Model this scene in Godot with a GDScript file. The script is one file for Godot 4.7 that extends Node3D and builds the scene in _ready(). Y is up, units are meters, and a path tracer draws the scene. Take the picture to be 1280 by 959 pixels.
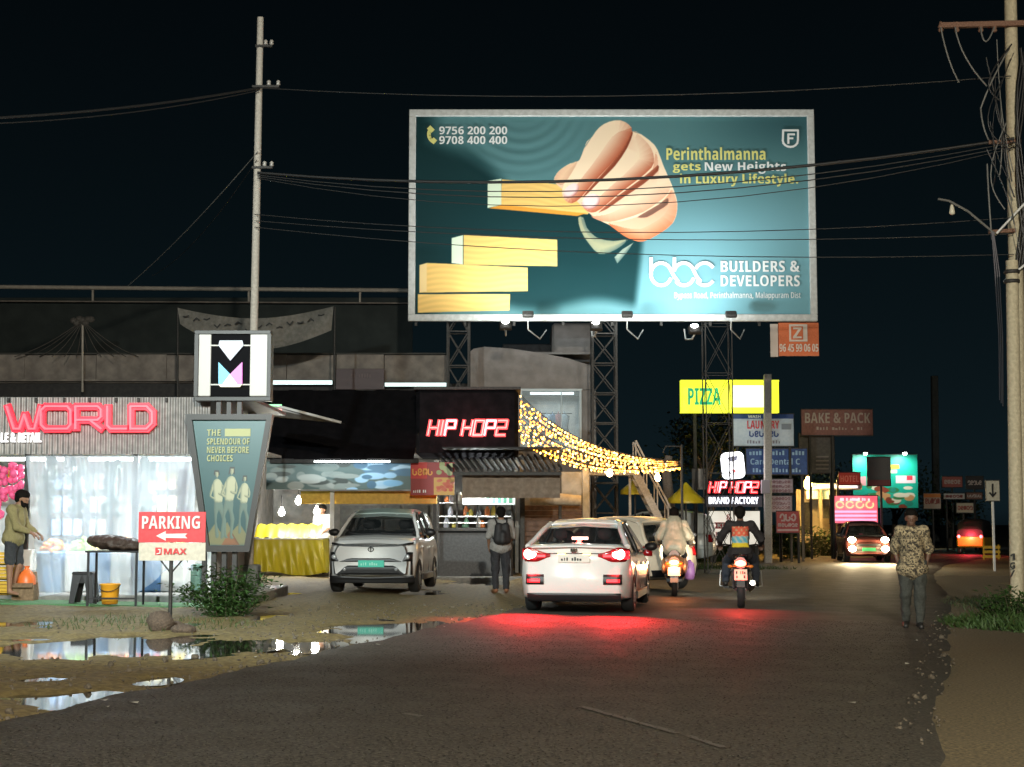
extends Node3D
# Night street with an advertising hoarding. Camera at the origin, looking along -Z, 1.6 m above the datum.

const FOCAL := 1900.0
const EYE := Vector3(0, 1.6, 0)
const TILT := 0.08950
var M := {}
var used := {}
var rng := RandomNumberGenerator.new()
var font_bold: SystemFont
var font_plain: SystemFont
var font_serif: SystemFont
var noise := FastNoiseLite.new()

# ------------------------------------------------------------------ places
func P(px: float, py: float, d: float) -> Vector3:      # point of the photograph at depth d metres
	var dir := Vector3((px - 640.0) / FOCAL, 0, 0) + Vector3(0, sin(TILT), -cos(TILT)) + Vector3(0, cos(TILT), sin(TILT)) * ((479.5 - py) / FOCAL)
	return EYE + dir * (d / -dir.z)

func gh(x: float, z: float) -> float:                   # the ground falls gently from the shops to the far kerb
	return 0.1 - 0.2 * tanh(x / 9.0) + 0.0 * z

func G(px: float, py: float) -> Vector3:                # where that sight line meets the ground
	var d := 25.0
	for i in 12:
		var p := P(px, py, 1.0) - EYE
		d = (EYE.y - gh(p.x * d, 0)) / -p.y
	var q := P(px, py, d)
	return Vector3(q.x, gh(q.x, q.z), q.z)

func on_ground(px: float, d: float) -> Vector3:
	var x := (px - 640.0) / FOCAL * d
	return Vector3(x, gh(x, -d), -d)

# ------------------------------------------------------------------ materials
func lin(r: float, g: float, b: float) -> Color:
	return Color(r, g, b).linear_to_srgb()

func mat(called: String, c: Color, rough := 0.8, metal := 0.0) -> StandardMaterial3D:
	if M.has(called):
		return M[called]
	var m := StandardMaterial3D.new()
	m.resource_name = called
	m.albedo_color = c.linear_to_srgb()
	m.roughness = rough
	m.metallic = metal
	M[called] = m
	return m

func noisy(called: String, c0: Color, c1: Color, freq: float, scale: float, rough := 0.85, relief := 0.0, kind := 0, metal := 0.0) -> StandardMaterial3D:
	# two colours mixed by a noise laid on in world space
	if M.has(called):
		return M[called]
	var m := mat(called, Color(1, 1, 1), rough, metal)
	m.albedo_color = Color.WHITE
	var n := FastNoiseLite.new()
	n.seed = called.hash() % 1000
	n.frequency = freq
	n.fractal_octaves = 5
	n.fractal_gain = 0.72 if called in ["damp_asphalt", "wet_soil", "verge_sand"] else 0.55
	n.noise_type = FastNoiseLite.TYPE_CELLULAR if kind == 1 else FastNoiseLite.TYPE_SIMPLEX_SMOOTH
	var t := NoiseTexture2D.new()
	t.width = 512
	t.height = 512
	t.seamless = true
	t.noise = n
	var g := Gradient.new()
	g.offsets = PackedFloat32Array([0.15, 0.85])
	g.colors = PackedColorArray([c0.linear_to_srgb(), c1.linear_to_srgb()])
	t.color_ramp = g
	m.albedo_texture = t
	m.uv1_triplanar = true
	m.uv1_world_triplanar = true
	m.uv1_scale = Vector3.ONE * scale
	if relief > 0.0:
		var h := NoiseTexture2D.new()
		h.width = 512
		h.height = 512
		h.seamless = true
		h.noise = n
		m.heightmap_enabled = true
		m.heightmap_texture = h
		m.heightmap_scale = relief
	return m

func glow(called: String, c: Color, energy: float, base := Color(0.6, 0.6, 0.6)) -> StandardMaterial3D:
	if M.has(called):
		return M[called]
	var m := mat(called, base, 0.4)
	m.emission_enabled = true
	m.emission = c.linear_to_srgb()
	m.emission_energy_multiplier = energy
	return m

func pane(called: String, c: Color, alpha: float, rough := 0.03) -> StandardMaterial3D:
	if M.has(called):
		return M[called]
	var m := mat(called, c, rough)
	m.transparency = BaseMaterial3D.TRANSPARENCY_ALPHA
	m.albedo_color.a = alpha
	return m

func picture(called: String, im: Image, rough := 0.6, energy := 0.0) -> StandardMaterial3D:
	var m := mat(called, Color(1, 1, 1), rough)
	m.albedo_color = Color.WHITE
	var t := ImageTexture.create_from_image(im)
	m.albedo_texture = t
	m.texture_repeat = false
	if energy > 0.0:
		m.emission_enabled = true
		m.emission = Color.WHITE
		m.emission_operator = BaseMaterial3D.EMISSION_OP_MULTIPLY
		m.emission_texture = t
		m.emission_energy_multiplier = energy
	return m

# ------------------------------------------------------------------ nodes
func numbered(called: String) -> String:
	if not used.has(called):
		used[called] = 0
		return called
	used[called] += 1
	return "%s_%03d" % [called, used[called]]

func tag(o: Node, label: String, category: String, group := "") -> void:
	o.set_meta("label", label)
	o.set_meta("category", category)
	if group:
		o.set_meta("group", group)

func thing(called: String, label: String, category: String, at := Vector3.ZERO, turn := 0.0, group := "") -> Node3D:
	var o := Node3D.new()
	o.name = numbered(called)
	add_child(o)
	o.position = at
	o.rotation.y = turn
	tag(o, label, category, group)
	return o

func obj(called: String, st: SurfaceTool, m: Material, parent: Node = self) -> MeshInstance3D:
	st.generate_normals()
	return put(called, st.commit(), m, parent)

func put(called: String, me: Mesh, m: Material, parent: Node = self, at := Transform3D()) -> MeshInstance3D:
	var o := MeshInstance3D.new()
	o.name = numbered(called) if parent == self else called
	o.mesh = me
	o.material_override = m
	o.transform = at
	parent.add_child(o, true)
	return o

func single(called: String, st: SurfaceTool, m: Material, label: String, category: String, group := "") -> MeshInstance3D:
	var o := obj(called, st, m)
	tag(o, label, category, group)
	return o

func structure(called: String, st: SurfaceTool, m: Material) -> MeshInstance3D:
	var o := obj(called, st, m)
	o.set_meta("kind", "structure")
	return o

func copy_of(o: Node3D, at: Vector3, turn: float, label: String) -> Node3D:
	var c: Node3D = o.duplicate()
	var base := String(o.name)
	if base.length() > 4 and base[-4] == "_" and base.right(3).is_valid_int():
		base = base.left(-4)
	c.name = numbered(base)
	add_child(c)
	c.position = at
	c.rotation.y = turn
	c.set_meta("label", label)
	return c

# ------------------------------------------------------------------ shapes
func mb(smooth := false) -> SurfaceTool:
	var st := SurfaceTool.new()
	st.begin(Mesh.PRIMITIVE_TRIANGLES)
	st.set_smooth_group(0 if smooth else -1)
	return st

func tri(st: SurfaceTool, a: Vector3, b: Vector3, c: Vector3) -> void:
	st.add_vertex(a)
	st.add_vertex(b)
	st.add_vertex(c)

func quad(st: SurfaceTool, a: Vector3, b: Vector3, c: Vector3, d: Vector3) -> void:
	tri(st, a, b, c)
	tri(st, a, c, d)

func box(st: SurfaceTool, c: Vector3, s: Vector3, b := Basis(), e := 0.0) -> void:
	st.set_smooth_group(-1)
	var h := s * 0.5
	if e <= 0.0:
		e = minf(minf(s.x, s.y), s.z) * 0.06
	e = minf(e, minf(minf(h.x, h.y), h.z) * 0.9)
	# chamfered box: for each corner three points
	var pts := []
	for i in 8:
		var sg := Vector3(1 if i & 1 else -1, 1 if i & 2 else -1, 1 if i & 4 else -1)
		var q := []
		for k in 3:
			var v := h - Vector3.ONE * e
			v[k] = h[k]
			q.append(c + b * (v * sg))
		pts.append(q)
	for k in 3:
		var u := (k + 1) % 3
		var w := (k + 2) % 3
		for sgn in 2:
			var i0: int = sgn << k
			var a: Vector3 = pts[i0][k]
			var bb: Vector3 = pts[i0 | (1 << u)][k]
			var cc: Vector3 = pts[i0 | (1 << u) | (1 << w)][k]
			var dd: Vector3 = pts[i0 | (1 << w)][k]
			if sgn == 1:
				quad(st, a, dd, cc, bb)
			else:
				quad(st, a, bb, cc, dd)
		# edges running along axis k
		for m in 4:
			var base: int = ((m & 1) << u) | ((m >> 1) << w)
			var i1: int = base
			var i2: int = base | (1 << k)
			if (m & 1) ^ (m >> 1):
				quad(st, pts[i1][u], pts[i2][u], pts[i2][w], pts[i1][w])
			else:
				quad(st, pts[i1][u], pts[i1][w], pts[i2][w], pts[i2][u])
	for i in 8:
		var odd: int = (i & 1) ^ ((i >> 1) & 1) ^ (i >> 2)
		if odd:
			tri(st, pts[i][0], pts[i][2], pts[i][1])
		else:
			tri(st, pts[i][0], pts[i][1], pts[i][2])

func bar(st: SurfaceTool, a: Vector3, b: Vector3, w: float, h := -1.0) -> void:      # square bar from a to b
	var d := b - a
	var z := d.normalized()
	var x := Vector3.UP.cross(z)
	if x.length() < 0.01:
		x = Vector3.RIGHT
	x = x.normalized()
	box(st, (a + b) / 2, Vector3(w, h if h > 0 else w, d.length()), Basis(x, z.cross(x), z))

func tube(st: SurfaceTool, pts: Array, r, n := 8, cap := true) -> void:
	st.set_smooth_group(0)
	var rings := []
	var up := Vector3(0.31, 0.9, 0.2).normalized()
	for i in pts.size():
		var t: Vector3 = (pts[mini(i + 1, pts.size() - 1)] - pts[maxi(i - 1, 0)]).normalized()
		if absf(t.dot(up)) > 0.97:
			up = Vector3(1, 0.1, 0.05).normalized()
		var x := up.cross(t).normalized()
		var y := t.cross(x)
		up = y
		var rr: float = r[i] if r is Array else r
		var ring := PackedVector3Array()
		for k in n:
			var a := TAU * k / n
			ring.append(pts[i] + (x * cos(a) + y * sin(a)) * rr)
		rings.append(ring)
	loft(st, rings, cap)

func loft(st: SurfaceTool, rings: Array, cap := true, closed := true) -> void:
	var n: int = rings[0].size()
	for i in rings.size() - 1:
		for k in (n if closed else n - 1):
			var k2 := (k + 1) % n
			quad(st, rings[i][k], rings[i][k2], rings[i + 1][k2], rings[i + 1][k])
	if cap:
		st.set_smooth_group(-1)
		for e in 2:
			var ring = rings[0] if e == 0 else rings[-1]
			var mid := Vector3.ZERO
			for v in ring:
				mid += v
			mid /= n
			for k in n:
				if e == 0:
					tri(st, mid, ring[(k + 1) % n], ring[k])
				else:
					tri(st, mid, ring[k], ring[(k + 1) % n])
		st.set_smooth_group(0)

func lathe(st: SurfaceTool, prof: Array, n := 16, tr := Transform3D(), cap := true) -> void:      # profile of (radius, height)
	st.set_smooth_group(0)
	var rings := []
	for p in prof:
		var ring := PackedVector3Array()
		for k in n:
			var a := TAU * k / n
			ring.append(tr * Vector3(cos(a) * p[0], p[1], -sin(a) * p[0]))
		rings.append(ring)
	loft(st, rings, cap)

func ball(st: SurfaceTool, c: Vector3, r: Vector3, n := 10) -> void:
	var prof := []
	for i in n / 2 + 1:
		var a := -PI / 2 + PI * i / (n / 2)
		prof.append([maxf(cos(a), 0.001), sin(a)])
	lathe(st, prof, n, Transform3D(Basis.from_scale(r), c), false)

func prism(st: SurfaceTool, poly: PackedVector2Array, depth: float, tr := Transform3D()) -> void:      # outline in x, y; thickness along z
	st.set_smooth_group(-1)
	var ids := Geometry2D.triangulate_polygon(poly)
	for i in range(0, ids.size(), 3):
		var a := poly[ids[i]]
		var b := poly[ids[i + 1]]
		var c := poly[ids[i + 2]]
		if (b - a).cross(c - a) > 0:
			var s := b
			b = c
			c = s
		tri(st, tr * Vector3(a.x, a.y, depth / 2), tr * Vector3(b.x, b.y, depth / 2), tr * Vector3(c.x, c.y, depth / 2))
		tri(st, tr * Vector3(a.x, a.y, -depth / 2), tr * Vector3(c.x, c.y, -depth / 2), tr * Vector3(b.x, b.y, -depth / 2))
	var cw := Geometry2D.is_polygon_clockwise(poly)
	for i in poly.size():
		var a := poly[i]
		var b := poly[(i + 1) % poly.size()]
		if not cw:
			var s := a
			a = b
			b = s
		quad(st, tr * Vector3(a.x, a.y, -depth / 2), tr * Vector3(b.x, b.y, -depth / 2), tr * Vector3(b.x, b.y, depth / 2), tr * Vector3(a.x, a.y, depth / 2))

func sheet(st: SurfaceTool, nu: int, nv: int, f: Callable) -> void:      # a surface f(u, v)
	st.set_smooth_group(0)
	for i in nu:
		for j in nv:
			var u0 := float(i) / nu
			var u1 := float(i + 1) / nu
			var v0 := float(j) / nv
			var v1 := float(j + 1) / nv
			quad(st, f.call(u0, v0), f.call(u1, v0), f.call(u1, v1), f.call(u0, v1))

func round_rect(w: float, h: float, r: float, n := 4) -> PackedVector2Array:
	var out := PackedVector2Array()
	for k in 4:
		var c := Vector2((w / 2 - r) * (1 if k == 0 or k == 3 else -1), (h / 2 - r) * (1 if k < 2 else -1))
		for i in n + 1:
			var a := PI / 2 * (k + float(i) / n)
			out.append(c + Vector2(cos(a), sin(a)) * r)
	return out

func panel(w: float, h: float, depth: float) -> ArrayMesh:      # a board whose front face (+z) carries the whole texture
	var st := SurfaceTool.new()
	st.begin(Mesh.PRIMITIVE_TRIANGLES)
	st.set_smooth_group(-1)
	var v := [Vector3(-w / 2, h / 2, depth / 2), Vector3(w / 2, h / 2, depth / 2), Vector3(w / 2, -h / 2, depth / 2), Vector3(-w / 2, -h / 2, depth / 2)]
	var t := [Vector2(0, 0), Vector2(1, 0), Vector2(1, 1), Vector2(0, 1)]
	for k in [0, 1, 2, 0, 2, 3]:
		st.set_uv(t[k])
		st.add_vertex(v[k])
	st.set_uv(Vector2(0.02, 0.02))
	var back := Vector3(0, 0, -depth)
	quad(st, v[1] + back, v[0] + back, v[3] + back, v[2] + back)
	for k in 4:
		quad(st, v[k], v[k] + back, v[(k + 1) % 4] + back, v[(k + 1) % 4])
	st.generate_normals()
	return st.commit()

func letters(what: String, m: Material, parent: Node, at: Vector3, w: float, h: float, depth := 0.012, font: Font = null, spacing := 0) -> MeshInstance3D:
	# lettering that fills w x h, centred at a point of its parent
	var t := TextMesh.new()
	t.text = what
	t.font = font if font else font_bold
	t.font_size = 64
	t.pixel_size = 0.01
	t.depth = 0.05
	t.curve_step = 4.0
	var box_ := t.get_aabb()
	var o := MeshInstance3D.new()
	o.name = "lettering"
	o.mesh = t
	o.material_override = m
	parent.add_child(o, true)
	var k := Vector3(w / maxf(box_.size.x, 0.001), h / maxf(box_.size.y, 0.001), depth / 0.05)
	o.transform = Transform3D(Basis.from_scale(k), at - box_.get_center() * k)
	return o

func stroke(st: SurfaceTool, pts: Array, w: float, z: float, depth := 0.012) -> void:      # a painted line with rounded joints, in x, y
	for i in pts.size() - 1:
		var a: Vector2 = pts[i]
		var b: Vector2 = pts[i + 1]
		var d := (b - a).normalized() * w / 2
		var n := Vector2(-d.y, d.x)
		var poly := PackedVector2Array([a + n - d * 0.6, b + n + d * 0.6, b - n + d * 0.6, a - n - d * 0.6])
		prism(st, poly, depth + 0.0004 * (i % 2), Transform3D(Basis(), Vector3(0, 0, z)))

func arc(c: Vector2, r: Vector2, a0: float, a1: float, n := 10) -> Array:
	var out := []
	for i in n + 1:
		var a := deg_to_rad(lerpf(a0, a1, float(i) / n))
		out.append(c + Vector2(cos(a) * r.x, sin(a) * r.y))
	return out

func curls(st: SurfaceTool, at: Vector2, w: float, h: float, n: int, sd: int, thick: float, z: float) -> void:      # a line of round Indic letters
	var r := RandomNumberGenerator.new()
	r.seed = sd
	var cw := w / n
	for i in n:
		var c := at + Vector2(-w / 2 + cw * (i + 0.5), 0)
		var kind := r.randi() % 5
		var q := cw * 0.36
		if kind == 0:
			stroke(st, arc(c, Vector2(q, h * 0.45), 200, 520, 9), thick, z)
		elif kind == 1:
			stroke(st, arc(c + Vector2(-q * 0.5, 0), Vector2(q * 0.5, h * 0.45), -60, 250, 7), thick, z)
			stroke(st, arc(c + Vector2(q * 0.5, 0), Vector2(q * 0.5, h * 0.45), -60, 220, 7), thick, z)
		elif kind == 2:
			stroke(st, arc(c, Vector2(q, h * 0.45), 0, 180, 6), thick, z)
			stroke(st, [c + Vector2(q, 0), c + Vector2(q, -h * 0.45), c + Vector2(-q * 0.4, -h * 0.45)], thick, z)
		elif kind == 3:
			stroke(st, arc(c + Vector2(0, h * 0.2), Vector2(q * 0.8, h * 0.25), -90, 250, 8), thick, z)
			stroke(st, arc(c + Vector2(0, -h * 0.24), Vector2(q * 0.8, h * 0.22), 90, 330, 6), thick, z)
		else:
			stroke(st, [c + Vector2(-q, h * 0.4), c + Vector2(-q, -h * 0.3)] + arc(c + Vector2(0, -h * 0.15), Vector2(q, h * 0.3), 200, 400, 6), thick, z)

func lamp(parent: Node, at: Vector3, c: Color, energy: float, size := 0.08) -> OmniLight3D:
	var l := OmniLight3D.new()
	l.name = "lamp_glow"
	l.light_color = c.linear_to_srgb()
	l.light_energy = energy
	l.light_size = size
	l.omni_range = 80.0
	l.omni_attenuation = 2.0
	l.shadow_enabled = true
	parent.add_child(l, true)
	l.position = at
	return l

func spot(parent: Node, at: Vector3, to: Vector3, c: Color, energy: float, angle: float, size := 0.08, soft := 0.6) -> SpotLight3D:
	var l := SpotLight3D.new()
	l.name = "lamp_beam"
	l.light_color = c.linear_to_srgb()
	l.light_energy = energy
	l.light_size = size
	l.spot_range = 80.0
	l.spot_attenuation = 2.0
	l.spot_angle = angle
	l.spot_angle_attenuation = soft
	l.shadow_enabled = true
	parent.add_child(l, true)
	l.transform = Transform3D(Basis.looking_at(to - at, Vector3.UP if absf((to - at).normalized().y) < 0.98 else Vector3.RIGHT), at)
	return l

func area(parent: Node, at: Vector3, to: Vector3, w: float, h: float, c: Color, energy: float) -> AreaLight3D:
	var l := AreaLight3D.new()
	l.name = "lamp_panel"
	l.light_color = c.linear_to_srgb()
	l.light_energy = energy
	l.area_size = Vector2(w, h)
	l.area_normalize_energy = true
	l.area_range = 60.0
	l.shadow_enabled = true
	parent.add_child(l, true)
	l.transform = Transform3D(Basis.looking_at(to - at, Vector3.UP if absf((to - at).normalized().y) < 0.98 else Vector3.RIGHT), at)
	return l

# ------------------------------------------------------------------ light, air, camera
func set_camera_and_light() -> void:
	var cam := Camera3D.new()
	cam.name = "camera"
	cam.fov = rad_to_deg(2.0 * atan(479.5 / FOCAL))
	cam.near = 0.1
	cam.far = 1500.0
	add_child(cam)
	cam.position = EYE
	cam.rotation.x = TILT
	cam.current = true
	var e := Environment.new()
	e.background_mode = Environment.BG_SKY
	var s := ProceduralSkyMaterial.new()
	s.sky_top_color = lin(0.0006, 0.0013, 0.0018)
	s.sky_horizon_color = lin(0.0050, 0.0112, 0.0145)
	s.sky_curve = 0.12
	s.ground_bottom_color = lin(0.001, 0.001, 0.001)
	s.ground_horizon_color = lin(0.002, 0.004, 0.005)
	e.sky = Sky.new()
	e.sky.sky_material = s
	e.tonemap_mode = Environment.TONE_MAPPER_LINEAR
	e.tonemap_exposure = 1.0
	e.sdfgi_enabled = true
	e.ssao_enabled = true
	e.ssil_enabled = true
	var w := WorldEnvironment.new()
	w.name = "night_air"
	w.environment = e
	add_child(w)

# ------------------------------------------------------------------ ground, road, water
var puddles := []

func road_left(d: float) -> float:
	return -6.4 + 0.245 * d + 0.006 * pow(maxf(0.0, d - 48.0), 2.0)

func road_right(d: float) -> float:
	return road_left(d) + clampf(6.9 + 0.05 * (d - 9.5), 6.8, 8.0) * (1.0 + 0.004 * maxf(0.0, d - 48.0))

func puddle_at(px: float, py: float, hw: float, hh: float, n: float) -> void:
	var c := G(px, py)
	var a := G(px, py - hh)
	var b := G(px, py + hh)
	puddles.append({"c": Vector2(c.x, c.z), "r": Vector2(hw / FOCAL * -c.z, absf(a.z - b.z) / 2), "y": c.y - 0.014, "n": n})

func relief(x: float, z: float) -> float:
	var d := -z
	var base := gh(x, z)
	var off: float = maxf(road_left(d) - x, x - road_right(d))      # metres outside the carriageway
	var k := smoothstep(-0.6, 0.5, off)
	var left := 1.0 if x < road_left(d) else 0.35
	var h := noise.get_noise_2d(x * 34.0, z * 34.0) * 0.034 + noise.get_noise_2d(x * 110.0 + 50, z * 110.0) * 0.016
	var y: float = base + lerpf(-0.06, 0.012 + h * left, k) * (1.0 if d > -5 and d < 70 else 0.3)
	if off > 0.0 and x > 0.0 and d > 8 and d < 40:
		y += smoothstep(1.2, 3.5, off) * 0.16
	for p in puddles:
		var q := Vector2((x - p.c.x) / p.r.x, (z - p.c.y) / p.r.y)
		var l := q.length() + noise.get_noise_2d(x * 60 + p.n * 30, z * 40) * 0.85
		if l < 1.7:
			y = lerpf(y, p.y - 0.024 + h * 0.85, smoothstep(1.5, 0.7, l))
	return y

func build_ground() -> void:
	noise.seed = 7
	noise.frequency = 0.02
	noise.fractal_octaves = 3
	for a in [[120, 807, 165, 13, 1], [262, 812, 50, 5, 2], [478, 786, 64, 11, 3], [374, 807, 42, 7, 4], [82, 873, 60, 9, 5], [52, 849, 28, 4, 6], [196, 850, 22, 4, 7], [20, 779, 60, 4, 8],
			[336, 770, 16, 4, 9], [230, 781, 26, 4, 10], [520, 741, 30, 3, 11], [600, 728, 40, 3, 13], [340, 742, 26, 3, 14]]:
		puddle_at(a[0], a[1], a[2], a[3], a[4])
	var xs := [-220.0, -120.0, -70.0, -40.0, -25.0, -18.0]
	var x := -14.0
	while x < 12.0:
		xs.append(x)
		x += 0.125 if x < -0.6 and x > -9.5 else 0.4
	xs += [14.0, 17.0, 21.0, 26.0, 32.0, 40.0, 60.0, 90.0, 140.0, 220.0]
	var zs := [60.0, 30.0, 10.0, 0.0, -5.0]
	var z := -8.0
	while z > -46.0:
		zs.append(z)
		z -= 0.14 if z < -9.5 and z > -26.0 else 0.5
	zs += [-48.0, -52.0, -57.0, -63.0, -70.0, -80.0, -95.0, -120.0, -160.0, -220.0, -320.0, -500.0]
	var verts := PackedVector3Array()
	for zz in zs:
		for xx in xs:
			verts.append(Vector3(xx, relief(xx, zz), zz))
	var st := mb(true)
	for v in verts:
		st.add_vertex(v)
	var n := xs.size()
	for j in zs.size() - 1:
		for i in n - 1:
			var a := j * n + i
			for k in [a, a + n + 1, a + 1, a, a + n, a + n + 1]:
				st.add_index(k)
	var soil := noisy("wet_soil", Color(0.085, 0.062, 0.024), Color(0.28, 0.215, 0.085), 0.05, 0.35, 0.75, 0.5)
	soil.detail_enabled = false
	structure("ground", st, soil)
	# water lying in the hollows
	var water := mat("puddle_water", Color(0.014, 0.013, 0.011), 0.035)
	water.metallic_specular = 0.6
	for p in puddles:
		var w := mb()
		w.set_smooth_group(0)
		for k in 28:
			var a0 := TAU * k / 28
			var a1 := TAU * (k + 1) / 28
			var c := Vector3(p.c.x, p.y, p.c.y)
			tri(w, c, c + Vector3(cos(a0) * p.r.x, 0, sin(a0) * p.r.y) * 1.45, c + Vector3(cos(a1) * p.r.x, 0, sin(a1) * p.r.y) * 1.45)
		var o := structure("puddle_water", w, water)
		o.set_meta("label", "rain puddle lying on the muddy ground")
	# carriageway
	var rd := mb(true)
	var ds := []
	var d := -40.0
	while d < 260.0:
		ds.append(d)
		d += 0.3 if d > 6 and d < 34 else (1.2 if d >= 0 and d < 80 else 8.0)
	var cols := 26
	var rows := []
	for q in ds:
		var row := []
		var l := road_left(q) + noise.get_noise_2d(q * 40.0, 5.0) * 0.22
		var r := road_right(q) + noise.get_noise_2d(q * 12.0, 90.0) * 0.12
		for i in cols + 1:
			var t := float(i) / cols
			var xx := lerpf(l, r, t)
			var edge := minf(t, 1 - t) * 2.0
			var y := gh(xx, -q) + 0.03 + 0.03 * sqrt(edge) - 0.10 * pow(maxf(0.0, 1.0 - edge * 16.0), 2.0)
			y += noise.get_noise_2d(xx * 8.0, q * 5.0) * 0.006
			row.append(Vector3(xx, y, -q))
		rows.append(row)
	for j in rows.size() - 1:
		for i in cols:
			quad(rd, rows[j][i], rows[j][i + 1], rows[j + 1][i + 1], rows[j + 1][i])
	var asphalt := noisy("damp_asphalt", Color(0.016, 0.0145, 0.0115), Color(0.125, 0.112, 0.088), 0.10, 0.42, 0.5, 0.0)
	asphalt.roughness = 0.8
	var rt := NoiseTexture2D.new()
	rt.width = 512
	rt.height = 512
	rt.seamless = true
	var rn := FastNoiseLite.new()
	rn.seed = 44
	rn.frequency = 0.006
	rn.fractal_octaves = 3
	rt.noise = rn
	var rg := Gradient.new()
	rg.colors = PackedColorArray([Color(0.8, 0.8, 0.8), Color(1, 1, 1)])
	rt.color_ramp = rg
	asphalt.roughness_texture = rt
	asphalt.metallic_specular = 0.4
	structure("road", rd, asphalt)
	# sand washed over the far edge of the carriageway
	var sv := mb(true)
	var strip := []
	for q in ds:
		if q < 2 or q > 46:
			continue
		var row := []
		for i in 15:
			var off := -1.1 + i * 0.3
			var xx := road_right(q) + off + 0.5 * noise.get_noise_2d(q * 14.0, 300.0)
			var y := gh(xx, -q) - 0.01 + 0.055 * smoothstep(-1.1, 0.3, off) + (noise.get_noise_2d(xx * 40.0, q * 40.0) * 0.018 + noise.get_noise_2d(xx * 120.0, q * 120.0 + 9) * 0.008) * smoothstep(-1.1, -0.2, off)
			if off > 1.0:
				y = maxf(y, relief(xx, -q) + 0.03 - 0.03 * smoothstep(2.2, 3.0, off) * 2.0)
			row.append(Vector3(xx, y, -q))
		strip.append(row)
	for j in strip.size() - 1:
		for i in 14:
			quad(sv, strip[j][i], strip[j][i + 1], strip[j + 1][i + 1], strip[j + 1][i])
	structure("sandy_verge", sv, noisy("verge_sand", Color(0.055, 0.044, 0.024), Color(0.23, 0.18, 0.09), 0.09, 0.5, 0.9, 0.4))
	# worn paint on the carriageway
	# hairline cracks
	var tar := noisy("tar_repair", Color(0.026, 0.024, 0.021), Color(0.055, 0.049, 0.041), 0.05, 0.6, 0.7)
	for a in [[600, 950, 0.3, 9], [820, 860, -0.5, 8], [380, 890, 0.15, 7], [960, 835, 0.5, 6]]:
		var c := G(a[0], a[1])
		var cs := mb(true)
		var dir := Vector3(sin(a[2]), 0, -cos(a[2]))
		for k in 22:
			var w := 0.005 + 0.004 * sin(k * 1.9)
			var q0: Vector3 = c + dir * k * 0.14 + Vector3(noise.get_noise_2d(k * 45.0, a[3] * 50) * 0.5, 0, 0)
			var q1: Vector3 = c + dir * (k + 1) * 0.14 + Vector3(noise.get_noise_2d((k + 1) * 45.0, a[3] * 50) * 0.5, 0, 0)
			var up := func(v: Vector3) -> Vector3: return Vector3(v.x, road_height(v.x, -v.z) + 0.006, v.z)
			quad(cs, up.call(q0 - Vector3(w, 0, 0)), up.call(q0 + Vector3(w, 0, 0)), up.call(q1 + Vector3(w, 0, 0)), up.call(q1 - Vector3(w, 0, 0)))
		structure("road_crack", cs, tar)
	scatter_stones()
	scatter_grit()
	var paint := noisy("worn_paint", Color(0.05, 0.046, 0.038), Color(0.17, 0.16, 0.14), 0.09, 1.1, 0.7)
	for a in [[726, 893, 848, 927, 0.07], [505, 902, 528, 906, 0.07], [860, 930, 905, 945, 0.06], [880, 779, 1010, 797, 0.06]]:
		var p0 := G(a[0], a[1])
		var p1 := G(a[2], a[3])
		var st2 := mb(true)
		var side: Vector3 = (p1 - p0).cross(Vector3.UP).normalized() * a[4] / 2
		for k in 8:
			var q0 := p0.lerp(p1, k / 8.0)
			var q1 := p0.lerp(p1, (k + 1) / 8.0)
			var lift := func(v: Vector3) -> Vector3: return Vector3(v.x, road_height(v.x, -v.z) + 0.004, v.z)
			quad(st2, lift.call(q0 - side * (1 + 0.5 * sin(k * 2.1))), lift.call(q0 + side), lift.call(q1 + side), lift.call(q1 - side * (1 + 0.5 * sin(k * 2.1 + 2.1))))
		structure("road_marking", st2, paint)

func scatter_stones() -> void:      # loose grit, stones and scraps along both road edges
	var g := RandomNumberGenerator.new()
	g.seed = 77
	for kind in 2:
		var st := mb()
		for i in (1500 if kind == 0 else 46):
			var left := g.randf() < 0.72
			var q := g.randf_range(10.5, 27.0)
			var off := absf(g.randfn()) * (1.9 if left else 1.0) - (0.25 if kind == 0 else 0.8)
			var x := road_left(q) - off if left else road_right(q) + off - 0.3
			var y := maxf(relief(x, -q), road_height(x, q) if x > road_left(q) and x < road_right(q) else -9.0)
			var wet := false
			for p in puddles:
				if Vector2((x - p.c.x) / p.r.x, (-q - p.c.y) / p.r.y).length() < 1.15:
					wet = true
			if wet:
				continue
			var s := g.randf_range(0.008, 0.022) * (1.0 if g.randf() < 0.93 else 2.2)
			var b := Basis.from_euler(Vector3(g.randf() * 3, g.randf() * 6, g.randf() * 3))
			if kind == 0:
				box(st, Vector3(x, y + s * 0.3, -q), Vector3(s * 1.6, s, s * 1.3), b, s * 0.25)
			else:
				var c := Vector3(x, y + 0.018, -q)
				var f := Basis(Vector3.UP, g.randf() * 6)
				quad(st, c + f * Vector3(-s * 2, 0, -s), c + f * Vector3(s * 2, 0.012, -s * 1.2), c + f * Vector3(s * 2.2, 0, s), c + f * Vector3(-s * 1.6, 0.008, s * 1.4))
		var o := single("loose_gravel" if kind == 0 else "paper_litter", st, noisy("gravel_stone", Color(0.05, 0.042, 0.03), Color(0.15, 0.125, 0.09), 0.05, 1.3, 0.85) if kind == 0 else mat("scrap_paper", Color(0.5, 0.48, 0.42), 0.8), "loose stones and grit scattered along the road edges" if kind == 0 else "scraps of pale paper lying about the road edges", "gravel" if kind == 0 else "litter")
		o.set_meta("kind", "stuff")

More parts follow.
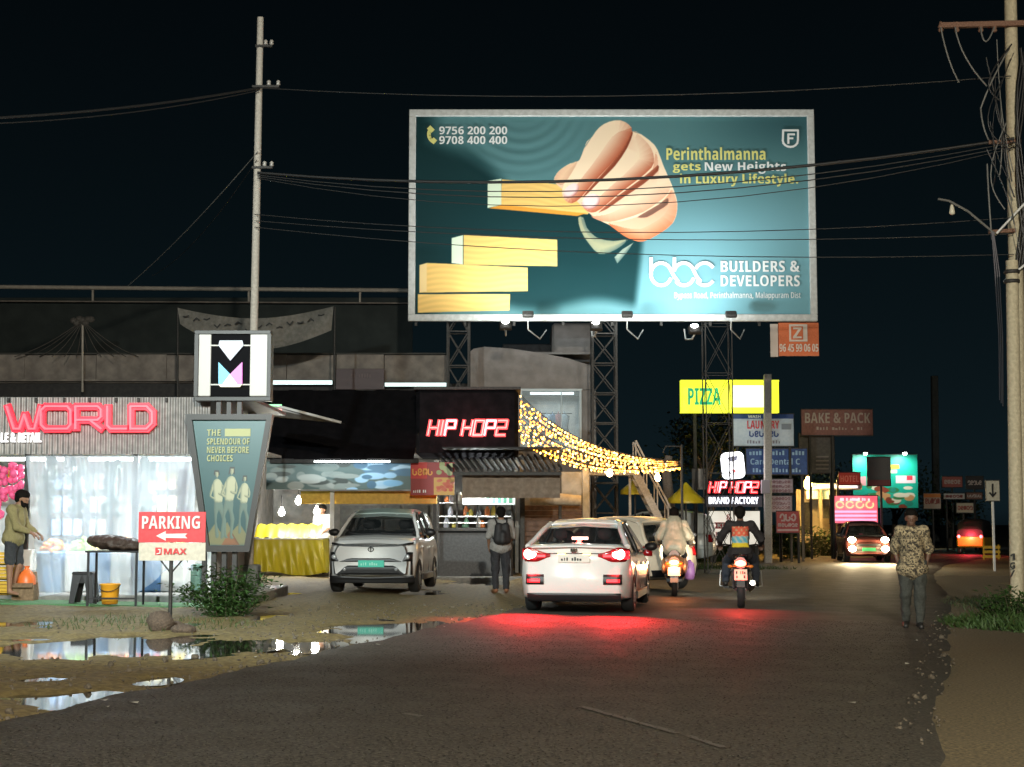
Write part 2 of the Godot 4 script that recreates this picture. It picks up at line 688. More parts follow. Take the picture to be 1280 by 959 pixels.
func scatter_grit() -> void:      # the worn stones of the asphalt that stand out pale or dark
	var g := RandomNumberGenerator.new()
	g.seed = 78
	for kind in 2:
		var st := mb()
		for i in 9000:
			var q := 8.6 + 15.0 * pow(g.randf(), 1.5)
			var x := lerpf(maxf(road_left(q) + 0.25, -0.36 * q), minf(road_right(q) - 0.4, 0.36 * q), g.randf())
			var s := g.randf_range(0.004, 0.0095)
			var c := Vector3(x, road_height(x, q) + 0.006, -q)
			quad(st, c + Vector3(-s, 0, -s * g.randf_range(0.6, 1.6)), c + Vector3(s, 0.002, -s), c + Vector3(s * 1.2, 0.001, s * g.randf_range(0.8, 2.0)), c + Vector3(-s, 0.003, s))
		var o := single("road_grit", st, mat("pale_chipping", Color(0.15, 0.138, 0.115), 0.8) if kind == 0 else mat("dark_chipping", Color(0.022, 0.020, 0.017), 0.8), "pale worn chippings showing in the road surface" if kind == 0 else "dark chippings and pits showing in the road surface", "grit")
		o.set_meta("kind", "stuff")

func road_height(x: float, q: float) -> float:
	var t := clampf((x - road_left(q)) / (road_right(q) - road_left(q)), 0.0, 1.0)
	var edge := minf(t, 1 - t) * 2.0
	return gh(x, -q) + 0.03 + 0.03 * sqrt(edge) - 0.10 * pow(maxf(0.0, 1.0 - edge * 16.0), 2.0)

# ------------------------------------------------------------------ the hoarding
func hand_print() -> Image:
	var k := 800.0 / 493.0
	var w := 800
	var h := 404
	var im := Image.create(w, h, false, Image.FORMAT_RGB8)
	var dark := Color(0.045, 0.175, 0.19)
	for y in h:
		var py := 146.0 + y / k
		for x in w:
			var px := 519.0 + x / k
			var mid := Color(0.33, 0.50, 0.52).lerp(Color(0.22, 0.37, 0.40), smoothstep(840.0, 1000.0, px) * smoothstep(215.0, 150.0, py))
			mid = mid.lerp(Color(0.45, 0.64, 0.69), smoothstep(700.0, 900.0, px) * smoothstep(190.0, 300.0, py))
			var top := 150.0 + clampf((px - 519.0) * 0.68, 0.0, 86.0) + 8.0 * sin(px * 0.05)
			var m := smoothstep(top - 16.0, top + 22.0, py) * smoothstep(806.0, 794.0, px + (py - 330.0) * 0.12) * smoothstep(392.0, 372.0, py - 6.0 * sin(px * 0.04))
			m = maxf(m, smoothstep(560.0, 522.0, px))
			im.set_pixel(x, y, mid.lerp(dark, m * 0.93))
	var s := 4.795
	var c := func(a: Array) -> PackedVector2Array:
		var o := PackedVector2Array()
		for i in range(0, a.size(), 2):
			o.append((Vector2(680.0 + a[i] / s, 140.0 + a[i + 1] / s) - Vector2(519, 146)) * k)
		return o
	var b := func(a: Array) -> PackedVector2Array:
		var o := PackedVector2Array()
		for i in range(0, a.size(), 2):
			o.append((Vector2(a[i], a[i + 1]) - Vector2(519, 146)) * k)
		return o
	var wood := Color(0.92, 0.76, 0.45)
	var pale := Color(0.84, 0.90, 0.80)
	var grain := func(p: Vector2, col: Color) -> Color:
		return col * (1.0 + 0.03 * sin(p.y * 0.55 + 3.0 * sin(p.x * 0.035) + sin(p.x * 0.011) * 5.0))
	# sleeve and cuff
	fill_shape(im, c.call([205, 640, 240, 640, 260, 700, 320, 760, 420, 780, 500, 770, 470, 810, 400, 850, 330, 860, 270, 800, 220, 720]), Color(0.62, 0.62, 0.50), Color(0.30, 0.40, 0.39), 14.0, Vector2(1, 0.4))
	fill_shape(im, c.call([420, 880, 470, 830, 545, 785, 500, 850, 440, 920]), Color(0.55, 0.60, 0.55), Color(0.25, 0.36, 0.36), 9.0, Vector2(0, 1))
	# wooden blocks
	for a in [[[627, 225, 708, 232, 742, 262, 735, 270, 625, 258], [609, 262, 626, 257, 735, 268, 722, 272], [609, 227, 627, 224, 627, 258, 609, 262]], [[579, 295, 697, 301, 697, 335, 579, 333], [], [564, 299, 579, 295, 579, 333, 564, 331]],
			[[524, 333, 534, 330, 660, 336, 660, 366, 524, 368], [], [524, 333, 534, 330, 534, 367, 524, 368]], [[522, 369, 638, 369, 637, 390, 522, 393], [], []]]:
		fill_shape(im, b.call(a[0]), wood, wood.darkened(0.06), 3.0, Vector2(0, 1), grain)
		if a[1]:
			fill_shape(im, b.call(a[1]), Color(0.87, 0.60, 0.24), Color(0.82, 0.52, 0.2), 3.0, Vector2(0, 1))
		if a[2]:
			fill_shape(im, b.call(a[2]), pale if a[0][0] != 524 else wood.lightened(0.25), pale.darkened(0.08) if a[0][0] != 524 else wood, 3.0, Vector2(0, 1))
	# the hand, back to front
	var lit := Color(0.98, 0.88, 0.76)
	var low := Color(0.72, 0.36, 0.25)
	fill_shape(im, c.call([60, 420, 75, 375, 110, 340, 160, 310, 215, 290, 290, 150, 520, 110, 640, 170, 690, 230, 720, 320, 765, 420, 800, 520, 805, 590, 780, 670, 700, 735, 600, 783, 540, 778, 470, 740, 400, 690, 300, 640, 200, 545, 110, 470]), lit, Color(0.93, 0.78, 0.66), 30.0, Vector2(-0.6, 1))
	fill_shape(im, c.call([772, 470, 798, 530, 803, 595, 775, 675, 695, 738, 600, 785, 540, 779, 490, 758, 430, 715, 385, 672, 470, 660, 590, 622, 690, 562, 745, 505]), Color(0.96, 0.74, 0.62), Color(0.84, 0.42, 0.26), 34.0, Vector2(-0.3, 1))
	fill_shape(im, c.call([690, 560, 745, 520, 748, 560, 690, 600, 620, 640, 560, 640, 600, 612]), Color(0.50, 0.36, 0.31), Color(0.62, 0.44, 0.37), 10.0, Vector2(-1, 0))
	fill_shape(im, c.call([672, 250, 700, 262, 722, 320, 752, 395, 765, 450, 745, 500, 690, 548, 600, 608, 480, 650, 390, 668, 320, 655, 284, 628, 340, 590, 460, 500, 570, 420, 655, 345]), lit, Color(0.86, 0.56, 0.44), 36.0, Vector2(-0.6, 1))
	fill_shape(im, c.call([660, 345, 690, 320, 690, 360, 600, 440, 480, 520, 380, 590, 330, 605, 450, 505, 570, 418]), Color(0.55, 0.28, 0.20), Color(0.78, 0.48, 0.38), 9.0, Vector2(-1, 0.3))
	fill_shape(im, c.call([535, 120, 600, 158, 648, 215, 668, 280, 652, 338, 560, 418, 450, 500, 345, 590, 285, 612, 240, 588, 225, 545, 255, 502, 340, 420, 430, 330, 505, 220]), lit, low, 34.0, Vector2(0.4, 1))
	fill_shape(im, c.call([525, 120, 540, 130, 505, 220, 430, 330, 330, 430, 255, 505, 235, 510, 310, 420, 400, 320, 475, 220]), Color(0.52, 0.25, 0.17), Color(0.74, 0.42, 0.31), 8.0, Vector2(-1, 0.3))
	fill_shape(im, c.call([285, 160, 335, 92, 395, 57, 465, 48, 520, 78, 533, 120, 480, 225, 400, 325, 305, 425, 225, 520, 168, 556, 125, 535, 108, 495, 118, 440, 160, 370, 215, 290]), lit, low, 40.0, Vector2(0.7, 0.8))
	fill_shape(im, c.call([62, 420, 76, 375, 112, 340, 165, 312, 205, 300, 170, 370, 120, 440, 90, 440]), Color(0.95, 0.80, 0.66), Color(0.80, 0.60, 0.50), 16.0, Vector2(-0.5, 1))
	for a in [[165, 478, 56, 36, -0.75], [284, 543, 58, 46, -0.55]]:
		var ring := []
		for i in 16:
			var q := Vector2(cos(TAU * i / 16) * a[2], sin(TAU * i / 16) * a[3]).rotated(a[4])
			ring += [a[0] + q.x, a[1] + q.y]
		fill_shape(im, c.call(ring), Color(0.97, 0.86, 0.86), Color(0.66, 0.36, 0.33), 7.0, Vector2(0.5, 1))
	im.blit_rect(im, Rect2i(0, 0, 1, 1), Vector2i(0, 0))
	return im

func fill_shape(im: Image, raw: PackedVector2Array, inner: Color, edge: Color, soft: float, way: Vector2, over = null) -> void:
	# a printed shape: one colour inside that turns into the edge colour along the rim facing «way»
	var poly := raw
	if raw.size() > 6:
		poly = PackedVector2Array()
		var n := raw.size()
		for i in n:
			for j in 4:
				poly.append(raw[i].cubic_interpolate(raw[(i + 1) % n], raw[(i + n - 1) % n], raw[(i + 2) % n], j / 4.0))
	var lo := poly[0]
	var hi := poly[0]
	for p in poly:
		lo = lo.min(p)
		hi = hi.max(p)
	way = way.normalized()
	var step := 2 if raw.size() > 6 else 1
	for y in range(maxi(0, int(lo.y)), mini(im.get_height() - 1, int(hi.y) + 1)):
		for x in range(maxi(0, int(lo.x)), mini(im.get_width() - 1, int(hi.x) + 1)):
			var p := Vector2(x + 0.5, y + 0.5)
			if not Geometry2D.is_point_in_polygon(p, poly):
				continue
			var best := 1e9
			var at := p
			for i in range(0, poly.size(), step):
				var q := Geometry2D.get_closest_point_to_segment(p, poly[i], poly[(i + step) % poly.size()])
				var l := q.distance_squared_to(p)
				if l < best:
					best = l
					at = q
			var dist := sqrt(best)
			var face := clampf(0.45 + 0.55 * (at - p).normalized().dot(way), 0.0, 1.0)
			var c: Color = inner.lerp(edge, face * pow(clampf(1.0 - dist / soft, 0.0, 1.0), 1.3))
			if over:
				c = over.call(p, c)
			var a := clampf(dist / 1.2, 0.25, 1.0)
			im.set_pixel(x, y, im.get_pixel(x, y).lerp(c, a))

func truss(parent: Node, a: Vector3, b: Vector3, w: float, bays: int, r: float, m: Material) -> void:      # square lattice mast between two points
	var up := (b - a).normalized()
	var x := Vector3.RIGHT if absf(up.x) < 0.9 else Vector3.UP
	var z := up.cross(x).normalized()
	var c := []
	for k in 4:
		c.append((x * (1 if k == 0 or k == 3 else -1) + z * (1 if k < 2 else -1)) * w / 2)
	for k in 4:
		var st := mb()
		bar(st, a + c[k], b + c[k], r * 2)
		obj("chord", st, m, parent)
	for i in bays + 1:
		var p := a.lerp(b, float(i) / bays)
		var q := a.lerp(b, float(i + 1) / bays)
		var st := mb()
		for k in 4:
			bar(st, p + c[k], p + c[(k + 1) % 4], r * 1.1)
			if i < bays:
				bar(st, p + c[k], q + c[(k + 1) % 4], r)
				if k % 2 == 0:
					bar(st, p + c[(k + 1) % 4], q + c[k], r)
		obj("lattice_bay", st, m, parent)

func build_hoarding() -> void:
	var d := 44.0
	var tl := P(512, 138, d)
	var br := P(1021, 402, d)
	var w := 12.0
	var h := tl.y - br.y
	var mid := (tl + br) / 2
	mid.x = (P(765, 270, d)).x
	w = P(1020, 270, d).x - P(512, 270, d).x
	var t := thing("advertising_hoarding", "huge lit advertising hoarding showing a hand placing a wooden block", "billboard", mid)
	var white := noisy("hoarding_frame_paint", Color(0.48, 0.50, 0.49), Color(0.62, 0.64, 0.63), 0.02, 0.5, 0.5)
	var steel := noisy("dark_steel", Color(0.022, 0.022, 0.021), Color(0.05, 0.046, 0.042), 0.03, 0.8, 0.6, 0.0, 0, 0.3)
	var b := 0.2
	for a in [[Vector3(0, h / 2 - b / 2, 0.05), Vector3(w, b, 0.16)], [Vector3(0, -h / 2 + b / 2, 0.05), Vector3(w, b, 0.16)], [Vector3(-w / 2 + b / 2, 0, 0.05), Vector3(b, h - 2 * b, 0.16)], [Vector3(w / 2 - b / 2, 0, 0.05), Vector3(b, h - 2 * b, 0.16)]]:
		var st := mb()
		box(st, a[0], a[1], Basis(), 0.015)
		obj("frame", st, white, t)
	# the stretched vinyl print with its slack folds near the top
	var pw := w - 2 * b
	var ph := h - 2 * b
	var st := SurfaceTool.new()
	st.begin(Mesh.PRIMITIVE_TRIANGLES)
	st.set_smooth_group(0)
	var at := func(u: float, v: float) -> Vector3:
		var rip := Vector2((u - 0.27) * 2.0, v + 0.10).length()
		var z := 0.012 * sin(rip * 112.0) * exp(-pow((rip - 0.27) / 0.13, 2.0)) * smoothstep(0.55, 0.2, absf(u - 0.27) * 1.6)
		z += 0.008 * sin(u * 61.0 + v * 9.0) * exp(-pow((v - 1.0) / 0.2, 2.0)) + 0.006 * sin(u * 26 + 1.0) * sin(v * 5.0)
		return Vector3((u - 0.5) * pw, (0.5 - v) * ph, z + 0.02)
	var nu := 150
	var nv := 84
	for i in nu:
		for j in nv:
			for q in [[0, 0], [1, 0], [1, 1], [0, 0], [1, 1], [0, 1]]:
				var u := float(i + q[0]) / nu
				var v := float(j + q[1]) / nv
				st.set_uv(Vector2(u, v))
				st.add_vertex(at.call(u, v))
	var vinyl := picture("printed_vinyl", hand_print(), 0.5)
	vinyl.metallic_specular = 0.2
	obj("printed_vinyl", st, vinyl, t)
	var back := mb()
	box(back, Vector3(0, 0, -0.08), Vector3(w - 0.02, h - 0.02, 0.08))
	obj("backing_sheet", back, steel, t)
	# lettering
	var wh := mat("print_white", Color(0.82, 0.85, 0.86), 0.5)
	var ye := mat("print_yellow", Color(0.72, 0.70, 0.22), 0.5)
	var L := func(what: String, x0: float, x1: float, y0: float, y1: float, m: Material, f: Font = null) -> void:
		var p0 := P(x0, y0, d - 0.06) - mid
		var p1 := P(x1, y1, d - 0.06) - mid
		letters(what, m, t, Vector3((p0.x + p1.x) / 2, (p0.y + p1.y) / 2, 0.05), p1.x - p0.x, p0.y - p1.y, 0.008, f)
	L.call("9756 200 200", 549, 634, 158, 168, wh)
	L.call("9708 400 400", 549, 634, 170, 180, wh)
	L.call("Perinthalmanna", 833, 957, 184, 200, ye)
	L.call("gets", 841, 876, 204, 216, ye)
	L.call("New Heights", 881, 983, 202, 217, wh)
	L.call("in Luxury Lifestyle.", 850, 998, 217, 233, ye)
	L.call("BUILDERS &", 901, 1000, 326, 340, wh)
	L.call("DEVELOPERS", 901, 1000, 344, 358, wh)
	L.call("Bypass Road, Perinthalmanna, Malappuram Dist", 843, 1001, 365, 375, wh, font_plain)
	var s1 := d / FOCAL
	var Q := func(px: float, py: float) -> Vector2:
		var p := P(px, py, d - 0.06) - mid
		return Vector2(p.x, p.y)
	# linked round letters of the logo
	var lg := mb()
	var r := Vector2(13.0, 14.5) * s1
	stroke(lg, [Q.call(814, 323), Q.call(814, 343)] + arc(Q.call(826.5, 342.5), r, 180, 335, 12), 4.2 * s1, 0.06)
	stroke(lg, arc(Q.call(826.5, 343), r, 178, 35, 9) + [Q.call(843, 346), Q.call(847, 351)] + arc(Q.call(855, 342.5), r, 225, 335, 9), 4.2 * s1, 0.062)
	stroke(lg, [Q.call(843, 323), Q.call(843, 338)], 4.2 * s1, 0.064)
	stroke(lg, arc(Q.call(855, 343), r, 155, 35, 9) + [Q.call(871, 346), Q.call(875, 351)] + arc(Q.call(881, 342.5), r, 225, 318, 9), 4.2 * s1, 0.066)
	stroke(lg, arc(Q.call(881, 343), r, 145, 40, 9), 4.2 * s1, 0.068)
	obj("logo", lg, wh, t)
	var ph_ := mb()
	stroke(ph_, arc(Q.call(545, 168), Vector2(9, 10) * s1, 130, 245, 9), 4.5 * s1, 0.06)
	stroke(ph_, [Q.call(537, 160), Q.call(540, 163)], 6 * s1, 0.062)
	stroke(ph_, [Q.call(541, 177), Q.call(543, 175)], 6 * s1, 0.062)
	obj("telephone_symbol", ph_, ye, t)
	var sh := mb()
	stroke(sh, [Q.call(979, 163), Q.call(997.5, 163), Q.call(997.5, 175)] + arc(Q.call(988, 176), Vector2(9.5, 8) * s1, 0, -180, 8) + [Q.call(979, 163)], 2.6 * s1, 0.06)
	stroke(sh, [Q.call(985.5, 179), Q.call(985.5, 168), Q.call(993, 168)], 2.6 * s1, 0.062)
	stroke(sh, [Q.call(985.5, 173), Q.call(991, 173)], 2.4 * s1, 0.064)
	obj("shield_logo", sh, wh, t)
	# masts and rails behind
	var ground_y := gh(3, -45) - mid.y
	for px in [[573, 0.62, 0.036, 13], [755, 0.70, 0.036, 15], [897, 0.78, 0.016, 9]]:
		var x: float = P(px[0], 500, d + 0.9).x - mid.x
		truss(t, Vector3(x, ground_y, -0.9), Vector3(x, h / 2 - 0.4, -0.9), px[1], px[3], px[2], steel)
	var rails := mb()
	for y in [-h / 2 + 0.3, -h / 6, h / 6, h / 2 - 0.3]:
		bar(rails, Vector3(-w / 2, y, -0.35), Vector3(w / 2, y, -0.35), 0.1)
	for x in 9:
		bar(rails, Vector3((x - 4) * w / 8.3, -h / 2 - 0.1, -0.22), Vector3((x - 4) * w / 8.3, h / 2, -0.22), 0.08)
	obj("back_rails", rails, steel, t)
	# floodlights on arms; three burn, three newer ones above them are off
	var white_glow := glow("flood_lens", Color(1.0, 1.0, 0.96), 60.0)
	for a in [[632, 406, 6.0], [745, 407, 6.0], [868, 411, 8.0]]:
		var lp: Vector3 = P(a[0], a[1], d - 2.3) - mid
		var f := thing("floodlight", "", "floodlight", mid + lp, 0.0, "burning floodlights under the hoarding")
		f.set_meta("label", {632: "burning floodlight under the wooden blocks of the hoarding", 745: "small burning floodlight beneath the middle of the hoarding", 868: "brightest floodlight below the hoarding, under the round logo"}[a[0]])
		var hs := mb()
		box(hs, Vector3(0, -0.05, 0.07), Vector3(0.34, 0.26, 0.12), Basis(Vector3.RIGHT, -0.7), 0.02)
		obj("housing", hs, steel, f)
		var ar := mb()
		tube(ar, [Vector3(0, -0.16, 0.05), Vector3(0, -0.22, -0.6), Vector3(0, -0.05, -2.1), Vector3(0, 0.28, -2.45)], 0.025, 6)
		obj("arm", ar, white, f)
		var le := mb()
		ball(le, Vector3(0, 0.04, 0.0), Vector3(0.12, 0.1, 0.1), 10)
		obj("lens", le, white_glow, f)
		var aim := Vector3(-lp.x * 0.2, 4.4, -2.3)
		spot(f, Vector3(0, 0.16, -0.02), Vector3(0, 0.16, -0.02) + aim, Color(0.93, 1.0, 0.98), a[2] * 2.4, 80.0, 0.12, 0.9)
		lamp(f, Vector3(0, 0.04, 0.0), Color(0.95, 1.0, 0.98), a[2] * 0.22, 0.09)
	var n := 0
	for px in [660, 784, 914]:
		var lp: Vector3 = P(px, 393, d - 1.1) - mid
		var f := thing("unlit_floodlight", ["first unlit black floodlight from the wooden blocks, over the hoarding frame", "middle unlit black floodlight over the lower hoarding frame", "unlit black floodlight over the lower frame beneath the address line"][n], "floodlight", mid + lp, 0.0, "unlit floodlights on the hoarding")
		n += 1
		var hs := mb()
		box(hs, Vector3.ZERO, Vector3(0.32, 0.2, 0.14), Basis(Vector3.RIGHT, -0.6), 0.03)
		obj("housing", hs, steel, f)
		var ar := mb()
		tube(ar, [Vector3(0, -0.08, 0), Vector3(0, -0.42, -0.1), Vector3(0.35, -0.62, -0.7), Vector3(0.55, -0.3, -1.2)], 0.02, 6)
		obj("arm", ar, white, f)

# ------------------------------------------------------------------ boards and blocks given by what they cover at a depth
func blk(parent: Node3D, called: String, x0: float, x1: float, y0: float, y1: float, d: float, th: float, m: Material, e := 0.0) -> MeshInstance3D:
	var a := P(x0, y0, d)
	var b := P(x1, y1, d)
	var st := mb()
	box(st, (a + b) / 2 - Vector3(0, 0, th / 2) - parent.position, Vector3(b.x - a.x, a.y - b.y, th), Basis(), e)
	return obj(called, st, m, parent)

func to_ground(parent: Node3D, called: String, x0: float, x1: float, y0: float, d: float, th: float, m: Material) -> MeshInstance3D:      # the same, standing on the ground
	var a := P(x0, y0, d)
	var b := P(x1, y0, d)
	var g := gh((a.x + b.x) / 2, -d) - 0.03
	var st := mb()
	box(st, Vector3((a.x + b.x) / 2, (a.y + g) / 2, -d - th / 2) - parent.position, Vector3(b.x - a.x, a.y - g, th))
	return obj(called, st, m, parent)

func words(parent: Node3D, what: String, x0: float, x1: float, y0: float, y1: float, d: float, m: Material, depth := 0.02, f: Font = null) -> MeshInstance3D:
	var a := P(x0, y0, d) - parent.position
	var b := P(x1, y1, d) - parent.position
	return letters(what, m, parent, Vector3((a.x + b.x) / 2, (a.y + b.y) / 2, a.z + depth * 0.5), b.x - a.x, a.y - b.y, depth, f)

func smudge(parent: Node3D, x0: float, x1: float, y0: float, y1: float, d: float, m: Material, n: int, sd: int) -> void:      # a line of print too small to read
	var g := RandomNumberGenerator.new()
	g.seed = sd
	var a := P(x0, y0, d) - parent.position
	var b := P(x1, y1, d) - parent.position
	marks(parent, Vector3((a.x + b.x) / 2, (a.y + b.y) / 2, a.z), b.x - a.x, a.y - b.y, m, n, sd)

func marks(parent: Node3D, c: Vector3, w: float, h: float, m: Material, n: int, sd: int) -> void:
	var g := RandomNumberGenerator.new()
	g.seed = sd
	var st := mb()
	for i in n:
		if g.randf() < 0.12:
			continue
		var x := c.x - w / 2 + w * (i + 0.5) / n
		var t := g.randf_range(0.55, 1.0)
		box(st, Vector3(x, c.y - h * (1 - t) / 2, c.z), Vector3(w / n * g.randf_range(0.35, 0.75), h * t, 0.012))
	obj("lettering", st, m, parent).set_meta("kind", "stuff")

func corrugated(parent: Node3D, called: String, x0: float, x1: float, y0: float, y1: float, d: float, pitch: float, m: Material) -> MeshInstance3D:
	var a := P(x0, y0, d) - parent.position
	var b := P(x1, y1, d) - parent.position
	var st := mb(true)
	var n := int((b.x - a.x) / pitch * 4)
	for i in n:
		var xa := lerpf(a.x, b.x, float(i) / n)
		var xb := lerpf(a.x, b.x, float(i + 1) / n)
		var za: float = a.z + [0.0, 0.018, 0.0, -0.018][i % 4]
		var zb: float = a.z + [0.0, 0.018, 0.0, -0.018][(i + 1) % 4]
		quad(st, Vector3(xa, a.y, za), Vector3(xb, a.y, zb), Vector3(xb, b.y, zb), Vector3(xa, b.y, za))
	st.set_smooth_group(-1)
	box(st, Vector3((a.x + b.x) / 2, a.y - 0.03, a.z - 0.05), Vector3(b.x - a.x, 0.05, 0.05))
	box(st, Vector3((a.x + b.x) / 2, b.y + 0.03, a.z - 0.05), Vector3(b.x - a.x, 0.05, 0.05))
	return obj(called, st, m, parent)

func heap(parent: Node3D, called: String, c: Vector3, r: Vector3, ball_r: float, n: int, sd: int, m: Material) -> MeshInstance3D:      # a pile of round things
	var g := RandomNumberGenerator.new()
	g.seed = sd
	var st := mb(true)
	for i in n:
		var a := g.randf() * TAU
		var q := sqrt(g.randf())
		var p := c + Vector3(cos(a) * r.x * q, (1.0 - q * q) * r.y * g.randf_range(0.55, 1.0), sin(a) * r.z * q)
		ball(st, p, Vector3.ONE * ball_r * g.randf_range(0.85, 1.15), 8)
	var o := obj(called, st, m, parent)
	o.set_meta("kind", "stuff")
	return o

func garland(parent: Node3D, called: String, top: Vector3, length: float, r: float, n: int, sd: int, m: Material) -> void:      # a hanging string of small bunches
	var g := RandomNumberGenerator.new()
	g.seed = sd
	var st := mb(true)
	tube(st, [top, top - Vector3(0, length, 0)], 0.008, 4)
	for i in n:
		var p := top - Vector3(0, length * (i + 0.5) / n, 0)
		for k in 3:
			ball(st, p + Vector3(g.randf_range(-r, r), g.randf_range(-r, r) * 0.6, g.randf_range(-r, r)) * 0.7, Vector3.ONE * r * g.randf_range(0.5, 0.85), 6)
	obj(called, st, m, parent)

func crate(at: Vector3, s: Vector3, m: Material, label: String, group: String, turn := 0.0) -> Node3D:      # slatted plastic crate
	var t := thing("plastic_crate", label, "crate", at, turn, group)
	var b := mb()
	box(b, Vector3(0, 0.02, 0), Vector3(s.x, 0.03, s.z))
	obj("base", b, m, t)
	for i in 4:
		var y := s.y * (i + 0.5) / 4
		var st := mb()
		for q in [-1, 1]:
			box(st, Vector3(0, y, q * (s.z / 2 - 0.01)), Vector3(s.x, s.y / 4 * 0.72, 0.02))
			box(st, Vector3(q * (s.x / 2 - 0.01), y, 0), Vector3(0.02, s.y / 4 * 0.72, s.z - 0.045))
		obj("slat", st, m, t)
	for q in 4:
		var st := mb()
		box(st, Vector3((s.x / 2 - 0.02) * (1 if q & 1 else -1), s.y / 2, (s.z / 2 - 0.02) * (1 if q & 2 else -1)), Vector3(0.045, s.y, 0.045))
		obj("corner_post", st, m, t)
	return t

func build_world_stall() -> void:
	var d := 25.6
	var base := on_ground(100, d)
	var floor_y := base.y + 0.12
	var t := thing("fruit_stall", "brightly lit stall with corrugated fascia reading WORLD in red letters", "stall", base)
	var sheet_m := noisy("galvanised_sheet", Color(0.17, 0.165, 0.16), Color(0.30, 0.285, 0.27), 0.015, 0.6, 0.5, 0.0, 0, 0.35)
	var dark := noisy("dark_board", Color(0.012, 0.012, 0.013), Color(0.03, 0.028, 0.027), 0.02, 0.5, 0.7)
	var white := noisy("whitewash", Color(0.62, 0.63, 0.62), Color(0.78, 0.78, 0.76), 0.01, 0.4, 0.8)
	var steel: Material = M["dark_steel"]
	corrugated(t, "fascia", -60, 262, 497, 568, d, 0.09, sheet_m)
	var red := glow("red_letter", Color(1.0, 0.02, 0.05), 0.95, Color(0.45, 0.02, 0.04))
	var core := glow("pink_letter_core", Color(1.0, 0.16, 0.22), 0.95, Color(0.5, 0.1, 0.12))
	# wide rounded channel letters, each an outlined tube with a bright core
	var X := [8, 50, 92, 131, 161]
	var shapes := [
		[[[0, 0], [9, 28], [16, 28], [22, 10], [28, 28], [35, 28], [42, 0]]],
		[[[6, 0], [34, 0], [38, 5], [38, 23], [34, 28], [6, 28], [1, 23], [1, 5], [6, 0]]],
		[[[2, 28], [2, 0], [30, 0], [34, 4], [34, 13], [30, 17], [3, 17]], [[20, 17], [34, 28]]],
		[[[3, 0], [3, 24], [7, 28], [27, 28]]],
		[[[2, 28], [2, 0], [22, 0], [29, 7], [29, 21], [22, 28], [2, 28]]]]
	for i in 5:
		for pass_ in 2:
			var st := mb()
			for line in shapes[i]:
				var pts := []
				for q in line:
					var p: Vector3 = P(X[i] + q[0], 508 + q[1], d - 0.16) - t.position
					pts.append(Vector2(p.x, p.y))
				stroke(st, pts, 0.12 if pass_ == 0 else 0.03, P(0, 0, d - 0.09).z - t.position.z + 0.055 * pass_, 0.07)
			obj("letter" if pass_ == 0 else "letter_core", st, red if pass_ == 0 else core, t)
	words(t, "LE & RETAIL", 2, 52, 541, 553, d - 0.06, glow("white_letter", Color(1, 1, 1), 1.3), 0.04)
	lamp(t, P(100, 522, d - 0.5) - t.position, Color(1.0, 0.10, 0.18), 0.22, 0.3)
	# fixing lugs on the upper edge
	for px in [10, 45, 80, 112, 145, 173, 208, 248]:
		var st := mb()
		box(st, P(px, 500, d - 0.04) - t.position, Vector3(0.04, 0.07, 0.05))
		obj("fixing_lug", st, steel, t)
	# shell
	var slab := mb()
	box(slab, Vector3(0.2, (floor_y - base.y) / 2 - 0.06, -1.7), Vector3(5.6, 0.24, 3.9))
	obj("floor_slab", slab, noisy("wet_concrete", Color(0.12, 0.12, 0.11), Color(0.22, 0.21, 0.19), 0.02, 0.5, 0.45), t)
	blk(t, "back_wall", -90, 262, 545, 742, d + 3.4, 0.12, white)
	var roof := mb()
	box(roof, Vector3(-0.05, P(0, 497, d).y - base.y - 0.02, -1.9), Vector3(5.9, 0.06, 3.7))
	obj("roof", roof, sheet_m, t)
	var ceil_ := mb()
	box(ceil_, Vector3(0.15, P(0, 560, d).y - base.y, -1.9), Vector3(5.4, 0.04, 3.4))
	obj("ceiling_board", ceil_, white, t)
	for px in [-60, 35, 170, 258]:
		var st := mb()
		var a := P(px, 566, d + 0.12) - t.position
		bar(st, Vector3(a.x, floor_y - base.y, a.z), a, 0.08)
		obj("post", st, steel, t)
	blk(t, "side_wall", 262, 268, 566, 742, d + 0.1, 3.3, white)
	# strip lamps under the ceiling
	for a in [[40, 574], [150, 574], [225, 574]]:
		var p := P(a[0], a[1], d + 1.0) - t.position
		var st := mb(true)
		tube(st, [p - Vector3(0.55, 0, 0), p + Vector3(0.55, 0, 0)], 0.03, 8)
		obj("strip_light", st, glow("strip_light", Color(0.93, 1.0, 1.0), 14.0), t)
		area(t, p - Vector3(0, 0.06, 0), p - Vector3(0, 2.0, -0.4), 1.1, 0.12, Color(0.90, 0.98, 1.0), 11.0)
	# clear plastic hung before the front
	var film := mat("clear_plastic_film", Color(0.72, 0.80, 0.86), 0.32)
	film.transparency = BaseMaterial3D.TRANSPARENCY_ALPHA
	film.albedo_color.a = 0.42
	film.backlight_enabled = true
	film.backlight = Color(0.9, 0.95, 1.0)
	var st := mb(true)
	var y_top := P(0, 570, d - 0.1).y
	sheet(st, 90, 22, func(u: float, v: float) -> Vector3:
		var px := lerpf(33, 246, u) + (1 - v) * 0.0 + v * lerpf(26, 0, u) * (1.0 if u < 0.4 else 0.6)
		var x := (px - 640.0) / FOCAL * (d - 0.1)
		var drop: float = floor_y - 0.02 + 0.45 * smoothstep(0.45, 1.0, u) * (0.5 + 0.5 * sin(u * 9.0)) + 0.10 * absf(sin(u * 5.0))
		var fold := sin(u * 46.0 + 2.0 * sin(v * 2.5)) * 0.05 * (0.35 + v) + sin(u * 113.0 + v * 3.0) * 0.012
		return Vector3(x, lerpf(y_top, drop, v), -d + 0.14 + fold + v * 0.10))
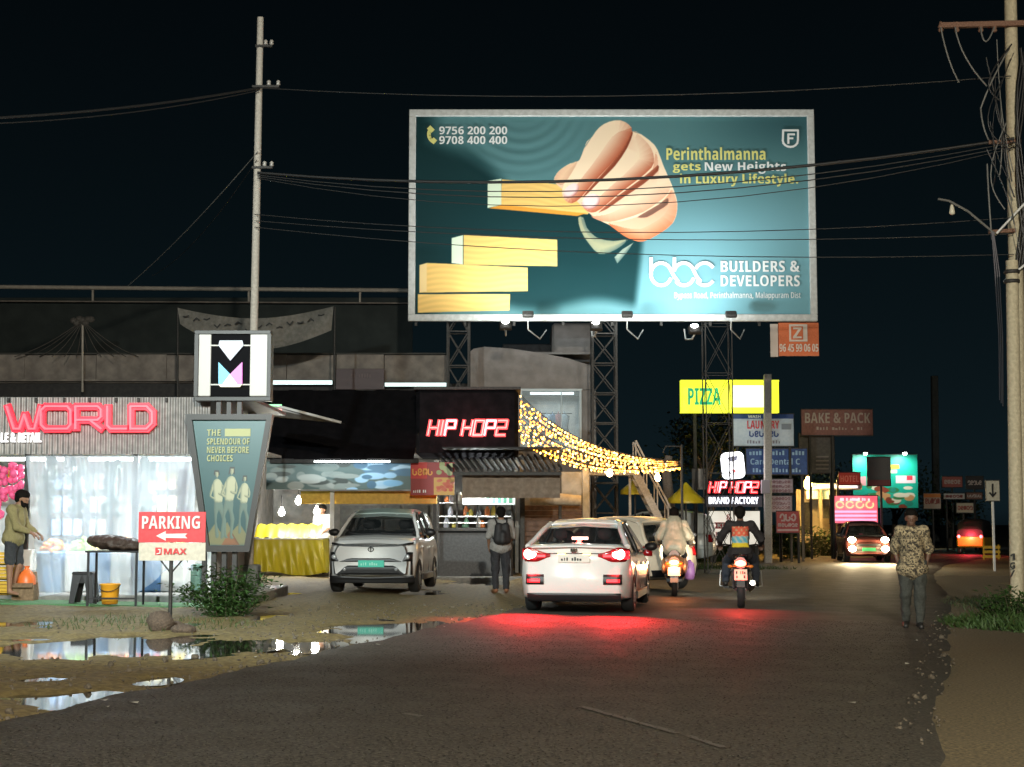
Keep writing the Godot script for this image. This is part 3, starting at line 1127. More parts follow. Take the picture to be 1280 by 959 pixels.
	single("plastic_sheet", st, film, "clear plastic sheet curtain hanging across the stall front beneath WORLD", "plastic sheet")
	# goods
	var green := mat("garland_leaf", Color(0.05, 0.09, 0.07), 0.7)
	var gi := 0
	for px in [60, 97, 140, 186]:
		var g := thing("hanging_garland", ["first", "second", "third", "fourth"][gi] + " dark leafy garland from the man, hanging behind the clear plastic sheet", "garland", P(px, 574, d + 0.6), 0.0, "garlands behind the plastic sheet")
		garland(g, "strand", Vector3.ZERO, 0.95, 0.13, 9, 10 + gi, green)
		gi += 1
	var bulbs := thing("hanging_bunch", "string of dark purple bunches beside the tapered poster totem", "produce", P(229, 588, d + 0.2))
	garland(bulbs, "strand", Vector3.ZERO, 0.68, 0.10, 7, 40, mat("dark_onion", Color(0.06, 0.02, 0.03), 0.5))
	var colours := {"orange_fruit": Color(0.80, 0.24, 0.03), "yellow_fruit": Color(0.75, 0.55, 0.06), "red_fruit": Color(0.55, 0.05, 0.04), "green_fruit": Color(0.25, 0.42, 0.06)}
	var fi := 0
	for a in [[70, "orange_fruit"], [105, "green_fruit"], [132, "yellow_fruit"], [160, "orange_fruit"], [195, "red_fruit"], [222, "yellow_fruit"]]:
		var c := on_ground(a[0], d + 1.1)
		var f := thing("fruit_display", ["box of oranges seen behind the plastic beside the man's hands", "box of green fruit behind the plastic sheet", "box of yellow fruit behind the plastic sheet, over the yellow bucket", "heaped oranges behind the plastic sheet at the stall post", "box of red fruit behind the PARKING sign", "box of yellow fruit beside the tapered totem"][fi], "fruit box", Vector3(c.x, floor_y, c.z), 0.0, "fruit boxes in the stall")
		var bx := mb()
		box(bx, Vector3(0, 0.35, 0), Vector3(0.44, 0.7, 0.5))
		obj("box", bx, mat("blue_crate", Color(0.10, 0.22, 0.42), 0.6) if fi % 2 == 0 else white, f)
		heap(f, "fruit", Vector3(0, 0.70, 0), Vector3(0.2, 0.22, 0.22), 0.05, 40, 60 + fi, mat(a[1], colours[a[1]], 0.45))
		fi += 1
	for a in [[88, 2.2, Color(0.18, 0.32, 0.55)], [118, 2.5, Color(0.5, 0.55, 0.5)], [205, 2.3, Color(0.55, 0.42, 0.1)]]:
		var c := on_ground(a[0], d + a[1])
		var s := thing("goods_rack", {88: "tall rack of blue packets inside the stall by the plastic sheet", 118: "pale rack of packets at the back of the stall", 205: "rack of yellow packets behind the PARKING sign"}[int(a[0])], "rack", Vector3(c.x, floor_y, c.z), 0.0, "racks inside the stall")
		for k in 5:
			var sh := mb()
			box(sh, Vector3(0, 0.1 + k * 0.42, 0), Vector3(0.62, 0.03, 0.4))
			obj("shelf", sh, steel, s)
			for j in 3:
				var pk := mb()
				box(pk, Vector3(-0.2 + j * 0.2, 0.27 + k * 0.42, 0), Vector3(0.16, 0.3, 0.22))
				obj("packet", pk, mat("packet_%d" % int(a[0] + j), Color(a[2]).lerp(Color(0.7, 0.7, 0.7), 0.2 * j), 0.5), s)
		for q in [-1, 1]:
			var up := mb()
			box(up, Vector3(q * 0.32, 1.0, 0), Vector3(0.03, 2.0, 0.4))
			obj("upright", up, steel, s)
	# flowers by the entrance
	var fl := 0
	for a in [[2, 583, 0.85, "pink"], [16, 580, 0.6, "pink"], [26, 582, 0.55, "pink"], [19, 584, 0.14, "yellow"]]:
		var g := thing("flower_bunch", ["big pink flower bunch at the picture edge beside the stall man", "middle pink flower bunch hanging over the stall man", "small pink flower bunch over the man's head beside the plastic sheet", "single yellow flower bunch among the pink ones"][fl], "flowers", P(a[0], a[1], d + 0.35 + 0.1 * fl))
		garland(g, "blossoms", Vector3.ZERO, a[2], 0.10, maxi(2, int(a[2] * 9)), 80 + fl, mat("petals_" + a[3], Color(0.75, 0.10, 0.25) if a[3] == "pink" else Color(0.8, 0.55, 0.03), 0.6))
		fl += 1
	var yc := mat("yellow_crate", Color(0.62, 0.38, 0.03), 0.5)
	for k in 3:
		var c := on_ground(8, d + 0.1)
		crate(Vector3(c.x, floor_y + k * 0.24, c.z), Vector3(0.5, 0.23, 0.36), yc, ["lowest yellow plastic crate of the stack behind the stall man", "middle yellow plastic crate of the stack behind the stall man", "topmost yellow plastic crate of the stack behind the stall man"][k], "yellow crates in a stack")
	var cb := on_ground(37, d - 0.35)
	var card := noisy("cardboard", Color(0.14, 0.09, 0.05), Color(0.24, 0.16, 0.09), 0.02, 1.5, 0.85)
	var ct := thing("cardboard_box", "brown open carton on the ground in front of the stall man", "box", Vector3(cb.x, cb.y + 0.02, cb.z))
	for q in [-1, 1]:
		var s1 := mb()
		box(s1, Vector3(0, 0.14, q * 0.16), Vector3(0.36, 0.28, 0.012))
		obj("side", s1, card, ct)
		var s2 := mb()
		box(s2, Vector3(q * 0.175, 0.14, 0), Vector3(0.012, 0.28, 0.3))
		obj("side", s2, card, ct)
		var s3 := mb()
		box(s3, Vector3(0, 0.27, q * 0.2), Vector3(0.34, 0.012, 0.1), Basis(Vector3.RIGHT, 0.7 * q))
		obj("flap", s3, card, ct)
	var bs := mb()
	box(bs, Vector3(0, 0.01, 0), Vector3(0.34, 0.014, 0.3))
	obj("bottom", bs, card, ct)
	var ob := thing("orange_bag", "orange bag of fruit on top of the brown carton", "bag", Vector3(cb.x + 0.01, cb.y + 0.31, cb.z))
	var obs := mb(true)
	lathe(obs, [[0.02, -0.28], [0.13, -0.27], [0.15, 0.0], [0.14, 0.12], [0.08, 0.2], [0.03, 0.25], [0.05, 0.29]], 14)
	obj("sack", obs, mat("orange_plastic", Color(0.75, 0.16, 0.03), 0.4), ob)
	var wb := thing("white_carton", "white printed carton held beside the plastic sheet in the stall", "box", P(34, 702, d + 0.15) - Vector3(0, 0.2, 0))
	var wbs := mb()
	box(wbs, Vector3(0, 0.22, 0), Vector3(0.24, 0.36, 0.2))
	obj("carton", wbs, white, wb)
	var wbt := mb()
	box(wbt, Vector3(0, -0.22, 0), Vector3(0.3, 0.5, 0.26))
	obj("stand", wbt, card, wb)
	# green mat along the front
	var mt := mb()
	var m0 := on_ground(120, d - 0.75)
	box(mt, Vector3(m0.x, m0.y + 0.022, m0.z), Vector3(4.6, 0.03, 1.1), Basis(Vector3.FORWARD, 0.02))
	single("entrance_mat", mt, noisy("green_mat", Color(0.05, 0.15, 0.06), Color(0.10, 0.24, 0.10), 0.06, 1.2, 0.8), "faded green mat laid along the front of the fruit stall", "mat")
	# stool, table, bucket
	var bl := mat("black_plastic", Color(0.012, 0.012, 0.013), 0.4)
	var sg := G(105, 757)
	var so := thing("plastic_stool", "black plastic stool next to the yellow bucket", "stool", Vector3(sg.x, sg.y + 0.045, sg.z))
	var top := mb()
	box(top, Vector3(0, 0.47, 0), Vector3(0.33, 0.05, 0.33), Basis(), 0.015)
	obj("seat", top, bl, so)
	for q in 4:
		var lg := mb()
		var sx := 1.0 if q & 1 else -1.0
		var sz := 1.0 if q & 2 else -1.0
		var ring := func(y: float, o: float, ww: float) -> PackedVector3Array: return PackedVector3Array([Vector3(sx * o, y, sz * o), Vector3(sx * (o - ww), y, sz * o), Vector3(sx * (o - ww), y, sz * (o - 0.03)), Vector3(sx * (o - 0.03), y, sz * (o - 0.03)), Vector3(sx * (o - 0.03), y, sz * (o - ww)), Vector3(sx * o, y, sz * (o - ww))])
		loft(lg, [ring.call(0.0, 0.195, 0.08), ring.call(0.30, 0.17, 0.12), ring.call(0.46, 0.155, 0.15)])
		obj("leg", lg, bl, so)
	var apron := mb()
	box(apron, Vector3(0, 0.38, 0), Vector3(0.31, 0.14, 0.31))
	obj("apron", apron, bl, so)
	var bg := G(137, 759)
	var bu := thing("bucket", "small yellow bucket between the stool and the covered table", "bucket", Vector3(bg.x, bg.y + 0.05, bg.z))
	var bus := mb(true)
	lathe(bus, [[0.001, 0.01], [0.12, 0.0], [0.125, 0.02], [0.15, 0.29], [0.165, 0.3], [0.165, 0.32], [0.145, 0.32], [0.118, 0.03], [0.001, 0.025]], 20, Transform3D(), false)
	obj("pail", bus, mat("yellow_plastic", Color(0.70, 0.32, 0.02), 0.45), bu)
	var bh := mb(true)
	var hp := []
	for i in 11:
		var a := PI * i / 10
		hp.append(Vector3(cos(a) * 0.165, 0.30 - sin(a) * 0.10, 0.02 + 0.15 * sin(a)))
	tube(bh, hp, 0.006, 5)
	obj("handle", bh, steel, bu)
	var tg := G(141, 760)
	var tb := thing("folding_table", "thin-legged table covered by a bunched dark tarpaulin", "table", Vector3(tg.x, tg.y + 0.03, tg.z - 0.15))
	for q in 4:
		var lg := mb()
		bar(lg, Vector3(0.38 * (1 if q & 1 else -1), 0, 0.24 * (1 if q & 2 else -1)), Vector3(0.38 * (1 if q & 1 else -1), 0.84, 0.24 * (1 if q & 2 else -1)), 0.035)
		obj("leg", lg, bl, tb)
	var tt := mb()
	box(tt, Vector3(0, 0.85, 0), Vector3(0.86, 0.03, 0.56))
	obj("tabletop", tt, bl, tb)
	var sc := mb()
	box(sc, Vector3(0, 0.12, 0.24), Vector3(0.76, 0.03, 0.03))
	obj("stretcher", sc, bl, tb)
	var tarp := thing("bunched_tarpaulin", "crumpled brown tarpaulin heaped on the thin-legged table", "tarpaulin", tb.position + Vector3(0, 0.867, 0))
	var tp := mb(true)
	sheet(tp, 40, 20, func(u: float, v: float) -> Vector3:
		var a := v * TAU
		var r := Vector2(0.30, 0.12) * (1.0 + 0.22 * noise.get_noise_2d(u * 400, v * 500))
		var taper := sqrt(maxf(0.0, 1.0 - pow(absf(u * 2 - 1), 3.0)))
		return Vector3((u - 0.5) * 0.95, maxf(0.0, 0.11 + sin(a) * r.y * taper + (0.5 - u) * 0.10), cos(a) * r.x * taper))
	obj("cover", tp, noisy("brown_tarpaulin", Color(0.025, 0.018, 0.014), Color(0.09, 0.06, 0.045), 0.03, 2.0, 0.55, 1.0), tarp)

# ------------------------------------------------------------------ signs that stand in the forecourt
func build_forecourt_signs() -> void:
	var steel: Material = M["dark_steel"]
	var bd := 25.2
	var g := on_ground(286, bd)
	var t := thing("advertising_totem", "dark framed totem with glowing M box over a tapering fashion poster", "totem", g)
	var frame := mat("totem_frame", Color(0.035, 0.033, 0.031), 0.45, 0.3)
	# upper light box
	for a in [[243, 338, 413, 417.5], [243, 338, 496, 501], [243, 247, 417.5, 496], [334, 338, 417.5, 496]]:
		blk(t, "box_frame", a[0], a[1], a[2], a[3], bd - 0.02, 0.26, frame)
	blk(t, "box_back", 245, 336, 415, 499, bd + 0.17, 0.06, frame)
	var lit := glow("totem_panel", Color(1.0, 0.97, 0.84), 0.30, Color(0.28, 0.28, 0.25))
	blk(t, "side_light_panel", 247, 262.5, 418, 495, bd + 0.02, 0.1, lit)
	blk(t, "side_light_panel", 313, 333.5, 418, 495, bd + 0.02, 0.1, lit)
	mat("gloss_black", Color(0.005, 0.005, 0.006), 0.5).metallic_specular = 0.1
	blk(t, "centre_panel", 262.8, 312.7, 418, 495.5, bd + 0.05, 0.1, mat("gloss_black", Color(0.005, 0.005, 0.006), 0.5))
	var poly := func(pts: Array, called: String, m: Material, lift: float) -> void:
		var st := mb()
		var pv := PackedVector2Array()
		for i in range(0, pts.size(), 2):
			var p: Vector3 = P(pts[i], pts[i + 1], bd) - t.position
			pv.append(Vector2(p.x, p.y))
		prism(st, pv, 0.04, Transform3D(Basis(), Vector3(0, 0, lift)))
		obj(called, st, m, t)
	poly.call([275, 426, 303, 426, 304.5, 432, 288, 451, 273.5, 432], "jewel_emblem", glow("emblem_white", Color(0.80, 0.90, 1.0), 0.75, Color(0.2, 0.2, 0.22)), 0.02)
	poly.call([273.5, 480, 273.5, 453, 288, 468, 288, 480], "letter_m_half", glow("emblem_cyan", Color(0.18, 0.75, 1.0), 0.9, Color(0.03, 0.15, 0.2)), 0.02)
	poly.call([288, 480, 288, 468, 303, 453, 303, 480], "letter_m_half", glow("emblem_pink", Color(1.0, 0.22, 0.85), 0.9, Color(0.2, 0.04, 0.16)), 0.02)
	poly.call([279, 480, 288, 468, 297, 480], "letter_m_heart", glow("emblem_warm", Color(1.0, 0.85, 0.85), 1.0, Color(0.2, 0.2, 0.2)), 0.035)
	poly.call([273, 480.5, 303, 480.5, 300, 484, 276, 484], "scroll", glow("emblem_gold", Color(0.9, 0.8, 0.4), 0.6), 0.02)
	for a in [[263, 273, 431], [304, 313, 431], [263, 274, 480], [302, 313, 480]]:
		blk(t, "bracket", a[0], a[1], a[2], a[2] + 1.6, bd + 0.01, 0.03, lit)
	# stub posts between the box and the poster
	for px in [273, 286, 299]:
		blk(t, "stub_post", px - 3, px + 3, 501, 520, bd + 0.06, 0.08, frame)
	# tapered poster case
	var case_ := [[232, 518], [341, 518], [312, 690], [256, 690]]
	var inner := [[240.5, 525], [333, 525], [306, 682], [262, 682]]
	for k in 4:
		var st := mb()
		var pv := PackedVector2Array()
		for q in [case_[k], case_[(k + 1) % 4], inner[(k + 1) % 4], inner[k]]:
			var p: Vector3 = P(q[0], q[1], bd) - t.position
			pv.append(Vector2(p.x, p.y))
		prism(st, pv, 0.2, Transform3D(Basis(), Vector3(0, 0, -0.04)))
		obj("case_frame", st, frame, t)
	var st := SurfaceTool.new()
	st.begin(Mesh.PRIMITIVE_TRIANGLES)
	st.set_smooth_group(-1)
	for k in [0, 1, 2, 0, 2, 3]:
		var q: Array = inner[k]
		st.set_uv(Vector2((q[0] - 240.0) / 94.0, (q[1] - 525.0) / 157.0))
		st.add_vertex(P(q[0], q[1], bd + 0.02) - t.position)
	obj("poster", st, picture("fashion_poster", poster_print(), 0.35), t)
	var yl := mat("poster_type", Color(0.42, 0.44, 0.20), 0.5)
	words(t, "THE", 259, 276, 537, 545, bd + 0.01, yl)
	blk(t, "word_block", 281, 313, 536, 545.5, bd + 0.01, 0.012, yl)
	words(t, "SPLENDOUR OF", 259, 312, 548, 556, bd + 0.01, yl)
	words(t, "NEVER BEFORE", 259, 311, 558.5, 566.5, bd + 0.01, yl)
	words(t, "CHOICES", 259, 291, 569, 577, bd + 0.01, yl)
	for px in [267, 280, 293]:
		to_ground(t, "leg", px - 3.2, px + 3.2, 690, bd + 0.05, 0.09, frame)
	# PARKING sign
	var pd := 21.6
	var pg := on_ground(214, pd)
	var s := thing("parking_sign", "red and cream PARKING sign with arrow on a thin post", "sign", pg)
	var pw := P(173.5, 640, pd)
	blk(s, "red_board", 173.5, 256.5, 640, 678.2, pd, 0.03, noisy("sign_red", Color(0.50, 0.022, 0.028), Color(0.62, 0.035, 0.04), 0.02, 1.2, 0.45))
	blk(s, "cream_board", 173.5, 256.5, 678.6, 701, pd + 0.002, 0.026, noisy("sign_cream", Color(0.42, 0.38, 0.30), Color(0.52, 0.47, 0.37), 0.02, 1.2, 0.5))
	var wh: Material = mat("sign_white", Color(0.58, 0.56, 0.52), 0.5)
	words(s, "PARKING", 178, 250, 645, 661, pd - 0.005, wh)
	var ar := mb()
	var pv := PackedVector2Array()
	for q in [[195, 670], [207, 664], [207, 667.5], [234, 667], [231, 670], [234, 673], [207, 672.5], [207, 676]]:
		var p: Vector3 = P(q[0], q[1], pd - 0.01) - s.position
		pv.append(Vector2(p.x, p.y))
	prism(ar, pv, 0.014, Transform3D(Basis(), Vector3(0, 0, 0.004)))
	obj("arrow", ar, wh, s)
	var rd: Material = M["sign_red"]
	words(s, "MAX", 205, 233, 685.5, 693, pd - 0.005, rd)
	blk(s, "logo_square", 194, 202, 684.5, 694, pd - 0.005, 0.012, rd)
	var sw := mb()
	var o1 := P(196, 692.5, pd - 0.02) - s.position
	var o2 := P(200, 687, pd - 0.02) - s.position
	stroke(sw, [Vector2(o1.x, o1.y), Vector2(o2.x, o1.y + 0.012), Vector2(o2.x, o2.y), Vector2(o1.x + 0.02, o2.y)], 0.014, o1.z - 0.0)
	obj("logo_mark", sw, wh, s)
	var po := mb()
	var pt := P(214, 699, pd + 0.06) - s.position
	tube(po, [Vector3(pt.x, -0.05, pt.z), Vector3(pt.x, pt.y + 0.6, pt.z)], 0.028, 10)
	obj("post", po, steel, s)
	for q in [-1, 1]:
		var br := mb()
		tube(br, [Vector3(pt.x, pt.y - 0.2, pt.z), Vector3(pt.x + q * 0.19, pt.y + 0.03, pt.z)], 0.012, 6)
		obj("brace", br, steel, s)
	# stones that hold the post
	var stone := noisy("brown_stone", Color(0.05, 0.035, 0.025), Color(0.13, 0.09, 0.06), 0.03, 1.6, 0.9, 2.0)
	for a in [[200, 788, 0.17, 0.15, 0], [229, 792, 0.16, 0.07, 1], [218, 786, 0.13, 0.06, 2]]:
		var c := G(a[0], a[1])
		var r := mb(true)
		var ph: float = a[4] * 7.0
		sheet(r, 14, 9, func(u: float, v: float) -> Vector3:
			var an := u * TAU
			var el := (v - 0.5) * PI
			var p := Vector3(cos(an) * cos(el), sin(el), sin(an) * cos(el))
			p *= 1.0 + 0.25 * noise.get_noise_3d(p.x * 60 + ph, p.y * 60, p.z * 60)
			return Vector3(p.x * a[2], maxf(p.y, -0.75) * a[3], p.z * a[2] * 0.8))
		var o := single("stone", r, stone, ["round brown boulder at the foot of the PARKING sign post", "flat stone beside the post of the PARKING sign, near the puddle", "small stone wedged behind the PARKING sign post"][a[4]], "stone", "stones holding the sign post")
		o.position = c + Vector3(0, a[3] * 0.62, 0)
	# tall slim pole on its grey pedestal, and a second, green pedestal
	var pole_m := noisy("pole_concrete", Color(0.34, 0.31, 0.27), Color(0.50, 0.46, 0.40), 0.03, 0.8, 0.75, 0.6)
	var ld := 28.6
	var lg := on_ground(311, ld)
	var tp := thing("tall_pole", "tall slim pale pole rising behind the M totem", "pole", lg)
	var ps := mb(true)
	var p0 := P(311, 716, ld) - lg
	var p1 := P(325.5, 22, ld) - lg
	tube(ps, [p0, p0.lerp(p1, 0.5), p1], [0.085, 0.075, 0.062], 12)
	obj("shaft", ps, pole_m, tp)
	var pb := mb()
	box(pb, Vector3(0.03, 0.27, 0.0), Vector3(0.40, 0.6, 0.4), Basis(), 0.03)
	obj("pedestal", pb, noisy("grey_plinth", Color(0.16, 0.18, 0.18), Color(0.25, 0.27, 0.27), 0.03, 0.8, 0.8), tp)
	for a in [[112, 0.4], [215, 0.3], [60, 0.25]]:
		var c: Vector3 = p0.lerp(p1, clampf((716.0 - a[0]) / 694.0, 0, 1))
		var arm := mb()
		bar(arm, c - Vector3(a[1] * 0.3, 0, -0.07), c + Vector3(a[1], 0, 0.07), 0.045)
		obj("cable_bracket", arm, steel, tp)
		for q in [0.5, 0.95]:
			var ins := mb(true)
			lathe(ins, [[0.02, 0], [0.045, 0.02], [0.03, 0.05], [0.045, 0.07], [0.02, 0.1]], 8, Transform3D(Basis(), c + Vector3(a[1] * q, 0.02, 0.07)))
			obj("insulator", ins, mat("porcelain", Color(0.35, 0.33, 0.30), 0.3), tp)
	var gg := on_ground(243, 27.4)
	var gp := thing("green_bollard", "dark green concrete block with a short white pipe beside the totem", "pedestal", gg)
	var gb := mb()
	box(gb, Vector3(0, 0.26, 0), Vector3(0.42, 0.58, 0.4), Basis(), 0.03)
	obj("block", gb, noisy("green_plinth", Color(0.03, 0.075, 0.055), Color(0.06, 0.12, 0.09), 0.03, 0.8, 0.7), gp)
	var gl := mb()
	box(gl, Vector3(0, 0.57, 0), Vector3(0.46, 0.06, 0.44), Basis(), 0.015)
	obj("cap", gl, M["green_plinth"], gp)
	var gpp := mb(true)
	tube(gpp, [Vector3(0, 0.55, 0), Vector3(0, 1.0, 0)], 0.07, 12)
	obj("pipe", gpp, mat("white_pipe", Color(0.6, 0.6, 0.58), 0.4), gp)
	# weeds round the totem feet
	shrub("weed_clump", "bushy green weeds growing round the totem legs", G(282, 772), Vector3(0.72, 0.42, 0.35), 2600, 0.09, Color(0.04, 0.09, 0.02), 5)

func poster_print() -> Image:
	var im := Image.create(188, 314, false, Image.FORMAT_RGB8)
	for y in 314:
		for x in 188:
			var c := Color(0.17, 0.36, 0.36).lerp(Color(0.12, 0.27, 0.28), y / 314.0)
			im.set_pixel(x, y, c)
	var S := func(a: Array) -> PackedVector2Array:
		var o := PackedVector2Array()
		for i in range(0, a.size(), 2):
			o.append((Vector2(a[i], a[i + 1]) - Vector2(240, 525)) * 2.0)
		return o
	var cream := Color(0.62, 0.62, 0.50)
	var shade := Color(0.30, 0.36, 0.31)
	fill_shape(im, S.call([258, 682, 268, 655, 276, 665, 284, 652, 290, 664, 300, 655, 309, 682]), Color(0.45, 0.44, 0.30), shade, 10.0, Vector2(0, 1))
	fill_shape(im, S.call([276, 682, 288, 662, 300, 682]), Color(0.50, 0.33, 0.20), Color(0.35, 0.22, 0.14), 8.0, Vector2(1, 0))
	var ink := Color(0.10, 0.11, 0.09)
	var top := Color(0.68, 0.68, 0.56)
	var jean := Color(0.36, 0.44, 0.40)
	# [x, y, size, lean, hair length] of each model: legs, shirt, arms, head, hair
	for a in [[306, 598, 0.86, -1.0, 5.0], [271, 592, 1.0, 1.0, 1.0], [290, 588, 1.06, -2.0, 6.0]]:
		var q: float = a[2]
		var x: float = a[0]
		var y: float = a[1]
		var l: float = a[3]
		var F := func(pts: Array, c0: Color, c1: Color) -> void:
			var o := []
			for i in range(0, pts.size(), 2):
				o += [x + (pts[i] + l * pts[i + 1] * 0.05) * q, y + pts[i + 1] * q]
			fill_shape(im, S.call(o), c0, c1, 7.0, Vector2(-1, 0.5))
		F.call([-5, 34, 5, 34, 6, 48, 9, 58, 8, 76, 11, 80, 5, 80, 4, 60, 0, 47, -3, 60, -1, 78, -6, 80, -6, 60], jean, shade)
		F.call([-6, 12, -2, 7, 2, 7, 6, 12, 6, 26, 5, 36, -5, 36, -6, 26], top, shade)
		F.call([-6, 12, -9, 20, -11, 29, -5, 33, -4, 30, -8, 28, -5, 20], cream, shade)
		F.call([6, 12, 9, 20, 8, 29, 1, 27, 1, 24, 6, 25, 5, 18], cream, shade)
		F.call([-3, -4, 3, -4, 4, a[4], 2, 4, -2, 4, -4, a[4]], ink, ink)
		F.call([-2.2, -2, 2.2, -2, 2.4, 3, 0, 7, -2.4, 3], cream, shade)
	return im

func shrub(called: String, label: String, at: Vector3, r: Vector3, n: int, leaf: float, c: Color, sd: int, group := "", kind := "") -> Node3D:      # many small bent leaves on thin stems
	var t := thing(called, label, "plant", at, 0.0, group)
	var g := RandomNumberGenerator.new()
	g.seed = sd
	var stems := mb(true)
	var tips := []
	for i in 14:
		var a := g.randf() * TAU
		var q := sqrt(g.randf()) * 0.85
		var tip := Vector3(cos(a) * r.x * q, r.y * g.randf_range(0.6, 1.7), sin(a) * r.z * q)
		tube(stems, [Vector3(tip.x * 0.3, -0.05, tip.z * 0.3), Vector3(tip.x * 0.7, tip.y * 0.6, tip.z * 0.7), tip], [0.012, 0.009, 0.005], 5)
		tips.append(tip)
	obj("stem", stems, mat("plant_stem", Color(0.06, 0.06, 0.03), 0.8), t)
	var st := mb()
	for i in n:
		var tip: Vector3 = tips[g.randi() % tips.size()]
		var f := pow(g.randf(), 0.7)
		var p := Vector3(tip.x * f, tip.y * f, tip.z * f) + Vector3(g.randfn() * r.x, g.randfn() * r.y * 0.6, g.randfn() * r.z) * 0.2
		p.y = maxf(p.y, 0.02)
		var dir := Vector3(g.randfn(), g.randf_range(-0.3, 0.9), g.randfn()).normalized()
		var side := dir.cross(Vector3.UP).normalized() * leaf * g.randf_range(0.16, 0.3)
		var l := leaf * g.randf_range(0.6, 1.3)
		var mid := p + dir * l * 0.5 + Vector3(0, l * 0.06, 0)
		var end := p + dir * l - Vector3(0, l * 0.18, 0)
		quad(st, p, mid + side, end, mid - side)
	var m := noisy("leaf_" + c.to_html(), c * 0.6, c * 1.4, 0.04, 1.0, 0.55)
	m.backlight_enabled = true
	m.backlight = Color(0.3, 0.5, 0.15)
	var o := obj("leaves", st, m, t)
	o.set_meta("kind", "stuff")
	return t

func grass(called: String, label: String, at: Vector3, r: Vector2, n: int, h: float, c: Color, sd: int) -> void:
	var g := RandomNumberGenerator.new()
	g.seed = sd
	var st := mb()
	for i in n:
		var a := g.randf() * TAU
		var q := sqrt(g.randf())
		var x := at.x + cos(a) * r.x * q
		var z := at.z + sin(a) * r.y * q
		var y := relief(x, z) - 0.02
		var l := h * g.randf_range(0.4, 1.2) * (1.1 - 0.5 * q)
		var d := Vector3(g.randfn() * 0.4, 1, g.randfn() * 0.4).normalized()
		var s := Vector3(g.randfn(), 0, g.randfn()).normalized() * h * 0.045
		var p := Vector3(x, y, z)
		var mid := p + d * l * 0.6
		var tip := p + d * l + Vector3(d.x, -0.15, d.z) * l * 0.5
		quad(st, p - s, p + s, mid + s * 0.8, mid - s * 0.8)
		tri(st, mid - s * 0.8, mid + s * 0.8, tip)
	var m := noisy("grass_" + c.to_html(), c * 0.6, c * 1.4, 0.04, 1.0, 0.6)
	m.backlight_enabled = true
	m.backlight = Color(0.3, 0.45, 0.12)
	var o := single(called, st, m, label, "grass")
	o.set_meta("kind", "stuff")

# ------------------------------------------------------------------ dark fronted shop, eating stalls, showroom behind
func led_word(t: Node3D, x0: float, x1: float, y0: float, y1: float, d: float, thick: float, depth: float) -> void:      # slanted block letters, red and white by turns
	var red := glow("led_red", Color(1.0, 0.015, 0.025), 1.4, Color(0.4, 0.02, 0.03))
	var white := glow("led_white", Color(0.95, 0.75, 0.95), 1.1)
	var core := glow("led_pink", Color(1.0, 0.16, 0.14), 1.3)
	var s := [[[[0, 1], [0, 0]], [[1, 1], [1, 0]], [[0, 0.5], [1, 0.5]]], [[[0.5, 1], [0.5, 0]]], [[[0, 0], [0, 1], [1, 1], [1, 0.5], [0, 0.5]]], [], [[[0, 1], [0, 0]], [[1, 1], [1, 0]], [[0, 0.5], [1, 0.5]]],
		[[[0, 0], [0, 1], [1, 1], [1, 0], [0, 0]]], [[[0, 0], [0, 1], [1, 1], [1, 0.5], [0, 0.5]]], [[[0, 1], [1, 1], [1, 0.5], [0, 0.5], [0, 0], [1, 0]]]]
	var wide := [1.0, 0.3, 1.0, 0.35, 1.0, 1.0, 1.0, 1.0]
	var total := 0.0
	for q in wide:
		total += q + 0.28
	var at := 0.0
	var a := P(x0, y0, d) - t.position
	var b := P(x1, y1, d) - t.position
	var unit := (b.x - a.x) / total
	for i in s.size():
		var h := a.y - b.y
		for pass_ in 2:
			if s[i].is_empty():
				continue
			var st := mb()
			for line in s[i]:
				var pts := []
				for q in line:
					pts.append(Vector2(a.x + (at + q[0] * wide[i]) * unit + q[1] * h * 0.18, b.y + q[1] * h))
				stroke(st, pts, thick if pass_ == 0 else thick * (0.5 if i in [2, 6] else 0.3), a.z + depth * 0.5 * pass_, depth)
			var m: Material = red
			obj("letter" if pass_ == 0 else "letter_core", st, m if pass_ == 0 else (white if i in [2, 6] else core), t)
		at += wide[i] + 0.28

func print_blobs(w: int, h: int, base: Color, blobs: Array) -> Image:      # a small print of soft coloured shapes: [x, y, rx, ry, colour]
	var im := Image.create(w, h, false, Image.FORMAT_RGB8)
	im.fill(base)
	for b in blobs:
		for y in range(maxi(0, int(b[1] - b[3])), mini(h, int(b[1] + b[3]) + 1)):
			for x in range(maxi(0, int(b[0] - b[2])), mini(w, int(b[0] + b[2]) + 1)):
				var l := Vector2((x - b[0]) / b[2], (y - b[1]) / b[3]).length()
				if l < 1.0:
					im.set_pixel(x, y, im.get_pixel(x, y).lerp(b[4], clampf((1.0 - l) * 5.0, 0, 1)))
	return im

func print_panel(parent: Node3D, called: String, x0: float, x1: float, y0: float, y1: float, d: float, th: float, m: Material) -> MeshInstance3D:
	var a := P(x0, y0, d)
	var b := P(x1, y1, d)
	return put(called, panel(b.x - a.x, a.y - b.y, th), m, parent, Transform3D(Basis(), (a + b) / 2 - Vector3(0, 0, th / 2) - parent.position))

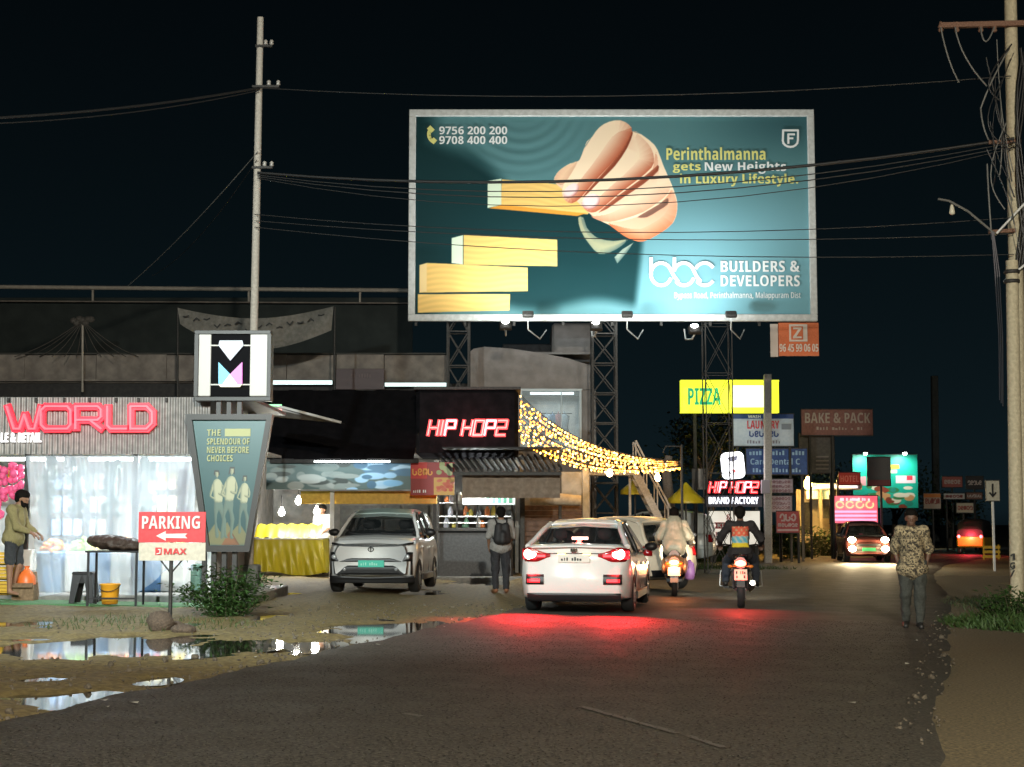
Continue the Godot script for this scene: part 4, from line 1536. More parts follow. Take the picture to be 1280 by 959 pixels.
func bulb(called: String, label: String, at: Vector3, cord: float, c: Color, energy: float, r: float, group: String) -> void:
	var t := thing(called, label, "bulb", at, 0.0, group)
	var st := mb(true)
	lathe(st, [[0.001, -r], [r * 0.6, -r * 0.8], [r, 0], [r * 0.75, r * 0.7], [r * 0.35, r * 1.4], [r * 0.3, r * 1.7]], 10, Transform3D(), false)
	obj("bulb_glass", st, glow("bulb_%s" % c.to_html(), c, 30.0), t)
	var w := mb(true)
	tube(w, [Vector3(0, r * 1.5, 0), Vector3(0, r * 1.5 + cord, 0)], 0.012, 5)
	obj("cord", w, M["black_plastic"], t)
	lamp(t, Vector3.ZERO, c, energy, r)

func build_hiphop() -> void:
	var d := 39.0
	var steel: Material = M["dark_steel"]
	var dark: Material = M["dark_board"]
	var base := on_ground(500, d)
	var t := thing("dark_shop", "dark fronted shop row with slanted red and white HIP HOP letters", "shop", base)
	var black := noisy("black_cladding", Color(0.006, 0.006, 0.007), Color(0.012, 0.011, 0.013), 0.015, 0.4, 0.75)
	black.metallic_specular = 0.15
	blk(t, "fascia_box", 520, 648, 486, 571, d - 1.4, 1.6, black)
	blk(t, "fascia_cap", 517, 651, 483.5, 487, d - 1.45, 1.75, steel)
	led_word(t, 535, 634, 526, 544, d - 1.42, 0.09, 0.05)
	lamp(t, P(586, 536, d - 2.1) - base, Color(1.0, 0.25, 0.25), 0.9, 0.25)
	# sloping dark awning of overlapping sheets
	var y0 := P(0, 486, d).y
	var y1 := P(0, 574, d - 2.4).y
	var xa := P(337, 0, d).x
	var xb := P(522, 0, d - 1.0).x
	var sheets := 7
	for i in sheets:
		var st := mb(true)
		var sa := lerpf(xa, xb, float(i) / sheets)
		var sb := lerpf(xa, xb, float(i + 1) / sheets) + 0.06
		sheet(st, 10, 8, func(u: float, v: float) -> Vector3:
			return Vector3(lerpf(sa, sb, u), lerpf(y0, y1, v) + 0.012 * sin(u * 10 * PI) + 0.016 * (i % 2) - 0.05 * sin(v * PI), lerpf(-d - 0.5, -d + 2.4, v)) - base)
		obj("awning_sheet", st, black, t)
	blk(t, "awning_lip", 337, 523, 573, 579, d - 2.35, 0.08, dark)
	# long side walls, back wall, floor
	var inner := noisy("stall_wall", Color(0.20, 0.20, 0.19), Color(0.33, 0.32, 0.30), 0.012, 0.4, 0.8)
	blk(t, "back_wall", 318, 655, 560, 708, d + 3.2, 0.15, inner)
	for px in [318, 545, 647]:
		blk(t, "partition_wall", px - 3, px + 3, 575, 716, d + 0.6, 2.7, inner)
	blk(t, "ceiling_board", 318, 652, 566, 569, d - 0.2, 3.5, inner)
	var slab := mb()
	var c0 := on_ground(484, d + 1.0)
	box(slab, Vector3(c0.x, c0.y - 0.02, c0.z) - base, Vector3(7.4, 0.1, 5.2))
	obj("floor_slab", slab, M["wet_concrete"], t)
	# windows in the grey back wall
	for a in [[425, 478], [482, 500], [505, 535]]:
		blk(t, "wall_panel", a[0], a[1], 632, 690, d + 3.1, 0.06, noisy("grey_panel", Color(0.10, 0.11, 0.11), Color(0.17, 0.18, 0.17), 0.02, 0.5, 0.6))
	# printed banners under the awning
	var g := RandomNumberGenerator.new()
	g.seed = 5
	var ice := []
	for i in 60:
		var x := g.randf() * 256
		var q := Color(0.42, 0.50, 0.50) if x < 150 else Color(0.45, 0.72, 0.92)
		ice.append([x, g.randf() * 56, g.randf_range(8, 26), g.randf_range(4, 11), q.lightened(g.randf_range(0, 0.5)) if i % 3 else q.darkened(0.35)])
	print_panel(t, "frozen_food_banner", 333, 513, 577, 612, d - 2.2, 0.03, picture("ice_print", print_blobs(256, 56, Color(0.34, 0.44, 0.45), ice), 0.5))
	var food := [[20, 20, 22, 22, Color(0.75, 0.1, 0.08)]]
	for i in 12:
		food.append([g.randf_range(66, 108), g.randf_range(2, 30), 8, 7, Color(0.55, 0.60, 0.35).lightened(g.randf() * 0.3)])
	food.append([88, 62, 30, 24, Color(0.80, 0.62, 0.30)])
	for i in 26:
		food.append([88 + g.randf_range(-20, 20), 60 + g.randf_range(-15, 15), 6, 4, Color(0.72, 0.22, 0.08).lightened(g.randf() * 0.3)])
	print_panel(t, "dish_banner", 513.5, 568, 578, 619, d - 2.1, 0.03, picture("dish_print", print_blobs(112, 84, Color(0.56, 0.03, 0.05), food), 0.5))
	var cu := mb()
	var q0 := P(528, 590, d - 2.11) - base
	curls(cu, Vector2(q0.x, q0.y), 0.5, 0.16, 4, 3, 0.03, q0.z)
	obj("lettering", cu, mat("banner_orange", Color(0.8, 0.35, 0.05), 0.5), t)
	smudge(t, 516, 533, 612, 616, d - 2.11, M["print_white"], 7, 1)
	var bp := P(440, 577, d - 2.75) - base
	var bsl := mb(true)
	tube(bsl, [bp - Vector3(0.9, 0, 0), bp + Vector3(0.9, 0, 0)], 0.022, 8)
	obj("banner_strip_light", bsl, glow("strip_light", Color(0.93, 1.0, 1.0), 14.0), t)
	area(t, bp - Vector3(0, 0.05, 0.03), bp + Vector3(0, -0.55, -0.6), 1.8, 0.06, Color(0.9, 1.0, 1.0), 0.55)
	# yellow beam and white post
	blk(t, "yellow_beam", 376, 546, 614, 630, d - 1.6, 0.12, noisy("yellow_paint", Color(0.55, 0.32, 0.02), Color(0.70, 0.44, 0.04), 0.02, 0.7, 0.5))
	to_ground(t, "white_post", 412.5, 417.5, 614, d - 1.75, 0.1, M["whitewash"])
	to_ground(t, "dark_post", 541, 546, 630, d - 1.6, 0.1, steel)
	# bulbs over the counter
	var i := 0
	for a in [[352, 641], [373, 627], [396, 640]]:
		bulb("hanging_bulb", ["bare white bulb nearest the tapered poster, over the yellow counter", "topmost bare white bulb below the yellow beam", "bare white bulb hanging next to the white post"][i], P(a[0], a[1], d - 1.2), 0.3, Color(1.0, 0.97, 0.88), 2.4, 0.085, "bulbs over the yellow counter")
		i += 1
	# counter under a yellow plastic sheet
	var yg := on_ground(366, d - 1.4)
	var yc := thing("covered_counter", "food counter draped in yellow plastic sheet with a clear cover on top", "counter", yg)
	var yl := mat("yellow_sheet", Color(0.62, 0.52, 0.03), 0.35)
	yl.backlight_enabled = true
	yl.backlight = Color(0.5, 0.42, 0.05)
	var a0 := P(318, 654, d - 1.4) - yg
	var a1 := P(404, 654, d - 1.4) - yg
	var ys := mb(true)
	sheet(ys, 60, 16, func(u: float, v: float) -> Vector3:
		var x := lerpf(a0.x, a1.x, u) + v * 0.16 * (u - 0.45)
		var fold := 0.05 * sin(u * 21.0 + v * 3.0) * v + 0.025 * sin(u * 57.0 - v * 5.0) * v
		return Vector3(x, lerpf(0.92, 0.08 + 0.05 * sin(u * 7.0), v), 0.05 + fold))
	obj("yellow_drape", ys, yl, yc)
	var sd := mb(true)
	sheet(sd, 14, 12, func(u: float, v: float) -> Vector3:
		return Vector3(a1.x + v * 0.09 + 0.03 * sin(u * 13.0) * v, lerpf(0.92, 0.10, v), 0.05 - u * 1.2))
	obj("side_drape", sd, yl, yc)
	var tp := mb()
	box(tp, Vector3((a0.x + a1.x) / 2, 0.93, -0.55), Vector3(a1.x - a0.x, 0.03, 1.25))
	obj("counter_top", tp, M["whitewash"], yc)
	var cv := mb(true)
	sheet(cv, 40, 10, func(u: float, v: float) -> Vector3:
		return Vector3(lerpf(a0.x, a1.x - 0.05, u), 0.96 + 0.32 * sin(v * PI * 0.5) + 0.02 * sin(u * 40.0), 0.02 - v * 0.6))
	obj("clear_cover", cv, yl, yc)
	# glass display cabinet and dark counter
	var cg := on_ground(594, d - 0.8)
	var dc := thing("display_counter", "lit snack display on a dark counter beside the parked white car", "counter", cg)
	to_ground(dc, "counter_base", 547, 641, 664, d - 0.8, 0.8, noisy("dark_counter", Color(0.02, 0.021, 0.022), Color(0.04, 0.04, 0.042), 0.03, 0.8, 0.5))
	blk(dc, "counter_edge", 546, 642, 660, 664, d - 0.85, 0.9, steel)
	for y in [628, 645, 653]:
		blk(dc, "shelf", 548, 640, y, y + 1.5, d - 0.6, 0.5, M["whitewash"])
	for px in [548, 571, 597, 620, 640]:
		blk(dc, "upright", px - 1.0, px + 1.0, 615, 661, d - 0.62, 0.04, steel)
	for k in 26:
		var x := g.randf_range(552, 630)
		var row: int = [627.5, 644.5, 659.5][k % 3]
		var hh := g.randf_range(5, 13)
		var bt := mb(true)
		var p := P(x, row + 0.5, d - 0.4) - cg
		lathe(bt, [[0.06, 0], [0.07, 0.02], [0.065, hh * 0.013], [0.03, hh * 0.018], [0.03, hh * 0.021]], 8, Transform3D(Basis(), p))
		obj("jar", bt, mat("jar_%d" % (k % 5), [Color(0.7, 0.68, 0.6), Color(0.65, 0.2, 0.06), Color(0.6, 0.5, 0.1), Color(0.15, 0.3, 0.2), Color(0.45, 0.5, 0.6)][k % 5], 0.35), dc)
	blk(dc, "cabinet_light_box", 578, 644, 616, 631, d - 0.9, 0.12, glow("menu_panel", Color(0.75, 0.95, 0.88), 0.55))
	for k in 5:
		blk(dc, "menu_stripe", 608 + k * 7, 612 + k * 7, 622, 629, d - 0.91, 0.02, mat("menu_green", Color(0.1, 0.3, 0.2), 0.5))
	bulb("cabinet_bulb", "bare bright bulb above the snack display", P(596, 615, d - 1.3), 0.25, Color(0.92, 1.0, 0.98), 4.0, 0.08, "")
	# slatted pergola running out to the side
	var pg := P(640, 580, d - 1.5)
	var pt := thing("slatted_canopy", "flat canopy of dark slanting slats under the HIP HOP fascia", "canopy", pg)
	for k in 19:
		var st := mb()
		var f := P(565 + k * 7.6, 588, d - 3.2) - pg
		var r := P(548 + k * 8.0, 569, d + 0.2) - pg
		bar(st, f, r, 0.05, 0.07)
		obj("slat", st, noisy("slat_wood", Color(0.03, 0.028, 0.026), Color(0.07, 0.065, 0.06), 0.03, 0.8, 0.85), pt)
	for a in [[566, 588.5, d - 3.2, 702], [550, 569.5, d + 0.2, 692]]:
		var st := mb()
		bar(st, P(a[0], a[1], a[2]) - pg - Vector3(0, 0.07, 0), P(a[3], a[1], a[2]) - pg - Vector3(0, 0.07, 0), 0.08)
		obj("beam", st, steel, pt)
	var cover := mb()
	var k0 := P(556, 566, d - 1.5) - pg
	var k1 := P(700, 566, d - 1.5) - pg
	box(cover, Vector3((k0.x + k1.x) / 2, 0.36, 0), Vector3(k1.x - k0.x, 0.03, 3.2), Basis(Vector3.RIGHT, 0.02))
	obj("roof_sheet", cover, dark, pt)
	for px in [700]:
		var p := P(px, 589, d - 0.3)
		var st := mb()
		bar(st, Vector3(p.x, gh(p.x, 0) - 0.02, p.z) - pg, p - pg, 0.08)
		obj("post", st, steel, pt)
	var hang := mb(true)
	var h0 := P(578, 590, d - 2.9) - pg
	var h1 := P(700, 590, d - 2.9) - pg
	sheet(hang, 40, 8, func(u: float, v: float) -> Vector3:
		return Vector3(lerpf(h0.x, h1.x, u), h0.y - v * 0.62, h0.z + 0.03 * sin(u * 30 + v * 2)))
	obj("cloth_valance", hang, noisy("brown_cloth", Color(0.16, 0.12, 0.09), Color(0.26, 0.20, 0.15), 0.02, 0.6, 0.9), pt)
	# rolled awning and shutter to the right
	var rw := thing("brown_shutter_stall", "closed brown shutter stall with a rolled cloth awning behind the sedan", "stall", on_ground(690, d))
	to_ground(rw, "side_frame", 650, 656, 600, d - 0.1, 0.2, steel)
	var sh := noisy("rust_shutter", Color(0.09, 0.05, 0.035), Color(0.17, 0.10, 0.07), 0.02, 0.6, 0.7)
	for k in 12:
		blk(rw, "shutter_slat", 656, 728, 632 + k * 6.5, 638 + k * 6.5, d + 0.1 + 0.015 * (k % 2), 0.05, sh)
	to_ground(rw, "side_frame", 728, 736, 585, d - 0.1, 0.3, M["stall_wall"])
	var roll := mb(true)
	tube(roll, [P(662, 625, d - 0.4) - rw.position, P(695, 624, d - 0.4) - rw.position, P(726, 626, d - 0.4) - rw.position], [0.14, 0.16, 0.13], 12)
	obj("rolled_awning", roll, noisy("cream_cloth", Color(0.26, 0.22, 0.17), Color(0.40, 0.35, 0.27), 0.02, 0.6, 0.9), rw)
	to_ground(rw, "back_wall", 650, 735, 590, d + 0.5, 0.12, M["stall_wall"])

func build_showroom() -> void:
	var d := 47.0
	var base := on_ground(660, d)
	var t := thing("showroom_building", "beige two storey building with curved parapet behind the HIP HOP shop", "building", base)
	var beige := noisy("beige_render", Color(0.205, 0.19, 0.18), Color(0.295, 0.275, 0.265), 0.01, 0.25, 0.85, 0.4)
	var steel: Material = M["dark_steel"]
	var pv := PackedVector2Array()
	for q in [[585, 487], [585, 442], [592, 436], [606, 433.5], [640, 436], [680, 442], [710, 448], [742, 458], [742, 487]]:
		var p: Vector3 = P(q[0], q[1], d) - base
		pv.append(Vector2(p.x, p.y))
	var st := mb()
	prism(st, pv, 0.3, Transform3D(Basis(), Vector3(0, 0, -0.15)))
	obj("curved_parapet", st, beige, t)
	to_ground(t, "facade_wall", 585, 651, 487.2, d + 0.02, 0.25, beige)
	to_ground(t, "corner_column", 727, 745, 487.3, d - 0.06, 0.5, beige)
	blk(t, "facade_wall", 651, 727, 562, 606, d + 0.02, 0.25, beige)
	blk(t, "upper_block", 690, 742, 404, 452, d + 2.0, 3.0, beige)
	blk(t, "roof_slab", 585, 742, 440, 443, d + 0.4, 7.0, beige)
	blk(t, "side_wall", 738, 743, 450, 690, d + 0.5, 7.0, beige)
	blk(t, "roof_vent", 628, 700, 430, 448, d + 3.0, 0.6, M["dark_board"])
	# lit show window
	blk(t, "room_back_wall", 645, 735, 480, 570, d + 3.0, 0.1, M["whitewash"])
	blk(t, "room_floor", 645, 735, 562, 565, d + 0.1, 3.0, M["whitewash"])
	blk(t, "room_ceiling", 645, 735, 483, 486, d + 0.1, 3.0, M["whitewash"])
	for a in [[650, 653], [724, 727.5], [701, 702.5]]:
		blk(t, "window_frame", a[0], a[1], 489, 562, d - 0.02, 0.1, mat("pale_frame", Color(0.45, 0.55, 0.6), 0.4))
	blk(t, "window_head", 649, 728, 486, 489, d - 0.03, 0.12, M["pale_frame"])
	blk(t, "window_pane", 653, 724, 489, 562, d + 0.05, 0.015, pane("shop_glass", Color(0.75, 0.9, 0.95), 0.12, 0.24)).material_override.metallic_specular = 0.04
	var p := P(690, 492, d + 1.4) - base
	var tb := mb(true)
	tube(tb, [p - Vector3(0.7, 0, 0), p + Vector3(0.7, 0, 0)], 0.04, 8)
	obj("strip_light", tb, glow("strip_cool", Color(0.75, 0.95, 1.0), 2.0), t)
	area(t, p - Vector3(0, 0.08, 0), p - Vector3(0, 2, 0), 1.4, 0.2, Color(0.72, 0.93, 1.0), 2.2)
	for k in 6:
		var g := mb(true)
		var c := P(668 + k * 7.5, 522, d + 1.7) - base
		lathe(g, [[0.02, -0.75], [0.17, -0.72], [0.12, -0.3], [0.17, 0.05], [0.03, 0.12], [0.01, 0.2]], 10, Transform3D(Basis.from_scale(Vector3(1, 1, 0.5)), c))
		obj("hanging_garment", g, mat("garment_%d" % (k % 3), [Color(0.08, 0.1, 0.14), Color(0.22, 0.10, 0.10), Color(0.25, 0.28, 0.3)][k % 3], 0.9), t)
	var rail := mb()
	bar(rail, P(660, 517, d + 1.7) - base, P(715, 517, d + 1.7) - base, 0.03)
	obj("garment_rail", rail, steel, t)
	# roofs and parapets running to the left
	var pd := 46.0
	var pb := on_ground(280, pd)
	var lt := thing("long_roofed_hall", "long dark hall with panelled parapet and pale gutter behind the stalls", "building", pb)
	var pan := noisy("parapet_panel", Color(0.15, 0.13, 0.115), Color(0.25, 0.22, 0.19), 0.012, 0.3, 0.85)
	var pan_dark := noisy("parapet_panel_dark", Color(0.035, 0.037, 0.033), Color(0.06, 0.058, 0.052), 0.012, 0.3, 0.85)
	var edges := [-60, 30, 120, 208, 270, 358, 420, 480, 560]
	for i in edges.size() - 1:
		blk(lt, "parapet_panel", edges[i] + 0.6, edges[i + 1] - 0.6, 443 + (i % 2), 479, pd + 0.05 * (i % 2), 0.15, pan)
	blk(lt, "parapet_coping", -60, 562, 441, 443, pd - 0.05, 0.3, pan_dark)
	blk(lt, "ledge", -60, 240, 474, 476.5, pd - 0.3, 0.3, pan)
	to_ground(lt, "lower_wall", -60, 585, 479.5, pd + 0.1, 0.2, M["dark_board"])
	blk(lt, "upper_wall", -80, 515, 372, 442, pd + 8.0, 0.2, noisy("green_black_wall", Color(0.010, 0.016, 0.015), Color(0.02, 0.028, 0.026), 0.01, 0.2, 0.8))
	var gt := mb(true)
	tube(gt, [P(-80, 358, pd + 7.7) - pb, P(250, 361, pd + 7.7) - pb, P(514, 363, pd + 7.7) - pb], 0.075, 10)
	obj("gutter_pipe", gt, noisy("pale_gutter", Color(0.30, 0.27, 0.23), Color(0.42, 0.38, 0.32), 0.02, 0.5, 0.6), lt)
	var gt2 := mb(true)
	tube(gt2, [P(-80, 376, pd + 7.6) - pb, P(514, 379, pd + 7.6) - pb], 0.03, 6)
	obj("lower_pipe", gt2, pan, lt)
	for px in [116, 311, 450]:
		var bk := mb()
		bar(bk, P(px, 360, pd + 7.8) - pb, P(px, 378, pd + 7.8) - pb, 0.07)
		obj("gutter_bracket", bk, M["pale_gutter"], lt)
	blk(lt, "roof_deck", -80, 515, 441, 443, pd + 0.2, 8.0, pan_dark)
	# strip lights and the dark red board on the parapet
	for a in [[339, 415, 475.5, 480.5], [481, 558, 478.5, 483]]:
		var s := thing("parapet_strip_light", "white strip light on the parapet beside the M totem" if a[0] == 339 else "white strip light on the parapet over the HIP HOP box", "strip light", P((a[0] + a[1]) / 2.0, a[2], pd - 0.35))
		blk(s, "tube", a[0], a[1], a[2], a[3], pd - 0.4, 0.09, glow("parapet_tube", Color(0.75, 1.0, 0.97), 1.1))
		blk(s, "back_plate", a[0] - 1, a[1] + 1, a[2] - 0.5, a[3] + 0.5, pd - 0.3, 0.22, steel)
		area(s, Vector3(0, -0.1, 0.06), Vector3(0, -1, 0.8), 1.8, 0.08, Color(0.75, 1.0, 0.97), 0.8)
	var mr := thing("maroon_board", "unlit dark maroon signboard between the parapet strip lights", "signboard", P(450, 486, pd - 0.4))
	blk(mr, "board", 420, 480, 461, 487, pd - 0.42, 0.1, mat("maroon", Color(0.035, 0.008, 0.010), 0.5))
	blk(mr, "mounting_rail", 424, 476, 487.2, 489.5, pd - 0.40, 0.35, steel)
	smudge(mr, 438, 464, 466, 472, pd - 0.425, mat("maroon_type", Color(0.07, 0.03, 0.03), 0.5), 8, 2)
	# netting tent on the roof, sagging cloth
	var nt := thing("roof_net", "thin rope netting hung from a short mast on the dark roof", "netting", P(103, 475, pd - 0.6))
	var np := nt.position
	var mast := mb(true)
	tube(mast, [P(103, 490, pd - 0.6) - np, P(103, 400, pd - 0.6) - np], 0.035, 6)
	obj("mast", mast, M["pale_gutter"], nt)
	var rope := noisy("net_rope", Color(0.05, 0.045, 0.04), Color(0.10, 0.09, 0.08), 0.03, 1, 0.9)
	for k in 11:
		var e := Vector2(18 + k * 15.5, 446)
		var r := mb(true)
		var pts := []
		for j in 7:
			var f := j / 6.0
			pts.append(P(lerpf(103, e.x, pow(f, 0.85)), 401 + (e.y - 401) * pow(f, 0.8) + 4 * sin(f * PI), pd - 0.6 + sin(k * 1.3) * f) - np)
		tube(r, pts, 0.013, 4)
		obj("rope", r, rope, nt)
	var crown := mb(true)
	for k in 7:
		ball(crown, P(92 + k * 3.6, 401 + 3 * sin(k * 2.0), pd - 0.6) - np, Vector3(0.12, 0.10, 0.12), 8)
	obj("knotted_top", crown, rope, nt)
	var cd := 42.0
	var ct := thing("sagging_cloth_banner", "grey sagging cloth banner strung behind the M totem", "banner", P(320, 440, cd))
	var cs := mb(true)
	sheet(cs, 50, 12, func(u: float, v: float) -> Vector3:
		var top := 385.0 + 14.0 * sin(u * PI) - 2.0 * u
		var bot := 405.0 + 32.0 * sin(pow(u, 0.9) * PI * 0.92)
		return P(lerpf(222, 417, u) + 6 * v * (0.5 - u), lerpf(top, maxf(bot, top + 12), v), cd + 0.08 * sin(u * 17.0 + v * 3.0)) - ct.position)
	obj("cloth", cs, noisy("grey_cloth", Color(0.12, 0.115, 0.10), Color(0.20, 0.19, 0.17), 0.02, 0.6, 0.9), ct)
	var mk := mb()
	for k in 14:
		var u := (k + 0.8) / 15.0
		var c := P(lerpf(222, 417, u), 393.0 + 16.0 * sin(u * PI) + 3 * sin(k * 2.3), cd - 0.12) - ct.position
		stroke(mk, [Vector2(c.x - 0.08, c.y), Vector2(c.x, c.y + 0.08 * sin(k * 1.7)), Vector2(c.x + 0.08, c.y + 0.02)], 0.035, c.z)
	obj("faded_marks", mk, mat("faded_ink", Color(0.03, 0.03, 0.03), 0.8), ct)
	for px in [222, 418]:
		var pl := mb(true)
		tube(pl, [P(px, 384, cd + 0.1) - ct.position, P(px, 500, cd + 0.1) - ct.position], 0.03, 6)
		obj("pole", pl, steel, ct)
	# coloured eave lights on the low roof behind the totem
	var ed := 33.0
	var er := thing("low_tin_roof", "low tin roof edge with green and red eave lights beside the totem", "roof", P(365, 520, ed))
	var rs := mb()
	var e0 := P(312, 506, ed + 0.6) - er.position
	var e1 := P(426, 528, ed - 0.4) - er.position
	bar(rs, P(345, 507, ed) - er.position, e1, 0.07, 0.05)
	obj("white_edge", rs, M["whitewash"], er)
	var under := mb()
	var poly := [P(312, 506, ed), P(345, 507, ed), P(425, 528, ed), P(312, 518, ed + 0.3)]
	quad(under, poly[0] - er.position, poly[1] - er.position, poly[2] - er.position, poly[3] - er.position)
	quad(under, poly[0] - er.position + Vector3(0, 0.03, -0.9), poly[1] - er.position + Vector3(0, 0.03, -0.9), poly[2] - er.position + Vector3(0, 0.03, -0.9), poly[3] - er.position + Vector3(0, 0.03, -0.9))
	quad(under, poly[0] - er.position, poly[1] - er.position, poly[1] - er.position + Vector3(0, 0.03, -0.9), poly[0] - er.position + Vector3(0, 0.03, -0.9))
	quad(under, poly[1] - er.position, poly[2] - er.position, poly[2] - er.position + Vector3(0, 0.03, -0.9), poly[1] - er.position + Vector3(0, 0.03, -0.9))
	obj("roof_sheet", under, M["galvanised_sheet"], er)
	for a in [[505.5, 508, "eave_green", Color(0.1, 1.0, 0.3)], [511, 513.5, "eave_red", Color(1.0, 0.15, 0.1)]]:
		blk(er, "eave_light", 310, 352, a[0], a[1], ed - 0.06, 0.04, glow(a[2], a[3], 0.9))
	for px in [314]:
		var pp := P(px, 520, ed - 0.1)
		var ps := mb()
		bar(ps, Vector3(pp.x, gh(pp.x, 0) - 0.02, pp.z) - er.position, pp - er.position, 0.06)
		obj("post", ps, steel, er)

func build_string_lights() -> void:
	var warm := glow("fairy_bulb", Color(1.0, 0.36, 0.03), 6.0)
	var pale := glow("fairy_bulb_pale", Color(1.0, 0.60, 0.20), 8.0)
	var bm := SphereMesh.new()
	bm.radius = 0.027
	bm.height = 0.06
	bm.radial_segments = 6
	bm.rings = 3
	var n := 20
	var wire: Material = M["black_plastic"]
	for i in n:
		var f := float(i) / (n - 1)
		var a := P(649, lerpf(492, 548, f), 37.2 + 2.8 * (1 - f))
		var b := P(851, lerpf(576, 584, f), 37.6 + 1.2 * (1 - f))
		var t := thing("light_string", "", "string lights", a, 0.0, "warm light strings beside HIP HOP")
		t.set_meta("label", "topmost warm light string from the HIP HOP corner to the pole" if i == 0 else ("lowest warm light string sagging under the others beside HIP HOP" if i == n - 1 else ["", "second", "third", "fourth", "fifth", "sixth", "seventh", "eighth", "ninth", "tenth", "eleventh", "twelfth", "thirteenth", "fourteenth", "fifteenth", "sixteenth", "seventeenth", "eighteenth", "nineteenth"][i] + " warm light string counted down from the topmost beside HIP HOP"))
		var pts := []
		var sag := lerpf(0.45, 0.42, f) + rng.randf_range(-0.09, 0.10)
		for k in 25:
			var u := k / 24.0
			pts.append(a.lerp(b, u) - Vector3(0, sag * 4.0 * u * (1 - u) * (1.25 - 0.5 * u), 0) - a)
		var w := mb(true)
		tube(w, pts, 0.007, 4)
		obj("wire", w, wire, t)
		var count := 40
		for k in count:
			if rng.randf() < 0.10:
				continue
			var u := (k + rng.randf_range(0.05, 0.95)) / count * 24.0
			var j := mini(int(u), 23)
			var p: Vector3 = pts[j].lerp(pts[j + 1], u - j)
			put("bulb", bm, pale if (i + k) % 4 == 0 else warm, t, Transform3D(Basis(), p - Vector3(0, 0.045, 0)))
		if i % 3 == 1:
			lamp(t, pts[10] - Vector3(0, 0.3, 0), Color(1.0, 0.55, 0.15), 0.3, 0.4)
			lamp(t, pts[19] - Vector3(0, 0.3, 0), Color(1.0, 0.55, 0.15), 0.25, 0.4)
	var pp := on_ground(852, 37.4)
	var po := thing("light_pole", "thin dark pole that holds the ends of the warm light strings", "pole", pp)
	var st := mb(true)
	tube(st, [Vector3(0, -0.05, 0), P(852, 556, 37.4) - pp], 0.035, 8)
	obj("shaft", st, M["dark_steel"], po)
	var ar := mb(true)
	tube(ar, [P(852, 558, 37.4) - pp, P(832, 558, 37.4) - pp, P(829, 566, 37.4) - pp], 0.02, 6)
	obj("arm", ar, M["dark_steel"], po)
	for a in [[762, 592, 40.0], [822, 598, 41.5]]:
		bulb("warm_bulb", "warm bare bulb hanging below the light strings near the lattice mast" if a[0] == 762 else "warm bare bulb hanging over the outdoor stair", P(a[0], a[1], a[2]), 0.4, Color(1.0, 0.62, 0.3), 0.5, 0.09, "")
	# outdoor stair
	var sd := 41.5
	var s0 := P(795, 592, sd)
	var s1 := Vector3(P(862, 660, sd).x, gh(4.5, 0), -sd)
	var s := thing("outdoor_stair", "steep metal stair with handrails descending past the yellow awnings", "stair", s1)
	var rail := noisy("stair_paint", Color(0.22, 0.21, 0.20), Color(0.33, 0.32, 0.30), 0.03, 0.8, 0.6)
	for z in [0.0, -0.9]:
		var st2 := mb()
		bar(st2, Vector3(0, 0.0, z), s0 - s1 + Vector3(0, 0, z), 0.06, 0.2)
		obj("stringer", st2, rail, s)
		var hr := mb()
		bar(hr, Vector3(0, 0.9, z), s0 - s1 + Vector3(0, 0.9, z), 0.05)
		for k in 6:
			var q := (s0 - s1) * (k / 5.0) + Vector3(0, 0, z)
			bar(hr, q, q + Vector3(0, 0.9, 0), 0.035)
		obj("handrail", hr, rail, s)
	for k in 12:
		var tr := mb()
		box(tr, (s0 - s1) * ((k + 0.5) / 12.0) + Vector3(0, 0.02, -0.45), Vector3(0.26, 0.03, 0.84))
		obj("tread", tr, rail, s)
	var ld := mb()
	box(ld, s0 - s1 + Vector3(-0.7, 0.0, -0.45), Vector3(1.4, 0.1, 1.0))
	for q in [Vector3(-1.3, 0, 0), Vector3(-1.3, 0, -0.9), Vector3(-0.1, 0, -0.9)]:
		bar(ld, Vector3(q.x + s0.x - s1.x, -0.03, q.z), s0 - s1 + q, 0.07)
	obj("landing", ld, rail, s)
	# yellow awnings
	var yl: Material = M["yellow_sheet"]
	for a in [[775, 812, 597, 613, 43.5], [834, 880, 603, 624, 44.5]]:
		var c := on_ground((a[0] + a[1]) / 2.0, a[4])
		var u := thing("yellow_umbrella", "small yellow market umbrella behind the lattice mast" if a[0] == 775 else "pointed yellow umbrella behind the outdoor stair", "umbrella", c)
		var top: Vector3 = P((a[0] + a[1]) / 2.0, a[2], a[4]) - c
		var r: float = (a[1] - a[0]) / 2.0 / FOCAL * a[4]
		var um := mb(true)
		lathe(um, [[0.02, top.y], [r * 0.5, top.y - (a[3] - a[2]) / FOCAL * a[4] * 0.55], [r, top.y - (a[3] - a[2]) / FOCAL * a[4]], [r, top.y - (a[3] - a[2]) / FOCAL * a[4] - 0.12]], 8, Transform3D(), false)
		obj("canopy", um, yl, u)
		var pl := mb(true)
		tube(pl, [Vector3(0, -0.03, 0), top], 0.025, 6)
		obj("pole", pl, M["dark_steel"], u)

